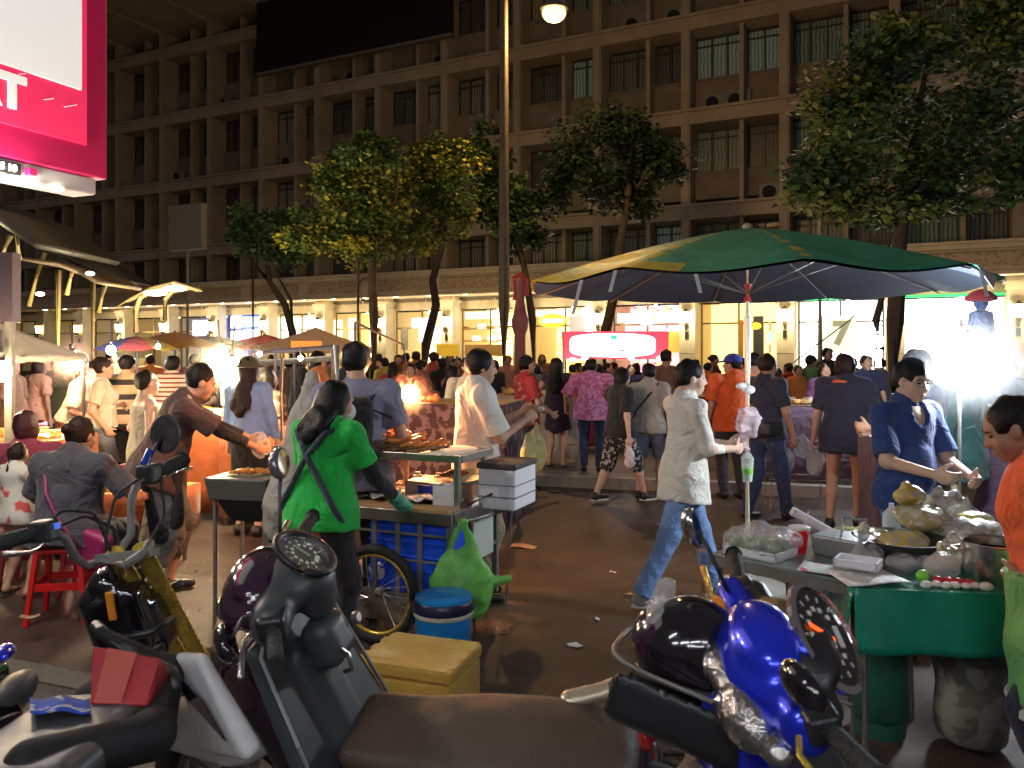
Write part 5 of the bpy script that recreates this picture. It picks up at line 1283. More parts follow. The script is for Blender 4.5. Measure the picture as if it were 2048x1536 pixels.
m = MB(); a, b, d = basis(s3 @ V(0, -.55, .83), s3 @ V(0, 1, 0)); c = sp(0, .343, 1.100); m.tube([c+(a*math.cos(x)+b*math.sin(x))*.082 for x in np.linspace(0, 2*math.pi, 31)[:-1]], .010, 8, closed=True); m.build('dial_bezel', M_black, SW, smooth=180)
for s_, x in ((-1, -.15), (1, .15)):
    S = SDF(.006, .01); S.box(sp(s_*.185, .41, 1.02), (.035, .035, .034), s3, rnd=.012); S.build('switch_housing', M_black, SW)
    grip(SW, sp(s_*.21, .405, 1.02), sp(s_*.345, .375, 1.025), .018)
    lever(SW, [sp(s_*.19, .46, 1.01), sp(s_*.23, .475, 1.005), sp(s_*.36, .455, 1.01)])
mirror(SW, sp(.15, .44, 1.05), sp(.30, .43, 1.235), s3 @ V(-.1, -1, .12), .060, .045, back=mat('mirror_back_grey', (.10, .11, .13), rough=.25, coat=.8)); mirror(SW, sp(-.15, .44, 1.05), sp(-.245, .50, 1.03), s3 @ V(.25, -1, .25), .062, .042, back=M_gloss)
S = SDF(.009, .03)   # leg shield, seen from the rider's side
S.box((0, .36, .66), (.235, .030, .27), Euler((R(-18), 0, 0)).to_matrix(), rnd=.025, tap=(2, .72)); S.box((0, .31, .85), (.065, .05, .07), Euler((R(-18), 0, 0)).to_matrix(), rnd=.04)
S.box((.0, .31, .58), (.06, .05, .26), Euler((R(-18), 0, 0)).to_matrix(), rnd=.03); S.ell((0, .20, .74), (.17, .05, .13), op='s', k=.03) if False else None
S.build('leg_shield', M_inner, SW)
m = MB(); e = Euler((R(-18), 0, 0)).to_matrix()
pl = [(-.235, -.27), (.235, -.27), (.175, .27), (-.175, .27)]
m.tube([V(0, .36, .66)+e @ V(x, -.034, z) for x, z in ((-.225, -.26), (-.170, .25), (-.13, .275), (.13, .275), (.170, .25), (.225, -.26))], .006, 6); m.build('shield_piping', mat('piping_grey', (.35, .36, .38), rough=.4), SW, smooth=180)
for z in (.0, .12): m = MB(); m.lathe([(.001, .004), (.012, .003), (.013, 0)], n=12, M=Matrix.Translation(V(.12, .325, .60+z)) @ Matrix.Rotation(R(90), 4, 'X')); m.build('screw', M_steel, SW)
m = MB(); m.tube([(0-.03, .27, .86), (-.03, .24, .83), (-.03, .235, .78), (-.03, .26, .77)], .006, 6); m.build('bag_hook', M_steel, SW, smooth=180)
m = MB(); m.lathe([(.018, -.006), (.018, .006), (.012, .010), (.001, .010)], n=16, M=Matrix.Translation((.07, .255, .87)) @ Matrix.Rotation(R(75), 4, 'X')); m.build('ignition', M_steel, SW)
for s_ in (-1, 1):
    S = SDF(.008, .03); S.box((s_*.185, .57, .76), (.030, .13, .145), Euler((R(-20), 0, s_*R(22))).to_matrix(), rnd=.025, tap=(2, .55)); S.build('front_side_panel', M_white, SW)
    m = MB(); m.prism([(-.09, -.05), (.06, .02), (.10, .09), (-.02, .045)], .004, Matrix.Translation((s_*.226, .57, .77)) @ Euler((R(90), 0, R(90)+s_*R(22))).to_matrix().to_4x4()); m.build('decal', M_plum, SW)
S = SDF(.008, .03); S.box((0, .50, .60), (.10, .06, .22), Euler((R(-22), 0, 0)).to_matrix(), rnd=.05); S.build('front_apron', M_plum, SW)
S = SDF(.008, .02); S.cap((-.02, .62, .53), (-.02, 1.05, .50), .13, .05, flat=((0, 0, 1), .6)); S.ell((0, .70, .36), (.062, .24, .16), op='s', k=.01); S.build('front_fender', M_white, SW)
tyre(SW, (0, .70, .275), .275, .045); 
for s_ in (-1, 1): m = MB(); m.cyl((s_*.075, .55, .62), (s_*.075, .69, .28), .018); m.build('fork_leg', M_chrome, SW)
S = SDF(.010, .04); S.box((0, .13, .36), (.17, .22, .045), rnd=.03); S.box((0, -.10, .40), (.10, .10, .10), rnd=.05); S.build('footboard', M_inner, SW)
S = SDF(.010, .05); S.box((0, -.24, .45), (.14, .34, .11), rnd=.07, tap=(1, 1.0)); S.build('rear_body', M_plum, SW)
S = SDF(.009, .06); S.box((0, -.12, .550), (.165, .40, .050), rnd=.045, tap=(1, .78)); S.ell((0, -.20, .560), (.16, .27, .062)); S.wrinkle(.0012, 40, 2)
S.build('seat', mat('brown_vinyl', (.080, .058, .044), rough=.6, var=.2, scale=9, bump=.25, bscale=180), SW)
m = SDF(.008, .02); RP = [(-.15, -.32, .60), (-.185, -.45, .625), (-.18, -.58, .645), (-.10, -.67, .655), (.10, -.67, .655), (.18, -.58, .645), (.185, -.45, .625), (.15, -.32, .60)]
for i in range(7): m.cap(RP[i], RP[i+1], .030, flat=((0, 0, 1), .62))
m.build('grab_rail', mat('rail_champagne', (.66, .56, .40), rough=.3, metal=.4, coat=.5), SW)
if 0: m.tube([(-.15, -.25, .72), (-.18, -.38, .745), (-.16, -.53, .765), (-.08, -.60, .77), (.08, -.60, .77), (.16, -.53, .765), (.18, -.38, .745), (.15, -.25, .72)], .024, 10); m.build('grab_rail', mat('rail_champagne', (.62, .55, .42), rough=.28, metal=.6, coat=.5), SW, smooth=180)
S = SDF(.008, .02); S.ell((0, -.55, .70), (.10, .03, .05)); S.build('tail_light', M_redl, SW)
tyre(SW, (0, -.50, .275), .275, .05)
m = MB(); m.tube([(-.10, .02, .30), (-.20, -.02, .02)], .012, 6); m.build('side_stand', M_greymetal, SW)

# ---- B: blue scooter with helmet in its basket, right
T = mx_bike(.955, 1.774, R(52), -R(20), .16, .92); SB = thing('motor_scooter', 'shiny metallic blue scooter with a big dial and a basket, front right of the picture', 'scooter', mx=T)
St = Matrix.Translation((0, .25, .55)) @ Matrix.Rotation(R(40), 4, 'Z') @ Matrix.Translation((0, -.25, -.55)); sp = lambda x, y, z: St @ V(x, y, z); s3 = St.to_3x3()
S = SDF(.0065, .035)
S.cap(sp(-.19, .30, .99), sp(.24, .30, 1.02), .062, .045, flat=(s3 @ V(0, 1, 0), .9)); S.ell(sp(0, .33, .98), (.17, .085, .10), s3); S.ell(sp(0, .30, 1.07), (.12, .07, .045), s3)
S.build('handlebar_cowl', M_bpaint, SB)
S = SDF(.0065, .02); S.ell(sp(0, .23, 1.035), (.155, .075, .050), s3); S.cap(sp(-.18, .25, 1.0), sp(.22, .25, 1.02), .036); S.build('dash_panel', M_black, SB)
dial(SB, 'speedometer', sp(-.03, .175, 1.055), s3 @ V(-.42, -.62, .62), .082, mat('dial_black', (.012, .012, .012), rough=.2, coat=1.), upv=s3 @ V(0, 1, 0), needle=emis('needle_orange', (1., .12, .02), 1.2), sx=1.35)
S = SDF(.006, .015); S.ell(sp(-.09, .39, .955), (.10, .060, .065), s3); S.ell(sp(.03, .40, .985), (.08, .045, .045), s3); S.build('headlight', M_lens, SB)
S = SDF(.005, .01); S.ell(sp(-.07, .43, .965), (.04, .025, .035), s3); S.ell(sp(.03, .43, .985), (.03, .02, .028), s3); S.build('reflector_bowl', M_chrome, SB)
S = SDF(.005, .01); S.ell(sp(-.175, .36, .94), (.055, .04, .032), s3); S.build('indicator', M_lens, SB); S = SDF(.005, .01); S.ell(sp(.20, .345, 1.02), (.04, .03, .022), s3); S.build('indicator', M_amber, SB)
for s_ in (-1, 1):
    S = SDF(.006, .01); S.box(sp(s_*.235, .28, 1.025), (.030, .034, .032), s3, rnd=.012); S.build('switch_housing', M_black, SB)
    grip(SB, sp(s_*.255, .275, 1.028), sp(s_*.39, .245, 1.035), .019); lever(SB, [sp(s_*.24, .33, 1.01), sp(s_*.28, .345, 1.005), sp(s_*.40, .33, 1.01)], M_gold)
mirror(SB, sp(.20, .32, 1.06), sp(.27, .36, 1.21), s3 @ V(-.35, -1, .15), .038, .055, back=M_chrome); mirror(SB, sp(-.20, .32, 1.05), sp(-.32, .33, 1.20), s3 @ V(.2, -1, .1), .06, .042)
for s_ in (-1, 1):
    S = SDF(.007, .03); S.box((s_*.13, .34, .78), (.045, .060, .17), Euler((R(-16), 0, s_*R(18))).to_matrix(), rnd=.03, tap=(2, .8)); S.build('front_side_panel', M_bpaint, SB)
S = SDF(.007, .03); S.box((0, .37, .66), (.13, .06, .26), Euler((R(-18), 0, 0)).to_matrix(), rnd=.045); S.ell((-.02, .45, .62), (.10, .08, .14)); S.build('front_apron', M_bpaint, SB)
S = SDF(.009, .03); S.box((0, .26, .62), (.20, .028, .26), Euler((R(-16), 0, 0)).to_matrix(), rnd=.024, tap=(2, .7)); S.build('leg_shield', M_inner, SB)
S = SDF(.009, .02); S.cap((0, .50, .48), (0, .80, .46), .085, .05, flat=((0, 0, 1), .5)); S.build('front_fender', M_bpaint, SB)
tyre(SB, (0, .60, .27), .27, .042); tyre(SB, (0, -.62, .27), .27, .045)
for s_ in (-1, 1): m = MB(); m.cyl((s_*.07, .45, .60), (s_*.07, .60, .27), .016); m.build('fork_leg', M_chrome, SB)
S = SDF(.011, .05); S.box((0, -.30, .46), (.12, .34, .11), rnd=.07); S.box((0, .0, .36), (.13, .20, .04), rnd=.03); S.build('rear_body', M_bpaint, SB)
S = SDF(.011, .05); S.box((0, -.30, .60), (.13, .34, .05), rnd=.045); S.build('seat', M_matte, SB)
# basket and helmet (basket is a part of the scooter, the helmet is its own thing)
bc = V((1368-HX)/F*1.80, 1.80, .895)
mi = (T.inverted())
S = SDF(.008, .02); S.box(bc+V(.0, 0, -.01), (.165, .13, .075), Euler((0, R(14), R(-24))).to_matrix(), rnd=.05, tap=(2, 1.0)); S.box(bc+V(.0, 0, .06), (.152, .117, .13), Euler((0, R(14), R(-24))).to_matrix(), rnd=.04, op='s', k=.008)
o = S.build('basket', M_black, SB); o.matrix_parent_inverse = Matrix.Identity(4); o.matrix_local = mi
rot = Euler((0, R(14), R(-24))).to_matrix(); m = MB(); m.tube([bc+rot @ V(.165*math.copysign(abs(math.cos(x))**.5, math.cos(x)), .13*math.copysign(abs(math.sin(x))**.5, math.sin(x)), .062) for x in np.linspace(0, 2*math.pi, 41)[:-1]], .006, 6, closed=True)
o = m.build('basket_rim', M_greymetal, SB, smooth=180); o.matrix_local = mi
hc = bc+V(.02, .02, .085)
t = thing('helmet', 'glossy black crash helmet lying in the basket of the blue scooter', 'helmet', hc)
S = SDF(.006, .02); S.ell((0, 0, 0), (.125, .115, .12)); S.ell((.03, -.02, -.04), (.11, .105, .09)); S.build('shell', M_gloss, t)
S = SDF(.006, .01); S.ell((-.035, .015, .01), (.099, .105, .102)); S.cut((-.06, 0, 0), V(1, .1, .5)); S.build('visor', M_plum, t)
m = MB(); m.tube([(.0+.124*math.cos(x), -.015+.115*math.sin(x), -.045+.01*math.sin(2*x)) for x in np.linspace(0, 2*math.pi, 33)[:-1]], .006, 6, closed=True); m.build('trim', M_rubber, t, smooth=180)
S = SDF(.006, .01); S.cap(hc+V(-.07, .02, .07), hc+V(-.055, .02, .135), .035, .018); S.ell(hc+V(-.06, .0, .07), (.05, .04, .03)); S.wrinkle(.008, 80, 5); o = S.build('plastic_bag', M_film); tag(o, 'clear crumpled plastic bag twisted on top of the black helmet', 'bag')

# ---- C: naked motorcycle with gold forks, left
T = mx_bike(-1.04, 2.02, R(-3), -R(5)); SM = thing('motorcycle', 'black naked motorcycle with thick gold front forks and a red tank panel, at the left', 'motorcycle', mx=T); TI = T.inverted()
L = lambda px, py, Y: TI @ P(px, py, Y)
for dx, dy in ((0, 0), (-52, 10)):
    a = L(287+dx, 1105+dy, 2.22-.02*(dx != 0)); b = L(400+dx*.6, 1318+dy, 2.56); c = L(436+dx*.6, 1398+dy, 2.68)
    m = MB(); m.cyl(a+(a-b).normalized()*.02, b, .025, .025, 16); m.cyl(b+(a-b).normalized()*.03, b-(a-b).normalized()*.01, .030, .030, 16); m.build('fork_tube', M_gold, SM, smooth=40)
    m = MB(); m.cyl(b, c, .017, .017, 12); m.build('fork_slider', M_chrome, SM, smooth=40)
axl = L(432, 1450, 2.74)
tyre(SM, (L(415, 1450, 2.74).x, axl.y, axl.z), .25, .05, rimm=M_gold)
S = SDF(.008, .02); ac = L(245, 1225, 2.3); S.box(ac, (.085, .07, .11), Euler((R(22), R(-4), R(8))).to_matrix(), rnd=.03); S.box(L(300, 1240, 2.36), (.05, .05, .10), Euler((R(22), 0, 0)).to_matrix(), rnd=.02); S.ell(L(215, 1170, 2.25), (.05, .05, .05)); S.build('headlight_unit', M_gloss, SM)
m = MB(); m.box(L(222, 1212, 2.19), (.010, .006, .042), rot=(R(14), 0, R(14))); m.build('side_reflector', M_amber, SM, bevel=.003)
m = MB(); m.tube([L(205, 1120, 2.16), L(250, 1130, 2.14), L(290, 1105, 2.18), L(300, 1085, 2.22)], .013, 8); m.box(L(255, 1110, 2.2), (.075, .03, .010), rot=(R(-10), 0, R(10))); m.build('fork_clamp', M_greymetal, SM)
bar = [L(35, 1075, 2.02), L(95, 1062, 2.08), L(130, 1075, 2.12), L(150, 1115, 2.16), L(175, 1132, 2.19), L(232, 1110, 2.24), L(262, 1070, 2.27), L(262, 1000, 2.33), L(275, 965, 2.38), L(310, 945, 2.44), L(345, 935, 2.52)]
m = MB(); m.tube(bar, .0115, 10); m.build('handlebar', M_greymetal, SM, smooth=180)
grip(SM, L(72, 1066, 2.06), L(-10, 1088, 1.99), .020); grip(SM, L(308, 946, 2.44), L(365, 920, 2.54), .020)
m = MB(); m.box(L(88, 1062, 2.07), (.030, .025, .028)); m.build('switch_housing', M_black, SM, bevel=.008); m = MB(); m.box(L(298, 948, 2.42), (.028, .028, .030)); m.build('switch_housing', M_black, SM, bevel=.008)
lever(SM, [L(95, 1085, 2.12), L(60, 1105, 2.1), L(5, 1110, 2.06)]); lever(SM, [L(310, 965, 2.46), L(345, 945, 2.5), L(375, 933, 2.56)], M_chrome)
mirror(SM, L(285, 960, 2.42), L(330, 868, 2.5), V(.15, -1, .1), .045, .062, back=M_inner); 
m = MB(); m.tube([L(280, 950, 2.405), L(288, 925, 2.42), L(300, 900, 2.44)], .010, 8); m.m = 1; m.box(L(108, 1052, 2.07), (.014, .006, .007)); m.build('mirror_stem', [mat('blue_lit_metal', (.02, .10, .65), rough=.25, metal=.6), emis('blue_reflex', (.1, .2, .9), .4)], SM)  # blue light on stem and switch put into colour and a faint glow
m = MB()
for pts in ([(290, 950, 2.4), (230, 990, 2.3), (210, 1080, 2.2), (225, 1160, 2.2)], [(100, 1060, 2.08), (170, 1030, 2.2), (235, 1060, 2.25), (240, 1160, 2.2)], [(320, 940, 2.45), (330, 1030, 2.35), (290, 1100, 2.25)], [(85, 1070, 2.06), (120, 1020, 2.1), (190, 1025, 2.16), (225, 1110, 2.2)]):
    q = [L(*x) for x in pts]; r_ = []
    for i in range(len(q)-1):
        for k in range(5): r_.append(q[i]+(q[i+1]-q[i])*k/5)
    r_.append(q[-1]); r2_ = [r_[0]]+[(r_[i-1]+r_[i]*2+r_[i+1])/4 for i in range(1, len(r_)-1)]+[r_[-1]]; m.tube(r2_, .0045, 6)
m.build('cable', M_rubber, SM, smooth=180)
m = MB(); m.tube([L(195, 1260, 2.18), L(250, 1275, 2.16), L(300, 1265, 2.16), L(345, 1235, 2.22)], .011, 8); m.tube([L(190, 1250, 2.1), L(270, 1310, 2.0), L(345, 1345, 1.95), L(352, 1380, 1.9)], .015, 8); m.build('frame_tube', M_black, SM, smooth=180)
S = SDF(.008, .01); S.box(L(340, 1178, 2.42), (.045, .015, .014), Euler((0, R(-22), 0)).to_matrix(), rnd=.01); S.cap(L(300, 1200, 2.4), L(330, 1185, 2.42), .008); S.build('indicator', M_black, SM)
S = SDF(.008, .04); S.box(L(250, 1400, 2.06), (.09, .12, .08), rnd=.05); S.cap(L(345, 1335, 2.02), L(305, 1460, 1.80), .028, .05); S.cap(L(200, 1265, 2.06), L(345, 1340, 2.02), .016, .024); S.cap(L(300, 1475, 1.75), L(60, 1530, 1.6), .05, .05); S.build('tank', M_matte, SM)
q = [L(186, 1292, 1.93), L(326, 1318, 1.90), L(318, 1345, 1.88), L(296, 1412, 1.80), L(180, 1408, 1.82)]; ctr = sum(q, V(0, 0, 0))/5; nrm = (q[1]-q[0]).cross(q[4]-q[0]).normalized()
if nrm.y > 0: nrm = -nrm
m = MB(); qq = [x+nrm*.004 for x in q]; m.add(qq+[x-nrm*.06 for x in q], [(0, 1, 2, 3, 4), (9, 8, 7, 6, 5)]+[(i, i+5, (i+1) % 5+5, (i+1) % 5) for i in range(5)]); m.build('tank_panel', mat('red_panel', (.36, .022, .028), rough=.45, var=.12, scale=6), SM, bevel=.006)
mid = [q[0]*.62+q[1]*.38, q[0]*.40+q[1]*.60, q[4]*.35+q[3]*.65, q[4]*.8+q[3]*.2]; m = MB(); m.add([x+nrm*.0055 for x in [q[0]*.78+q[1]*.22, q[0]*.36+q[1]*.64, q[4]*.45+q[3]*.55, q[4]*.92+q[3]*.08]], [(0, 1, 2, 3)]); m.build('panel_facet', mat('red_panel_light', (.48, .09, .07), rough=.4), SM)
S = SDF(.009, .05); S.box(L(110, 1495, 1.72), (.15, .20, .045), rnd=.04); S.build('seat', M_inner, SM)
m = MB(); m.grid(lambda u, v: L(60+120*u, 1396+28*v+4*math.sin(u*9), 1.86-.12*v), 10, 3); o = m.build('printed_cloth', patches('blue_print', (.012, .06, .42), (.5, .5, .45), scale=22, thr=.6), smooth=180, solid=.003); o.matrix_world = T; tag(o, 'blue and white printed cloth lying over the motorcycle tank', 'cloth')
tyre(SM, TI @ V(-1.05, 1.35, .42), .27, .06)
# ---- D: sliver of another bike at the left edge
T2 = mx_bike(-1.40, 1.85, R(10), -R(5)); SD = thing('motor_scooter', 'black scooter with a blue trimmed tail, cut off by the left edge of the picture', 'scooter', mx=T2); T2I = T2.inverted(); L2 = lambda px, py, Y: T2I @ P(px, py, Y)
S = SDF(.010, .05); S.cap(L2(-120, 1400, 1.9), L2(-15, 1350, 2.1), .07, .04); S.cap(L2(-90, 1480, 1.8), L2(0, 1440, 1.95), .06, .05); S.build('tail_body', M_gloss, SD)
S = SDF(.007, .02); S.ell(L2(2, 1308, 2.08), (.03, .06, .02)); S.build('blue_trim', M_bpaint, SD); tyre(SD, T2I @ V(-1.42, 1.75, .42), .27, .05)
S = SDF(.010, .04); S.ell(L2(10, 1400, 2.0), (.05, .16, .045)); S.build('seat', M_inner, SD)
# ================================================================== the people near the camera
def X(px, Y): return (px-HX)/F*Y
def bag_on(t, *a, **k): pass
C_white = cloth('white', (.66, .65, .60)); C_off = cloth('offwhite', (.74, .72, .65)); C_jean = cloth('jeans', (.12, .25, .55), var=.25, both=(.18, .30, .55)); C_jeand = cloth('dark_jeans', (.02, .035, .09), var=.2)
C_black = cloth('black', (.012, .012, .016)); C_grey = cloth('grey', (.20, .20, .20)); C_dgrey = cloth('charcoal', (.05, .05, .065)); C_brown = cloth('brown', (.075, .035, .030)); C_green = cloth('bright_green', (.01, .46, .06))
C_apron = cloth('apron_slate', (.035, .05, .075)); C_navy = cloth('navy', (.022, .055, .20)); C_dnavy = cloth('deep_navy', (.02, .022, .05)); C_orange = cloth('orange', (.80, .13, .03)); C_teal = cloth('teal', (.006, .045, .042)); C_lgrn = cloth('apron_green', (.16, .46, .13), var=.06)
C_khaki = cloth('khaki', (.36, .30, .19)); C_lav = cloth('lavender_grey', (.22, .22, .32)); C_pink = patches('pink_print', (.50, .13, .33), (.66, .32, .52), scale=26, thr=.5); C_red = patches('red_print', (.42, .03, .04), (.55, .25, .2), scale=22, thr=.62)
C_floral = patches('mono_floral', (.025, .025, .03), (.55, .53, .48), scale=26, thr=.56); C_denim = cloth('denim_shorts', (.12, .16, .23)); C_blue = cloth('pale_blue', (.20, .32, .62)); C_shorts = cloth('grey_shorts', (.11, .12, .12))
C_ltgrey = cloth('light_grey', (.42, .41, .38)); C_str1 = stripes('stripe_maroon', [(.62, .50, .36), (.16, .02, .03)], [.62], 2, .052); C_str2 = stripes('stripe_black', [(.42, .33, .19), (.02, .018, .016)], [.62], 2, .17, off=.03)
C_rust = cloth('rust', (.42, .10, .015)); C_cream = cloth('cream', (.52, .45, .33)); M_tan = mat('tan_bag', (.3, .2, .1), rough=.5)

# 1 walking man in the centre right
t, B = make_person('young man in an untucked off white shirt and blue jeans walking right with a drink', X(1368, 5.2), 5.2, R(-78),
    dict(top=C_off, sleeve=1.55, hem=-.20, loose=.010, low=C_jean, len=1.0, shoe=cloth('canvas_grey', (.35, .33, .30)), sole=M_white, collar=C_off, hair='short', wr=.008), H=1.625, det=2, skin=M_skin_l,
    feet=[(-.09, .27, .075), (.09, -.34, .085)], hands=[(-.05, .33, 1.045), (.10, .30, 1.03)], head=(-.10, -.25), bend=.04, elbow=[(-.6, -1, -.6), (.6, -1, -.6)])
hp = world_pt(t, (B.wr[0]+B.wr[1])/2+V(0, .09, 0))
S = SDF(.007, .02); c = hp+V(.0, -.03, .14); S.box(c+V(.02, 0, .03), (.062, .03, .085), Euler((0, R(14), 0)).to_matrix(), rnd=.025); S.cap(c+V(0, 0, -.05), hp+V(0, -.02, .01), .045, .015, flat=((0, 1, 0), .5)); S.wrinkle(.014, 60, 4); S.wrinkle(.006, 110, 5); o = S.build('carrier_bag', plastic_bag('pink_film', (.75, .60, .65), .5)); tag(o, 'puffed pale pink plastic bag held up by the young man in blue jeans', 'bag')
t2 = thing('iced_drink', 'tall clear cup of green iced drink hanging from the hand of the man in jeans', 'drink', hp+V(.02, -.03, -.23))
m = MB(); m.lathe([(.001, 0), (.030, 0), (.040, .13), (.040, .15)], n=20); m.m = 1; m.lathe([(.029, .004), (.0375, .085), (.001, .085)], n=20); m.build('cup', [plastic_bag('cup_film', (.8, .9, .8), .5, .15), mat('green_drink', (.25, .62, .12), rough=.3)], t2, smooth=50)
m = MB(); m.lathe([(.042, .15), (.042, .155), (.02, .185), (.001, .19)], n=20); m.build('dome_lid', M_film, t2, smooth=50); m = MB(); m.tube([(-.02, 0, .16), (.0, 0, .24), (.02, 0, .16)], .0035, 5); m.build('bag_handle', M_film, t2)
# 2 vendor in green
t, B = make_person('vendor woman in a bright green T-shirt with dark crossed apron straps tending the skewer cart', X(645, 4.12), 4.12, R(-28),
    dict(top=C_green, sleeve=.72, hem=-.10, loose=.020, low=C_black, hair='long', hairlen=.43, wr=.007), H=1.53, det=2, fem=True, w=1.05, hands=[(-.22, .30, .86), (.20, .34, .88)], head=(-.22, -.35), bend=.12)
for a, b in (((-.11, -.02, .43), (.03, -.115, .24)), ((.11, -.02, .43), (-.03, -.115, .24))):
    m = MB(); q = [V(*a), V(a[0]*.85, -.128, .40), V(0, -.148, .28), V(b[0]*-4.2 if False else (.17 if a[0] < 0 else -.17), -.110, .03), V(.185 if a[0] < 0 else -.185, -.02, -.07)]
    pts = []
    for i in range(len(q)-1):
        for k in range(6): pts.append(q[i]+(q[i+1]-q[i])*(k/6))
    pts.append(q[-1]); m.tube([B.up(p.x, p.y-.006, p.z) for p in pts], .016, 8); m.build('apron_strap', C_apron, t, smooth=180)
for i in (0, 1):
    S = SDF(.010, .01); p = limb_pt(B.sh[i], B.el[i], .75); S.cap(p, B.el[i], .046, .044); S.cap(B.el[i], B.wr[i], .044, .032, cut=1); S.build('arm_sleeve', C_black, t)
S = SDF(.008, .01); d = (B.wr[1]-B.el[1]).normalized(); S.cap(B.wr[1], B.wr[1]+d*.10, .034, .038); S.ell(B.wr[1]+d*.14, (.045, .045, .035)); S.wrinkle(.005, 60, 3); S.build('plastic_glove', plastic_bag('glove_green', (.08, .42, .26), .85), t)
S = SDF(.006, .01); S.ell(B.hc+B.HR @ V(0, .062, -.045), (.056, .052, .052), B.HR); S.build('face_mask', cloth('mask_white', (.75, .76, .78)), t)
# 3 backpack man
t, B = make_person('tall man in a grey T-shirt with a black backpack standing behind the skewer cart', X(712, 4.95), 4.95, R(6),
    dict(top=C_lav, sleeve=.70, hem=-.14, loose=.014, low=C_dgrey), H=1.745, det=1, skin=M_skin, hands=[(-.28, .10, .84), (.30, .12, .90)], w=1.05)
S = SDF(.012, .03); S.box(B.up(-.02, -.185, .22), (.135, .075, .21), B.T, rnd=.055); S.box(B.up(-.02, -.25, .14), (.10, .03, .10), B.T, rnd=.03); S.wrinkle(.004, 25, 3); bp_ = S.build('backpack', cloth('backpack', (.016, .014, .018)), t)
for s_ in (-1, 1): m = MB(); m.tube([B.up(s_*.10-.01, -.15, .40), B.up(s_*.13, -.04, .475), B.up(s_*.14, .10, .40), B.up(s_*.17, .08, .22), B.up(s_*.15, -.12, .08)], .017, 6); m.build('backpack_strap', C_black, t, smooth=180)
m = MB(); m.tube([B.up(-.15, -.20, .10), B.up(.10, -.17, .36), B.up(.22, -.10, .30)], .010, 6); m.build('tripod_strap', C_black, t)
# 4 white T-shirt man
t, B = make_person('man in a white polo shirt holding a yellow bag and looking right, behind the cart', X(955, 5.35), 5.35, R(-72),
    dict(top=C_white, sleeve=.85, hem=-.16, loose=.020, low=C_khaki, collar=C_off, hair='short', wr=.007), H=1.70, det=2, hands=[(-.10, .34, 1.235), (.12, .30, 1.20)], head=(-.08, -.1), elbow=[(-.5, -1, -1), (.5, -1, -1)])
m = MB(); m.tube([B.up(-.02, -.02, .50), B.up(.09, .10, .42), B.up(.10, .135, .25), B.up(.12, .12, .0), B.up(.14, .08, -.15)], .008, 6); m.build('bag_strap', mat('strap_brown', (.22, .08, .05), rough=.7), t, smooth=180)
hp = world_pt(t, B.wr[0]+V(0, .09, -.03))
carrier_bag('carrier_bag', 'full pale yellow carrier bag hanging from the hand of the man in white', hp, M_filmyel, .40, .175, seed=7, dp=.7)
S = SDF(.006, .01); S.ell(world_pt(t, B.wr[0]+V(.02, .12, .02)), (.045, .03, .018)); S.wrinkle(.004, 70, 2); o = S.build('paper_napkin', M_foam); tag(o, 'small white folded wrapper in the hand of the man with the yellow bag', 'wrapper')
# 5 blue polo man with glasses
t, B = make_person('man with glasses in a navy blue polo shirt looking down at the food table', X(1812, 4.45), 4.45, R(-158),
    dict(top=C_navy, sleeve=.88, hem=-.10, loose=.012, low=cloth('mid_jeans', (.05, .14, .32), var=.2), collar=C_navy, hair='short', vneck=1, wr=.006), H=1.64, det=2, skin=M_skin_l, w=1.0, belly=.015,
    hands=[(-.12, .30, 1.00), (.17, .32, 1.03)], head=(-.22, -.05))
for s_ in (-1, 1):
    m = MB(); c = B.hc; g = lambda x, y, z: c+B.HR @ V(x, y, z); m.tube([g(s_*.031+.019*math.cos(a), .100, .003+.015*math.sin(a)) for a in np.linspace(0, 6.28, 15)[:-1]], .0022, 5, closed=True); m.tube([g(s_*.05, .097, .006), g(s_*.076, .0, .006)], .002, 5); m.build('glasses', M_black, t)
hp = world_pt(t, (B.wr[0]+B.wr[1])/2+V(0, .07, -.03))
carrier_bag('food_bag', 'narrow clear bag of food dangling from the hands of the man in navy polo', hp, M_film, .32, .13, seed=12, dp=.6, handles=False)
# 6 orange vendor at the right edge
t, B = make_person('vendor woman in an orange T-shirt and light green apron at the right edge', X(2032, 2.70)+.20, 2.72, R(55),
    dict(top=C_orange, sleeve=.62, hem=-.02, loose=.022, low=C_dnavy, hair='bun', wr=.006), H=1.54, det=2, fem=True, w=1.2, skin=M_skin_d, hands=[(-.10, .12, .90), (.14, .10, .90)], head=(-.45, .25), bend=.22)
S = SDF(.010, .04); S.cap(B.up(0, 0, .06), B.up(0, .05, -.36), .228, .275, flat=(B.T @ V(0, 1, 0), .78), cut=2); S.wrinkle(.007, 22, 5); ap = S.build('apron', C_lgrn, t)
S = SDF(.009, .01); S.cap(B.up(0, .048, -.355), B.up(0, .052, -.395), .280, .283, flat=(B.T @ V(0, 1, 0), .78), cut=2); S.wrinkle(.006, 60, 5); S.build('lace_hem', cloth('lace', (.55, .58, .52)), ap)
S = SDF(.009, .01); S.cap(B.up(0, 0, .085), B.up(0, 0, .045), .232, .234, flat=(B.T @ V(0, 1, 0), .78), cut=2); S.build('waistband', C_teal, ap)
m = MB(); m.tube([B.up(-.10, -.14, .08), B.up(-.02, -.17, .22), B.up(.06, -.14, .36), B.up(.08, -.04, .50)], .014, 6); m.build('apron_strap', C_lgrn, t, smooth=180)
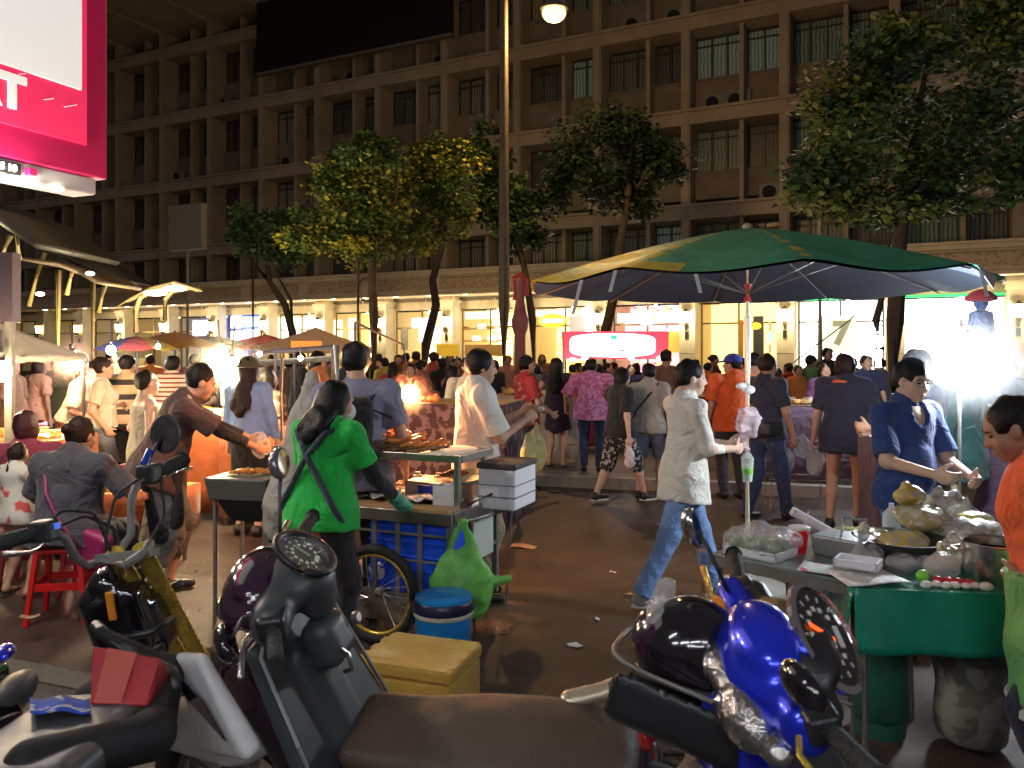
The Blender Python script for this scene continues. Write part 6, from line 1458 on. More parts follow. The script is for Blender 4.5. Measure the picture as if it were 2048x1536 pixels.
# 7 teal polo
make_person('man in a dark teal polo with pale cuffs standing under the bright white lamp', X(1925, 5.7), 5.7, R(38), dict(top=C_teal, sleeve=.95, hem=-.16, loose=.016, low=C_khaki, collar=C_teal), H=1.66, det=1, skin=M_skin, hands=[(-.22, .24, .98), (.29, .05, .84)], head=(-.25, 0))
# 8..
t, B = make_person('person in a loose black top with an orange neckline and short shorts', X(1690, 7.5), 7.5, R(-30), dict(top=C_dnavy, sleeve=.8, hem=-.20, loose=.03, low=C_grey, lowkind='shorts', len=.45, hair='bob', hairmat=M_hair_b), H=1.66, det=1, skin=M_skin, w=1.1, fem=True, head=(0, -.5), feet=[(-.12, -.10, .075), (.1, .12, .075)])
S = SDF(.012, .02); S.ell(B.up(0, -.03, .46), (.13, .095, .04), B.T); S.build('neckline', C_orange, t)
t, B = make_person('dark haired man in a navy T-shirt and jeans walking right just behind the umbrella pole', X(1532, 7.9), 7.9, R(-62), dict(top=C_dnavy, sleeve=.75, hem=-.10, loose=.012, low=C_jeand, hair='short', hairmat=M_hair_b), H=1.66, det=1, skin=M_skin_d, hands=[(-.22, .16, .80), (.25, .12, .78)], feet=[(-.09, -.16, .08), (.1, .18, .075)], head=(-.1, 0))
S = SDF(.012, .02); S.box(B.up(.16, -.10, .0), (.07, .11, .07), B.T, rnd=.03); S.build('waist_bag', M_black, t)
make_person('man in a bright orange T-shirt and blue cap with his back turned', X(1466, 9.0), 9.0, R(8), dict(top=C_orange, sleeve=.8, hem=-.14, loose=.022, low=C_dgrey, hat=('cap', cloth('cap_blue', (.03, .06, .42)))), H=1.65, det=1, w=1.12, hands=[(-.27, .10, .82), (.28, .10, .82)], head=(0, .9))
t, B = make_person('man in a pale grey T-shirt and denim shorts with a shoulder strap', X(1298, 9.0), 9.0, R(-20), dict(top=C_ltgrey, sleeve=.7, hem=-.12, loose=.014, low=C_denim, lowkind='shorts', len=.95), H=1.545, det=1, hands=[(-.22, .16, .90), (.25, .04, .74)], feet=[(-.1, -.08, .075), (.1, .10, .075)])
m = MB(); m.tube([B.up(.12, -.06, .46), B.up(.03, -.135, .33), B.up(-.12, -.12, .15), B.up(-.18, -.02, .06)], .010, 6); m.build('shoulder_strap', C_black, t, smooth=180)
t, B = make_person('woman in black T-shirt and black and white floral trousers walking right', X(1240, 8.75), 8.75, R(-66), dict(top=C_black, sleeve=.8, hem=-.10, loose=.018, low=C_floral, len=.25, lowloose=.03, hair='bob', sole=M_white), H=1.50, det=1, fem=True, skin=M_skin_l, feet=[(-.08, -.26, .10), (.09, .26, .08)], hands=[(-.2, .12, .72), (.25, -.04, .72)], head=(-.15, 0))
hp = world_pt(t, B.wr[1]+V(0, 0, -.06)); carrier_bag('carrier_bag', 'little white carrier bag held by the woman in floral trousers', hp, plastic_bag('milky_film', (.75, .75, .74), .9), .28, .12, seed=9)
make_person('stout person in a pink patterned blouse and jeans seen from behind', X(1183, 10.2), 10.2, R(-10), dict(top=C_pink, sleeve=.95, hem=-.16, loose=.035, flare=.02, low=C_jeand, hair='short'), H=1.47, det=1, w=1.25, skin=M_skin)
make_person('woman with long straight hair in a short dark dress by the stall', X(1113, 10.6), 10.6, R(-14), dict(top=cloth('aubergine', (.03, .015, .035)), sleeve=.3, hem=-.10, loose=.01, low=cloth('aubergine', (.03, .015, .035)), lowkind='skirt', len=.75, hair='long', lowloose=.02, flip=1), H=1.48, det=1, fem=True, skin=M_skin)
make_person('young man in red patterned shirt and navy shorts right of the lamp pole', X(1052, 9.6), 9.6, R(-68), dict(top=C_red, sleeve=.8, hem=-.12, loose=.015, low=C_dnavy, lowkind='shorts', len=.7), H=1.63, det=1, hands=[(-.18, .26, .95), (.2, .25, .92)])
make_person('person in a pale yellow shirt facing the camera beyond the cart', X(937, 9.2), 9.2, R(-170), dict(top=C_cream, sleeve=.8, hem=-.12, low=C_dgrey), H=1.62, det=1)
make_person('tall man in a brown T-shirt beyond the man with the shoulder strap', X(1332, 11.4), 11.4, R(-35), dict(top=cloth('umber', (.17, .08, .05)), sleeve=.8, hem=-.14, low=C_dgrey), H=1.58, det=1, skin=M_skin_d)
t, B = make_person('man in a dark polo handling food behind the man with glasses', X(1850, 5.6), 5.6, R(70), dict(top=C_dnavy, sleeve=.9, hem=-.14, loose=.018, low=C_jeand), H=1.70, det=1, w=1.1, hands=[(-.12, .36, 1.12), (.12, .34, 1.08)], head=(-.35, 0), skin=M_skin)
# left side group
t, B = make_person('man in brown with a black jacket round his waist leaning over a wok', X(345, 5.45), 5.45, R(-64), dict(top=C_brown, sleeve=.8, hem=-.12, loose=.025, low=C_shorts, lowkind='trousers', len=.55, lowloose=.03), H=1.66, det=2, bend=.42, w=1.1, skin=M_skin, pelvis=(0, -.10, .88), hands=[(-.06, .62, .98), (.15, .58, .96)], head=(-.35, .0), feet=[(-.14, -.02, .075), (.13, -.18, .075)])
m = MB(); m.grid(lambda u, v: B.up(.02+.12*(u-.5), -.148-.008*math.sin(9*u), .02+.06*v), 8, 3); m.build('back_print', patches('yellow_logo', (.075, .035, .030), (.55, .6, .08), scale=38, thr=.50), t)
S = SDF(.012, .03); S.cap(B.up(.13, -.02, -.02), B.up(.19, .05, -.42) if False else (B.pel+V(.19, .02, -.42)), .07, .075, flat=(V(1, 0, 0), .6)); S.cap(B.pel+V(.13, .12, .12), B.pel+V(.17, .10, -.35), .06, .06); S.wrinkle(.008, 20, 4); S.build('tied_jacket', C_black, t)
for i in (0, 1): S = SDF(.010, .01); S.cap(limb_pt(B.sh[i], B.el[i], .8), B.el[i], .047, .044); S.cap(B.el[i], limb_pt(B.el[i], B.wr[i], .8), .044, .038, cut=1); S.build('arm_sleeve', C_black, t)
m = MB(); m.tube([B.up(-.10, -.10, .44), B.up(.0, -.06, .53), B.up(.10, .0, .50)], .014, 6); m.build('collar_trim', mat('collar_cream', (.55, .52, .42), rough=.8), t, smooth=180)
hp = world_pt(t, B.wr[0]+V(0, .10, .02)); carrier_bag('food_bag', 'clear bag of food held over the wok by the man in brown', hp+V(.0, -.05, .06), M_film, .22, .14, seed=3, handles=False)
t, B = make_person('woman in a dark grey T-shirt sitting on a red stool, back turned', X(138, 5.0), 5.0, R(-8), dict(top=C_dgrey, sleeve=.8, hem=-.08, loose=.030, low=C_dnavy, hair='bun', hairmat=M_hair_b, wr=.007), H=1.62, det=2, fem=True, w=1.25, skin=M_skin, pelvis=(0, 0, .53), feet=[(-.16, .42, .075), (.16, .40, .075)], hands=[(-.26, .34, .66), (.34, .34, .70)], head=(-.3, -.1), bend=.10)
m = MB(); q = [B.up(-.11, .02, .46), B.up(-.12, -.10, .40), B.up(-.05, -.165, .25), B.up(.06, -.175, .08), B.up(.17, -.14, -.06)]; m.tube(q, .013, 6); hb = m.build('bag_strap', mat('magenta_strap', (.22, .03, .10), rough=.5), t, smooth=180)
hb_ = S = SDF(.009, .03); S.box(V(0, 0, 0), (.13, .05, .11), rnd=.04); S.wrinkle(.004, 30, 2); o = S.build('handbag', mat('magenta_leather', (.28, .015, .10), rough=.4, bump=.2, coat=.3)); o.location = world_pt(t, V(.22, -.08, .46)); o.rotation_euler = (0, R(18), R(-20)); tag(o, 'magenta leather handbag resting against the hip of the seated woman', 'handbag')
def stool(px, Y, col, lab, group=None, z=None, h=.45):
    t = thing('plastic_stool', lab, 'stool', (X(px, Y), Y, gz(X(px, Y), Y)), R(12), group); m = MB(); m.box((0, 0, h-.012), (.145, .145, .014)); m.build('seat', col, t, bevel=.012)
    for sx in (-1, 1):
        for sy in (-1, 1): m = MB(); m.bar((sx*.12, sy*.12, h-.02), (sx*.165, sy*.165, 0), .045, .03); m.build('leg', col, t, bevel=.006)
    m = MB(); 
    for s_ in (-1, 1): m.box((0, s_*.142, h*.50), (.13, .006, .022)); m.box((s_*.142, 0, h*.50), (.006, .13, .022))
    m.build('brace', col, t); return t
M_red = mat('red_plastic', (.62, .012, .012), rough=.38, var=.1)
stool(130, 5.0, M_red, 'bright red plastic stool under the seated woman at the left')
make_person('small girl in a white vest with a red print standing at the left edge', X(34, 5.35), 5.35, R(-10), dict(top=patches('girl_top', (.62, .60, .54), (.55, .08, .08), scale=9, thr=.62), sleeve=.35, hem=-.10, loose=.012, low=cloth('girl_shorts', (.35, .16, .14)), lowkind='shorts', len=.5, hair='pony', hairmat=M_hair_b, flip=1, shoe=M_rubber), H=1.06, det=1, fem=True, w=.9)
make_person('person with dark red hair sitting low behind the small girl', X(52, 6.0), 6.0, R(20), dict(top=cloth('wine', (.30, .05, .09)), low=C_dgrey, hair='bob', hairmat=mat('wine_hair', (.05, .008, .010), rough=.5, bump=.4, bscale=90)), H=1.62, det=1, w=1.1, pelvis=(0, 0, .50), feet=[(-.15, .4, .075), (.15, .4, .075)], hands=[(-.2, .3, .62), (.2, .3, .62)])
make_person('woman in blue grey dungarees over a pale top looking right at the left stalls', X(202, 8.4), 8.4, R(-64), dict(top=C_cream, sleeve=.75, hem=-.02, loose=.012, low=cloth('dungaree', (.15, .16, .18)), hair='bun', hairmat=M_hair_b, lowloose=.018, hatless=1), H=1.62, det=1, fem=True, hands=[(-.14, .18, 1.08), (.2, .05, .86)], head=(-.1, 0))
make_person('man in a shirt of broad black and beige bands with his back turned', X(254, 9.4), 9.4, R(-6), dict(top=C_str2, sleeve=.8, hem=-.12, loose=.022, low=C_black), H=1.64, det=1, w=1.15)
make_person('man in a maroon and white striped T-shirt with his back turned', X(345, 9.4), 9.4, R(4), dict(top=C_str1, sleeve=.85, hem=-.12, loose=.022, low=C_dgrey), H=1.63, det=1, w=1.12)
t, B = make_person('person in a pale vest carrying a black bag', X(292, 6.7), 6.7, R(-52), dict(top=C_cream, tank=1, hem=-.12, loose=.012, low=C_grey, hair='short', hairmat=M_hair_b), H=1.52, det=1, fem=True, skin=M_skin_l, hands=[(-.2, .15, .95), (.22, .10, .80)])
S = SDF(.012, .02); S.box(V(0, 0, 0), (.09, .06, .12), rnd=.04); o = S.build('shoulder_bag', M_black); o.location = world_pt(t, B.up(.06, .20, .18)); tag(o, 'black shoulder bag in front of the person in the pale vest', 'bag')
make_person('woman bending to the right in a cream blouse and rust orange pleated skirt', X(140, 8.9), 8.9, R(-80), dict(top=C_cream, sleeve=.9, hem=-.02, loose=.02, low=C_rust, lowkind='skirt', len=1.3, lowloose=.03, flare2=.05, hair='short', hairmat=M_hair_b), H=1.60, det=1, fem=True, bend=.35, hands=[(-.14, .34, .92), (.16, .3, .9)])
make_person('woman in an olive hat, pale blue long sleeved top and black skirt', X(497, 7.2), 7.2, R(-12), dict(top=C_blue, sleeve=1.9, hem=-.02, loose=.010, low=C_black, lowkind='skirt', len=.72, hair='long', hairmat=M_hair_b, hat=('sun_hat', cloth('olive_felt', (.07, .07, .03))), hem2=0), H=1.63, det=1, fem=True, skin=M_skin_l, hands=[(-.24, .06, .72), (.26, .1, .74)])
make_person('man in a white T-shirt behind the woman in the olive hat', X(474, 8.2), 8.2, R(-40), dict(top=C_white, sleeve=.8, hem=-.12, low=C_dgrey), H=1.62, det=1)
make_person('bystander in a dark floral blouse between the hat and the draped cover', X(536, 7.8), 7.8, R(-30), dict(top=patches('dark_floral', (.10, .07, .045), (.38, .28, .18), scale=16, thr=.55), sleeve=.9, hem=-.15, loose=.02, low=C_dgrey, hair='bob'), H=1.50, det=1, fem=True)

# ================================================================== the crowd beyond
C_mats = {n: cloth('crowd_'+n, c) for n, c in dict(red=(.42, .04, .035), maroon=(.18, .03, .03), brown=(.16, .08, .045), white=(.60, .56, .48), black=(.02, .018, .02), grey=(.16, .15, .15), green=(.06, .14, .05), blue=(.05, .12, .38), purple=(.16, .05, .16), yellow=(.55, .40, .06), orange=(.60, .18, .04), navy=(.025, .03, .08), peach=(.55, .28, .18), lime=(.45, .80, .05), olive=(.13, .12, .05)).items()}
protos = []
for i, (hair, fem, kw) in enumerate((('short', False, {}), ('long', True, {}), ('bob', True, dict(bend=.1)), ('short', False, dict(bend=.08, hands=[(-.15, .35, 1.05), (.15, .35, 1.05)])), ('bun', True, dict(hands=[(-.2, .3, 1.0), (.25, .05, .78)])))):
    lowk = ['trousers', 'skirt', 'shorts', 'trousers', 'trousers'][i]
    t, B = make_person('x', 0, 0, 0, dict(top=C_mats['grey'], sleeve=.75, hem=-.12, loose=.018, low=C_mats['black'], lowkind=lowk, len=.8 if lowk != 'trousers' else 1., hair=hair), H=1.60, det=0, fem=fem, z=0., **kw)
    for c in t.children:
        for s_ in c.material_slots:
            mt = s_.material; s_.link = 'OBJECT'; s_.material = mt
    protos.append((t, fem))
used = [False]*5
def crowd(px, top, Y, kind, col, face, where, hm=None, low='black', skin=None):
    x = X(px, Y); z = gz(x, Y); H = CAM-(top-HY)/F*Y-z; s_ = max(.84, min(1.1, H/1.60))
    src = protos[kind][0]; word = ['person', 'long haired woman', 'woman', 'person', 'woman'][kind]
    if not used[kind]: t = src; used[kind] = True; t.location = (x, Y, z); t.rotation_euler = (0, 0, face)
    else: t = dup(src, (x, Y, z), face)
    t.scale = (s_, s_, s_)
    a = 'dark' if low == 'black' else low
    t['label'] = ' '.join(f'{word} in a {col} top, {where}'.split()[:16]); t['category'] = 'person'; t['group'] = 'crowd at the far stalls'
    for c in t.children:
        n = c.name.split('.')[0]
        if n == 'shirt': c.material_slots[0].material = C_mats[col]
        elif n in ('trousers', 'skirt', 'shorts'): c.material_slots[0].material = C_mats[low]
        elif n == 'hair': c.material_slots[0].material = hm or M_hair
        elif n == 'body': c.material_slots[0].material = skin or M_skin
    return t
rs = random.Random(77)  # tops near the skewer cart lean reddish brown: orange lamplight put into their colours
CR = [(686, 708, 11.5, 3, 'navy', 'left of the backpack man beyond the cart'), (768, 712, 13.5, 0, 'yellow', 'just right of the slim tree trunk'), (786, 720, 12, 1, 'red', 'right of the slim trunk and in front of others'), (798, 706, 15, 2, 'brown', 'midway between the two tree trunks, in the second row'),
 (812, 703, 16.5, 0, 'maroon', 'midway between the trunks at the back'), (830, 699, 14.5, 3, 'orange', 'left of the leaning tree trunk'), (845, 716, 11.8, 4, 'maroon', 'close in front of the leaning trunk'), (868, 700, 13.5, 0, 'red', 'right behind the leaning trunk with a dark head'), (884, 712, 12.5, 0, 'black', 'under the yellow stall sign'), (900, 704, 17, 1, 'grey', 'right of the yellow stall sign at the back'),
 (758, 705, 17.5, 4, 'peach', 'at the very back by the slim trunk'), (916, 712, 15.5, 2, 'brown', 'left of the man in the pale yellow shirt'), (985, 716, 12.5, 2, 'black', 'behind the head of the man in white'), (1016, 708, 15, 0, 'peach', 'at the foot of the tall lamp pole'), (1075, 738, 12.5, 0, 'grey', 'between the red shirt man and the long haired woman'), (1084, 706, 17, 1, 'brown', 'far left below the red banner'),
 (1143, 735, 13.5, 3, 'lime', 'between the long haired woman and the pink blouse'), (1152, 728, 15.5, 2, 'orange', 'below the left part of the banner'), (1215, 722, 14, 0, 'navy', 'below the middle of the banner left of the floral trousers woman'), (1228, 728, 16, 4, 'grey', 'below the banner middle at the back'), (1262, 726, 13, 0, 'navy', 'right behind the woman in black'), (1272, 735, 15, 1, 'blue', 'below the right part of the banner'), (1345, 738, 12.3, 0, 'maroon', 'right of the tall man in brown'), (1360, 722, 15, 2, 'black', 'left of the walking man with the drink'),
 (1392, 716, 17, 0, 'brown', 'left in front of the yellow lit shop'), (1412, 722, 14, 3, 'orange', 'in front of the yellow lit shop doorway'), (1428, 706, 16.5, 4, 'maroon', 'behind the blue cap'), (1490, 712, 15.5, 0, 'red', 'directly left of the umbrella pole at the back'), (1513, 700, 10.5, 2, 'peach', 'behind the head of the navy T-shirt man'), (1556, 738, 11, 3, 'white', 'leaning in pale top right of the navy T-shirt man'), (1577, 723, 13.5, 0, 'red', 'right of the navy T-shirt man in the second row'),
 (1596, 728, 12.5, 4, 'orange', 'next to the red shirt beyond the rack'), (1622, 706, 12.5, 0, 'green', 'left of the plain grey pole'), (1655, 692, 13, 0, 'black', 'right behind the plain grey pole'), (1648, 722, 9.8, 1, 'purple', 'left of the woman with the orange neckline'), (1732, 706, 10.5, 0, 'navy', 'left of the two dark trunks under the small white lamp'), (1702, 712, 14.5, 2, 'olive', 'far behind the black top woman'), (1765, 712, 12, 3, 'grey', 'between the dark trunks and the man with glasses'),
 (1985, 706, 9.5, 0, 'purple', 'right of the glaring white lamp'), (2022, 712, 8.6, 3, 'navy', 'in the dark area at the right edge'), (1880, 714, 11.5, 4, 'red', 'behind the man in the dark polo'),
 (165, 702, 12.5, 1, 'yellow', 'behind the left bulb beyond the tent'), (222, 700, 14, 0, 'brown', 'behind the dungarees woman'), (120, 708, 11.5, 2, 'olive', 'left of the red bulb by the white tent'), (300, 706, 13.5, 0, 'orange', 'between the two striped shirts'), (385, 704, 12, 3, 'maroon', 'right of the maroon striped T-shirt'), (408, 712, 14, 1, 'red', 'below the brown umbrella at its right'), (430, 702, 15.5, 0, 'grey', 'left of the twin bulbs at the back'),
 (395, 722, 10.5, 4, 'brown', 'in front of the food stall left of the twin bulbs'), (545, 706, 14, 0, 'maroon', 'below the red tent'), (600, 700, 11, 0, 'black', 'under the orange sign board'), (637, 696, 10.5, 1, 'orange', 'right under the orange sign board'), (655, 712, 13, 4, 'yellow', 'under the right slope of the tan tent'), (575, 712, 12.5, 3, 'brown', 'left of the orange sign board'), (20, 712, 9.5, 0, 'brown', 'inside the white tent'), (70, 715, 10.5, 2, 'peach', 'at the back of the white tent'),
 (735, 708, 14.8, 0, 'black', 'right of the backpack man by the thin post'), (822, 722, 10.8, 2, 'red', 'behind the orange bulb of the skewer cart'), (905, 726, 10.6, 1, 'maroon', 'left of the white polo man in the front row'), (1185, 708, 17.5, 0, 'black', 'at the back below the banner centre')]
for px, top, Y, k, col, wh in CR:
    crowd(px, top, Y, k, col, rs.uniform(-2.2, 1.2) if rs.random() < .8 else R(180), wh, low=rs.choice(['black', 'grey', 'navy', 'black', 'brown']), hm=rs.choice([M_hair, M_hair, M_hair_b]), skin=rs.choice([M_skin, M_skin_d]))
# ================================================================== stalls, tents and parasols
def X_(px, Y): return (px-HX)/F*Y
def Z_(py, Y): return CAM-(py-HY)/F*Y
def canopy_tent(name, label, px, Y, w_, z0, z1, col, dp=None, posts=True, group=None, valance=.16, rz=0., cat='tent'):
    x = X_(px, Y); z = gz(x, Y); dp = dp or w_; t = thing(name, label, cat, (x, Y, z), rz, group); z0 -= z; z1 -= z
    def f(u, v):
        a = 2*u-1; b = 2*v-1; r = max(abs(a), abs(b)); return V(a*w_/2, b*dp/2, z1-(z1-z0)*(r**.85)-.03*math.sin(3.14*abs(abs(a)-abs(b))))
    m = MB(); m.grid(f, 20, 20)
    for (a, b) in (((-1, -1), (1, -1)), ((1, -1), (1, 1)), ((1, 1), (-1, 1)), ((-1, 1), (-1, -1))):
        m.grid(lambda u, v: V((a[0]+(b[0]-a[0])*u)*w_/2, (a[1]+(b[1]-a[1])*u)*dp/2, z0-v*valance-.01*math.sin(u*20)), 10, 1)
    m.build('canopy', col, t, smooth=40, solid=.006)
    if posts:
        for sx in (-1, 1):
            for sy in (-1, 1): m = MB(); m.cyl((sx*w_*.48, sy*dp*.48, 0), (sx*w_*.48, sy*dp*.48, z0), .022, n=8); m.build('post', M_greymetal, t)
    return t
def stall(label, px, Y, w_, h, skirt, rz=0., items=(), group=None, cover=None, dp=.7, seed=1):
    x = X_(px, Y); z = gz(x, Y); t = thing('market_stall', label, 'stall', (x, Y, z), rz, group)
    m = MB(); m.box((0, 0, h-.015), (w_/2, dp/2, .015)); m.build('counter', M_wood, t)
    m = MB(); n = 14; m.grid(lambda u, v: V((u-.5)*w_*1.01, -dp/2-.012-.012*math.sin(u*w_*30)*v, h*(1-v*.92)), 26, 4); m.grid(lambda u, v: V(w_/2+.01, (u-.5)*dp, h*(1-v*.92)), 6, 3); m.grid(lambda u, v: V(-w_/2-.01, (.5-u)*dp, h*(1-v*.92)), 6, 3); m.build('skirt', skirt, t, smooth=60, solid=.004)
    rs = random.Random(seed)
    for sx in (-1, 1):
        for sy in (-1, 1): m = MB(); m.bar((sx*(w_/2-.04), sy*(dp/2-.04), h-.03), (sx*(w_/2-.04), sy*(dp/2-.04), 0), .03); m.build('leg', M_greymetal, t)
    for (lab, col, n_, sz, cat) in items:
        for i in range(n_):
            S = SDF(.014, .02); sz_ = sz*rs.uniform(.8, 1.2)
            if cat in ('tray', 'basket', 'box'):
                m = MB(); m.box((0, 0, sz_*.3), (sz_, sz_*.75, sz_*.3), taper=1.12); o = m.build('food_'+cat, col, bevel=.01)
            else:
                S.ell((0, 0, sz_*.35), (sz_, sz_*.8, sz_*.45)); S.wrinkle(.012, 40, i); o = S.build('food_'+cat.replace(' ', '_'), col)
            o.matrix_world = Matrix.Translation((x, Y, z)) @ Matrix.Rotation(rz, 4, 'Z') @ Matrix.Translation(((-.42+.84*(i+.5)/n_)*w_+rs.uniform(-.02, .02), rs.uniform(-.25, .15)*dp, h+.002)) @ Matrix.Rotation(rs.uniform(-.5, .5), 4, 'Z')
            tag(o, lab, cat, lab.split(' on ')[0]+' row' if n_ > 1 else None)
    return t
g_food = patches('food_warm', (.60, .28, .06), (.70, .50, .18), scale=22, thr=.5, rough=.5, bump=.5); g_food2 = patches('food_red', (.5, .08, .03), (.65, .35, .1), scale=20, thr=.52, rough=.5, bump=.5)
g_food3 = patches('food_green', (.12, .30, .05), (.45, .42, .10), scale=22, thr=.5, rough=.5, bump=.5)
M_ored = cloth('stall_orange', (.34, .075, .015), bump=.15); M_maro = patches('stall_dark_floral', (.05, .025, .03), (.16, .11, .12), scale=14, thr=.54); M_purp = cloth('stall_purple', (.10, .06, .10)); M_whskirt = cloth('stall_white', (.42, .36, .30))
M_pale = mat('pale_tub', (.45, .50, .55), rough=.5)
stall('orange skirted stall in the warm glow left of the twin bulbs', 425, 8.2, 1.1, .98, M_ored, R(-10), [('orange heap of snacks on the orange skirted stall', g_food, 4, .12, 'food heap'), ('pale blue tub on the orange skirted stall', M_pale, 1, .13, 'box')], seed=2)
stall('low orange lit stall in front of the dungarees woman', 225, 7.3, 1.3, .42, M_ored, R(-8), [('red snack tray on the low orange stall', g_food2, 3, .14, 'tray'), ('green herb pile on the low orange stall', g_food3, 2, .12, 'food heap')], seed=3)
stall('stall under the white tent at the left edge', 30, 7.6, 1.2, .85, M_ored, R(0), [('bright yellow pastry tray on the tent stall', g_food, 4, .13, 'tray')], seed=4)
stall('dark floral skirted stall right behind the skewer cart', 870, 7.4, 1.5, 1.20, M_maro, R(-14), [('red drink cup cluster on the dark floral stall', g_food2, 3, .09, 'food heap'), ('pale snack bag on the dark floral stall', M_noodle3, 2, .09, 'food bag')], seed=5, dp=.8)
stall('low counter behind the draped cover, lit orange', 600, 7.9, 1.3, .95, M_ored, R(-6), [('orange fried snack heap on the low lit counter', g_food, 5, .11, 'food heap')], seed=6)
stall('white fronted snack stall between the red shirt man and long haired woman', 1075, 11.3, 1.2, .92, M_whskirt, R(-8), [('yellow snack heap on the white fronted stall', g_food, 4, .11, 'food heap')], seed=7)
stall('long red skirted stall beneath the lit banner', 1225, 12.6, 3.0, .85, cloth('stall_red', (.30, .03, .04)), R(-8), [('mixed snack tray on the banner stall', g_food2, 7, .13, 'tray')], seed=8)
stall('dark stall of packed goods left of the plain grey pole', 1598, 9.6, 1.1, .90, M_purp, R(-12), [('packed clear bag on the dark stall', M_film, 4, .13, 'food bag'), ('brown food tray on the dark stall', g_food, 3, .10, 'tray')], seed=9)
stall('purple skirted stall behind the flood lamp', 1990, 6.9, 1.8, .92, M_purp, R(-6), [('brown snack tray on the purple stall', g_food, 5, .12, 'tray')], seed=10)
stall('small food counter behind the man with glasses', 1860, 6.3, .9, .98, M_purp, R(-12), [('orange food heap on the small counter', g_food, 3, .10, 'food heap')], seed=11)
canopy_tent('tent', 'white peaked tent at the left edge lit from inside', -10, 8.0, 1.15*1.0, Z_(712, 7.6), Z_(640, 8), mat('tent_white', (.62, .58, .50), rough=.7, trans=0), dp=1.3, valance=.06)
canopy_tent('tent', 'small red tent top left of the orange sign board', 530, 14.5, 1.3, Z_(690, 14), Z_(668, 14.5), cloth('tent_red', (.55, .05, .03)), valance=.08)
canopy_tent('tent', 'tan pyramid tent top behind the orange sign board', 632, 13.5, 1.6, Z_(694, 13), Z_(654, 13.5), cloth('tent_tan', (.62, .40, .20)), valance=.1)
def parasol(label, px, Y, r_, z1, drop, mts, n=8):
    x = X_(px, Y); z = gz(x, Y); t = thing('parasol', label, 'umbrella', (x, Y, z)); z1 -= z; m = MB(); k = 48
    for j in range(9):
        for i in range(k): a = 2*math.pi*i/k; r = j/8 if j else .01; m.v.append((r_*r*math.cos(a), r_*r*math.sin(a), z1-drop*r**1.7-.03*abs(math.sin(a*n/2))*r*r))
    for j in range(8):
        for i in range(k): m.f.append((j*k+i, j*k+(i+1) % k, (j+1)*k+(i+1) % k, (j+1)*k+i)); m.mi.append(int(i*n/k) % len(mts))
    m.build('canopy', mts, t, smooth=60, solid=.008); m = MB(); m.cyl((0, 0, 0), (0, 0, z1+.03), .018, n=8); m.build('pole', M_greymetal, t); return t
parasol('parasol with red, blue and yellow panels at the left', 275, 11, .55, Z_(674, 11), .16, [cloth('p_red', (.60, .05, .03)), cloth('p_blue', (.05, .05, .30)), cloth('p_red', (.6, .05, .03)), cloth('p_yel', (.65, .45, .05))])
parasol('wide amber brown parasol right of the multicoloured one', 350, 12, .62, Z_(665, 12), .20, [cloth('p_amber', (.45, .20, .03))])
parasol('low dark green parasol beyond the amber one', 415, 13, .60, Z_(672, 13), .12, [cloth('p_dgreen', (.05, .08, .06))])
# awning frame behind the draped cover
t = thing('awning_frame', 'dark rectangular awning frame with bulbs between the olive hat and the backpack man', 'awning', (X_(600, 8.8), 8.8, 0)); O = V(X_(600, 8.8), 8.8, 0)
m = MB(); q = [P(505, 707, 8.8)-O, P(552, 702, 8.8)-O, P(667, 694, 8.8)-O]; m.tube(q, .03, 6); q2 = [P(505, 728, 9.6)-O, P(667, 716, 9.6)-O]; m.tube(q2, .03, 6); m.tube([q[0], q2[0]], .02, 6); m.tube([q[2], q2[1]], .02, 6); m.build('rail', M_dark, t)
for px in (507, 551, 666): m = MB(); a = P(px, 700, 8.8)-O; m.cyl((a.x, a.y, 0), a, .022, n=8); m.build('post', M_dark, t)
m = MB(); m.add([P(505, 722, 8.9)-O, P(667, 712, 8.9)-O, P(667, 722, 9.5)-O, P(505, 732, 9.5)-O], [(0, 1, 2, 3)]); m.build('awning_cloth', cloth('awning_green', (.10, .14, .11)), t, solid=.01)
m = MB(); a, b = P(583, 682, 10.5), P(643, 700, 10.5); m.box(((a.x+b.x)/2, a.y, (a.z+b.z)/2), ((b.x-a.x)/2, .02, abs(a.z-b.z)/2)); m.m = 1; m.cyl((a.x+.04, a.y, .12), (a.x+.04, a.y, b.z), .02); m.cyl((b.x-.04, a.y, .12), (b.x-.04, a.y, b.z), .02)
o = m.build('sign_board', [emis('orange_board', (.95, .22, .02), .75), M_greymetal]); tag(o, 'glowing orange board of a stall in front of the tan tent', 'sign')
m = MB(); a, b = P(873, 688, 15), P(918, 712, 15); m.box(((a.x+b.x)/2, a.y, (a.z+b.z)/2), ((b.x-a.x)/2, .02, abs(a.z-b.z)/2)); m.m = 1; m.cyl((a.x+.04, a.y, .12), (a.x+.04, a.y, b.z), .02); m.cyl((b.x-.04, a.y, .12), (b.x-.04, a.y, b.z), .02)
o = m.build('sign_board', [emis('yellow_board', (.75, .45, .02), .5), M_greymetal]); tag(o, 'dull yellow board right of the leaning tree trunk', 'sign')
# draped cover
S = SDF(.012, .04); x = X_(607, 4.95); S.cap((x, 4.95, .70), (x+.04, 5.0, 1.50), .26, .05, flat=((0, 1, 0), .6), k=.02); S.wrinkle(.015, 18, 4); o = S.build('draped_cover', cloth('cover_grey', (.34, .33, .30))); tag(o, 'grey white plastic sheet draped over a pointed frame behind the vendor in green', 'cover')
m = MB(); m.tube([P(672, 690, 4.9), P(684, 940, 4.85), (P(684, 940, 4.85).x, 4.85, 0)], .017, 8); o = m.build('tent_pole', mat('pole_pale', (.42, .42, .36), rough=.5)); tag(o, 'pale thin pole just right of the vendor in green', 'pole')
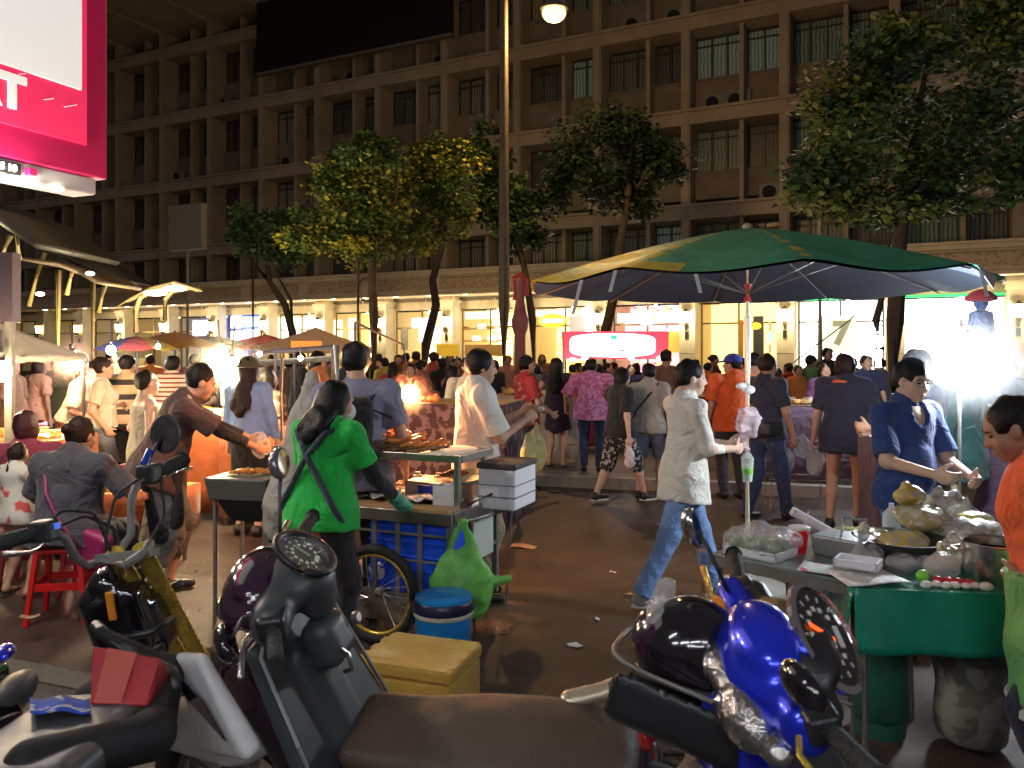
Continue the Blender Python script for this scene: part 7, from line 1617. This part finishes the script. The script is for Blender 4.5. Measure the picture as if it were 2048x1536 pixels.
# lit banner
t = thing('banner', 'wide white and red glowing banner above the crowd right of centre', 'banner', (X_(1230, 13), 13, 0))
x0, x1 = X_(1127, 13)-X_(1230, 13), X_(1335, 13)-X_(1230, 13); z0, z1 = Z_(718, 13), Z_(663, 13)
m = MB(); m.box(((x0+x1)/2, 0, (z0+z1)/2), ((x1-x0)/2, .02, (z1-z0)/2)); m.build('board', emis('banner_red', (.9, .06, .10), .9), t)
m = MB(); ov = [(x0+.10+(x1-x0-.30)*(.5-.5*math.cos(a)) if True else 0, (z0+z1)/2+(z1-z0)*.43*(abs(math.sin(a))**.35)*(1 if a < math.pi else -1)) for a in np.linspace(.02, 2*math.pi-.02, 40)]
m.prism([(x_, z_) for x_, z_ in ov], .012, Matrix.Translation((0, -.026, 0)) @ Matrix.Rotation(R(90), 4, 'X')); m.build('white_field', emis('banner_white', (1., .96, .98), 3.2), t)
for (a, b, c, d, col, nm) in ((-.08, .02, .32, .38, (.05, .7, .35), 'green_mark'), (-.30, -.20, .10, .13, (.5, .5, .5), 'grey_mark'), (.06, .16, .12, .16, (.7, .3, .3), 'pink_mark')):
    m = MB(); m.box(((a+b)/2, -.036, z0+(c+d)/2), ((b-a)/2, .003, (d-c)/2)); m.build('printed_mark', emis(nm, col, .9), t)
m = MB(); m.cyl((x0, .03, .12), (x0, .03, z1), .025); m.cyl((x1, .03, .12), (x1, .03, z1), .025); m.build('post', M_greymetal, t)
for px in (1145, 1170, 1262, 1320): 
    q = P(px, 716+3*(px % 2), 12.8); m = MB(); m.sphere(q, .035, 6, (1.4, 1, .8)); o = m.build('small_lamp', emis('banner_lamp', (1., .93, .95), 20)); tag(o, 'small lamp under the lower edge of the glowing banner', 'lamp', 'lamps under the banner')
# wok stand
wx = X_(506, 5.15); t = thing('grill_stand', 'deep steel basin of grilled food on a stand beside the green vendor', 'grill', (wx, 5.15, 0), R(-12))
m = MB(); m.box((0, 0, .80), (.19, .20, .07), taper=1.12); m.build('basin', mat('basin_steel', (.20, .21, .20), rough=.45, metal=.7), t, bevel=.01)
m = MB(); m.box((.02, 0, .66), (.10, .12, .07), taper=1.6); m.build('burner', M_dark, t)
for sx in (-1, 1):
    for sy in (-1, 1): m = MB(); m.bar((sx*.17, sy*.16, .74), (sx*.17, sy*.16, 0), .018); m.build('leg', M_greymetal, t)
for i in range(14):
    o = SK[i % 2].copy(); COL.objects.link(o); o.matrix_world = Matrix.Translation((wx-.13+.02*i, 5.10+.02*(i % 3), .885)) @ Euler((0, -.1, R(40+9*(i % 4)))).to_matrix().to_4x4(); tag(o, 'orange grilled skewer resting on the basin rim of the grill stand', 'skewer', 'skewers on the grill stand')
# low grey table left with red crates
t = thing('low_table', 'low pale table with red trays left of the man in brown', 'table', (X_(215, 6.2), 6.2, 0), R(-6)); m = MB(); m.box((0, 0, .72), (.55, .28, .015)); m.build('table_top', mat('lowtable', (.28, .27, .24), rough=.5), t)
for sx in (-1, 1):
    for sy in (-1, 1): m = MB(); m.bar((sx*.5, sy*.24, .70), (sx*.5, sy*.24, 0), .025); m.build('leg', M_greymetal, t)
for i, (px, c, lb) in enumerate(((252, M_red, 'orange red plastic tray on the low pale table'), (176, mat('green_tray', (.10, .40, .08), rough=.5), 'thin green tray at the left of the low pale table'), (218, M_pale, 'pale foam box in the middle of the low pale table'))):
    openbox('food_tray', (X_(px, 6.1), 6.1, .77), (.13, .10, .035), c, lab=lb, cat='tray')
m = MB(); a = P(68, 850, 6.6); m.tube([a, a+V(.10, 0, .015)], .018, 8); o = m.build('lit_strip', emis('red_strip', (1., .08, .12), 8)); tag(o, 'short glowing red tube behind the dark red haired head', 'lamp')
m = MB(); a = P(70, 868, 6.6); m.tube([a, a+V(.11, 0, -.01)], .02, 8); o = m.build('lit_strip', emis('cream_strip', (1., .85, .6), 5)); tag(o, 'short glowing cream tube just below the red one', 'lamp')
stool(185, 5.6, mat('maroon_plastic', (.30, .02, .05), rough=.4), 'dark maroon plastic stool right of the red stool')
stool(66, 5.7, mat('maroon_plastic', (.30, .02, .05)), 'dark maroon plastic stool left of the red stool')
# clear display rack right of centre
t = thing('wire_rack', 'chrome wire rack hung with clear bags behind the umbrella pole', 'rack', (X_(1592, 8.3), 8.3, 0), R(-10))
m = MB()
for x_ in (-.28, .28):
    for y_ in (-.2, .2): m.cyl((x_, y_, 0), (x_, y_, 1.12), .010, n=6)
for z_ in (.35, .75, 1.10):
    for k in range(7): m.tube([(-.28+.093*k, -.2, z_), (-.28+.093*k, .2, z_)], .004, 4)
    m.tube([(-.28, -.2, z_), (.28, -.2, z_), (.28, .2, z_), (-.28, .2, z_)], .008, 5, closed=True)
m.build('wire_frame', M_chrome, t)
for i, (px, py, h) in enumerate(((1572, 905, .34), (1606, 880, .30), (1630, 905, .34))): carrier_bag('clear_bag', ['left', 'middle', 'right'][i]+' one of the three clear bags hanging on the chrome rack', P(px, py-25, 8.0), M_film, h, .17, seed=i+2, handles=False, vox=.011)
m = MB(); m.tube([P(1530, 770, 7), P(1600, 715, 7), P(1700, 640, 7), P(1710, 628, 7)], .006, 5); o = m.build('tent_stick', M_bark); tag(o, 'thin stick slanting upwards in front of the 7 sign', 'stick')
m = MB(); m.tube([(-.62, 3.0, .006), (-.1, 3.25, .006), (.2, 3.45, .006), (.35, 3.3, .006), (.8, 3.28, .006), (1.3, 3.2, .006)], .006, 5); o = m.build('power_cable', M_rubber, smooth=180); tag(o, 'black cable lying across the road between the yellow box and the gas cylinder', 'cable')
# litter
rs = random.Random(4)
for i, (px, py, w_, lab) in enumerate(((1048, 1095, .11, 'flat brown cardboard scrap lying on the road right of the green bag'), (1110, 983, .06, 'small pale scrap of paper near the far kerb'), (60, 1282, .05, 'small pale scrap by the kerb at the left'), (1322, 1050, .05, 'tiny crumpled wrapper left of the walking man'))):
    Y = CAM*F/(py-HY); m = MB(); m.grid(lambda u, v: V((u-.5)*w_*2, (v-.5)*w_, .012+.006*math.sin(5*u+i)), 4, 3); o = m.build('litter', patches('litter_card', (.42, .24, .12), (.5, .38, .25), scale=20, thr=.5), solid=.002); o.location = (X_(px, Y), Y, gz(X_(px, Y), Y)+(.13 if i == 2 else 0)); o.rotation_euler = (0, 0, .3*i-.3); tag(o, lab, 'litter')
# ================================================================== station walkway roofs at the left
t = thing('walkway_shelter', 'dark curved walkway roofs on slanting yellow posts at the left', 'shelter', (X_(120, 14), 14, .12)); O = V(X_(120, 14), 14, .12)
M_yp = mat('post_cream', (.34, .27, .12), rough=.6, var=.15); q = lambda px, py, Y: P(px, py, Y)-O
for pts in (((116, 540, 13.5), (116, 760, 13.5)), ((186, 555, 15), (186, 760, 15)), ((88, 505, 14), (56, 612, 14)), ((150, 525, 14), (132, 590, 14)), ((212, 565, 15), (196, 625, 15)), ((20, 470, 12), (0, 520, 12)), ((34, 460, 12), (36, 520, 12))):
    a, b = pts; a = q(*a); b = q(*b); b.z = max(b.z, 0) if pts[1][1] != 760 else 0
    m = MB(); m.tube([a, b], .055, 8); m.build('post', M_yp, t, smooth=180)
def roof(pts, wd, mt, th=.10):
    m = MB(); m.grid(lambda u, v: (lambda k: q(*[pts[int(min(k, len(pts)-1.001))][i]+(pts[int(min(k, len(pts)-1.001))+1][i]-pts[int(min(k, len(pts)-1.001))][i])*(k-int(min(k, len(pts)-1.001))) for i in range(3)])+V(0, (v-.5)*wd, 0))(u*(len(pts)-1)), 24, 2); return m.build('curved_roof', mt, t, smooth=180, solid=th)
M_roofd = mat('roof_dark', (.03, .025, .02), rough=.6); M_roofu = mat('roof_rim', (.12, .08, .045), rough=.6)
roof([(-60, 395, 12), (0, 418, 12), (60, 440, 12), (110, 475, 12.5), (165, 512, 13)], 2.4, M_roofd); roof([(100, 528, 13), (160, 536, 13.5), (210, 555, 14), (240, 572, 14)], 1.6, M_roofu, .06); roof([(160, 512, 14), (215, 540, 14.5), (265, 568, 15)], 1.8, M_roofd)
for (px, py, Y, e) in ((5, 446, 11.5, 9), (180, 547, 13, 12), (80, 588, 13, 6)):
    m = MB(); m.sphere(q(px, py, Y), .055, 6, (1.3, 1, .6)); m.build('roof_light', emis('roof_light', (1., .95, .75), 14), t)
    if px > 4: lamp('light', q(px, py, Y)+V(0, -.1, -.25), 7, (1., .85, .5), .08, parent=t)
m = MB(); m.box(q(14, 575, 7)+V(0, 0, 0), (.085, .06, .30)); m.build('info_panel', mat('panel_lilac', (.08, .06, .085), rough=.5), t); m = MB(); a = q(20, 640, 7); m.box((a.x, a.y, a.z/2), (.03, .03, a.z/2)); m.build('panel_post', M_greymetal, t)
m = MB(); a = q(375, 455, 22); m.box(a, (.62, .1, .62), rot=(0, 0, -.45)); m.cyl((a.x, a.y, 0), a, .06); o = m.build('back_of_sign', mat('sign_back', (.16, .15, .13), rough=.6), t)
SC.view_settings.exposure = .22
# ================================================================== market lights
def bare_bulb(label, p, power, col, r=.05, rod=None, estr=60, hang=None, name='bulb_lamp', lr=None):
    p = Vector(p); t = thing(name, label, 'lamp', p)
    m = MB(); m.sphere((0, 0, 0), r, 9, (1, 1, 1.1)); m.build('bulb', emis('bulb_%02d%02d%02d_%d' % (col[0]*99, col[1]*99, col[2]*99, estr), col, estr), t, smooth=180)
    m = MB(); m.cyl((0, 0, r*.9), (0, 0, r*1.9), r*.45, n=10); m.m = 0
    if rod: m.tube([(0, 0, r*1.5)]+[Vector(q)-p for q in rod], .008, 6)
    m.build('holder', M_black, t)
    lamp('light', p-V(0, 0.0, 0)+V(0, -(r+.03), -(r*.3+.02)), power, col, lr or r*1.2)
    return t

OR_ = (1., .42, .12); WW = (1., .78, .45); CW = (.86, .93, 1.)
bare_bulb('glaring orange bulb hanging low behind the heap of skewers on the cart', P(820, 788, 5.7), 80, (1., .38, .14), .06, [P(820, 788, 5.7)+V(-.05, .0, .35), cw(-.98, .51, 1.85)], 260)
bare_bulb('left one of the twin warm bulbs beside the woman in the olive hat', P(441, 723, 7.6), 60, WW, .085, [P(436, 640, 7.6)], 120)
bare_bulb('right one of the twin warm bulbs beside the woman in the olive hat', P(463, 733, 7.4), 60, WW, .085, [P(470, 650, 7.4)], 120)
bare_bulb('pinkish starry bulb just right of the white tent', P(145, 718, 8.6), 60, (1., .55, .35), .085, [P(140, 650, 8.6)], 160)
bare_bulb('strong warm bulb inside the white tent at the left edge', P(2, 742, 6.9), 110, (1., .76, .42), .085, [P(2, 660, 6.9)], 60)
bare_bulb('cool white bulb left of the red and blue parasol', P(222, 700, 10), 50, CW, .055, [P(222, 640, 10)], 120)
bare_bulb('small white bulb low under the red and blue parasol', P(316, 693, 10.2), 14, CW, .03, [P(316, 680, 10.2)], 80)
for i, (px, py, wh) in enumerate(((519, 708, 'at the left end of the dark awning frame'), (601, 716, 'in the middle of the dark awning frame'), (700, 725, 'left of the backpack man head'))):
    bare_bulb('tiny pinkish white bulb '+wh, P(px, py, 8.6), 14, (1., .72, .70), .026, [P(px, 690, 8.6)], 90)
# big white lamp on a post at the right
wp = P(1938, 722, 4.75)
t = thing('flood_lamp', 'huge glaring white lamp on a thin post beside the man in the teal polo', 'lamp', (wp.x, wp.y+.10, 0))
m = MB(); m.cyl((0, 0, 0), (0, 0, wp.z+.25), .018); m.bar((0, 0, wp.z+.2), (0, -.1, wp.z+.2), .02); m.build('post', M_greymetal, t)
m = MB(); m.sphere((0, -.10, wp.z), .105, 12, (1.1, 1, 1)); m.build('globe', emis('white_flood', (.93, .97, 1.), 25), t, smooth=180)
lamp('light', (0, -.26, wp.z-.02), 110, (.86, .93, 1.), .10, parent=t)
lamp('light', (-.16, .02, wp.z-.05), 20, (.86, .93, 1.), .10, parent=t)
# added volume balls that imitate the glare round the strongest lamps
def lamp_halo(label, c, r_, dens, col=(.95, .97, 1)):
    st = bpy.data.materials.new('halo'); st.use_nodes = True; nt = st.node_tree; n_ = nt.nodes; l_ = nt.links; n_.remove(n_['Principled BSDF'])
    pv = n_.new('ShaderNodeVolumePrincipled'); pv.inputs['Color'].default_value = (*col, 1); pv.inputs['Anisotropy'].default_value = .1
    tc = n_.new('ShaderNodeTexCoord'); ln_ = n_.new('ShaderNodeVectorMath'); ln_.operation = 'LENGTH'; l_.new(tc.outputs['Object'], ln_.inputs[0])
    mr = n_.new('ShaderNodeMapRange'); mr.inputs[1].default_value = 0; mr.inputs[2].default_value = r_; mr.inputs[3].default_value = 1; mr.inputs[4].default_value = 0; l_.new(ln_.outputs['Value'], mr.inputs[0])
    pw = n_.new('ShaderNodeMath'); pw.operation = 'POWER'; pw.inputs[1].default_value = 2.2; l_.new(mr.outputs[0], pw.inputs[0])
    ml = n_.new('ShaderNodeMath'); ml.operation = 'MULTIPLY'; ml.inputs[1].default_value = dens; l_.new(pw.outputs[0], ml.inputs[0]); l_.new(ml.outputs[0], pv.inputs['Density'])
    l_.new(pv.outputs[0], n_['Material Output'].inputs['Volume'])
    m = MB(); m.sphere((0, 0, 0), r_, 14); o = m.build('halo', st, smooth=180); o.location = c; tag(o, label, 'halo', kind='stuff')
lamp_halo('added ball of pale glare round the big white flood lamp', wp+V(0, -.03, 0), .46, 1.1)
lamp_halo('added ball of thin orange glare round the low bulb over the skewers', P(820, 788, 5.7), .22, .9, (1, .9, .85))
lamp_halo('added ball of thin glare round the twin bulbs near the olive hat', P(452, 728, 7.5), .45, .9, (1, .95, .9))
lamp_halo('added ball of thin glare round the bulb beside the white tent', P(145, 718, 8.6), .42, .9, (1, .9, .85))
bare_bulb('small starry white lamp on the dark trunk behind the man with glasses', P(1757, 683, 8.8), 80, CW, .06, [P(1757, 650, 8.8)], 200)
m = MB(); a = P(1757, 700, 8.8); b = P(1757, 735, 8.8); m.cyl(a, b, .035, n=10); o = m.build('tube_lamp', emis('tube_small', CW, 8)); tag(o, 'short glowing white tube below the small starry lamp', 'lamp')
bare_bulb('small round lamp between the man with glasses and the white flood lamp', P(1842, 733, 6.6), 12, CW, .03, [P(1842, 700, 6.6)], 60)
# unseen tubes inferred from helmet reflections; last two added to brighten white panels
for i, (x, y) in enumerate(((-.9, -1.4), (.5, -1.4), (1.9, -1.4), (-.2, -2.6), (1.2, -2.6), (-2.4, -1.2), (-1.7, .3))):
    t = thing('unseen_tube', 'unseen white fluorescent tube above the near pavement, lighting the foreground', 'lamp', (x, y, 3.0), R(8), 'unseen tubes over the pavement')
    m = MB(); m.box((0, 0, .06), (.62, .05, .025)); m.build('housing', M_white, t, bevel=.004)
    m = MB(); m.cyl((-.58, 0, .0), (.58, 0, .0), .017, n=12); m.build('tube', emis('fluorescent', (.93, .96, 1.), 85), t, smooth=60)

rs = random.Random(31)
for i in range(7):
    x = rs.uniform(-2.2, 1.6); y = rs.uniform(4.4, 9.2); w_ = rs.uniform(.015, .04)
    if -1.9 < x < .2 and y < 6: x += 2.2
    m = MB(); m.grid(lambda u, v: V((u-.5)*w_*2, (v-.5)*w_*1.4, .008+.006*math.sin(6*u+i)*math.cos(4*v)), 3, 3); o = m.build('litter', [MATS['litter_card'], M_foam, MATS['paper_white']][i % 3], solid=.002); o.location = (x, y, gz(x, y)); o.rotation_euler = (0, 0, rs.uniform(0, 6))
    tag(o, 'tiny trodden scrap of litter on the open road', 'litter', 'litter scraps on the road')
for i, (x, y, r_) in enumerate([] and ((.35, 5.2, .35), (-.1, 7.2, .5), (.9, 6.5, .28), (.1, 4.1, .22))):
    m = MB(); m.lathe([(.001, 0), (1, 0)], n=26, M=Matrix.Translation((x, y, .004)) @ Matrix.Rotation(i*.8, 4, 'Z') @ Matrix.Diagonal((r_, r_*.6, 1, 1)))
    o = m.build('wet_stain', mat('wet_stain', (.022, .015, .012), rough=.12, var=.4, scale=3)); tag(o, kind='structure')
print('objects', len(bpy.data.objects))
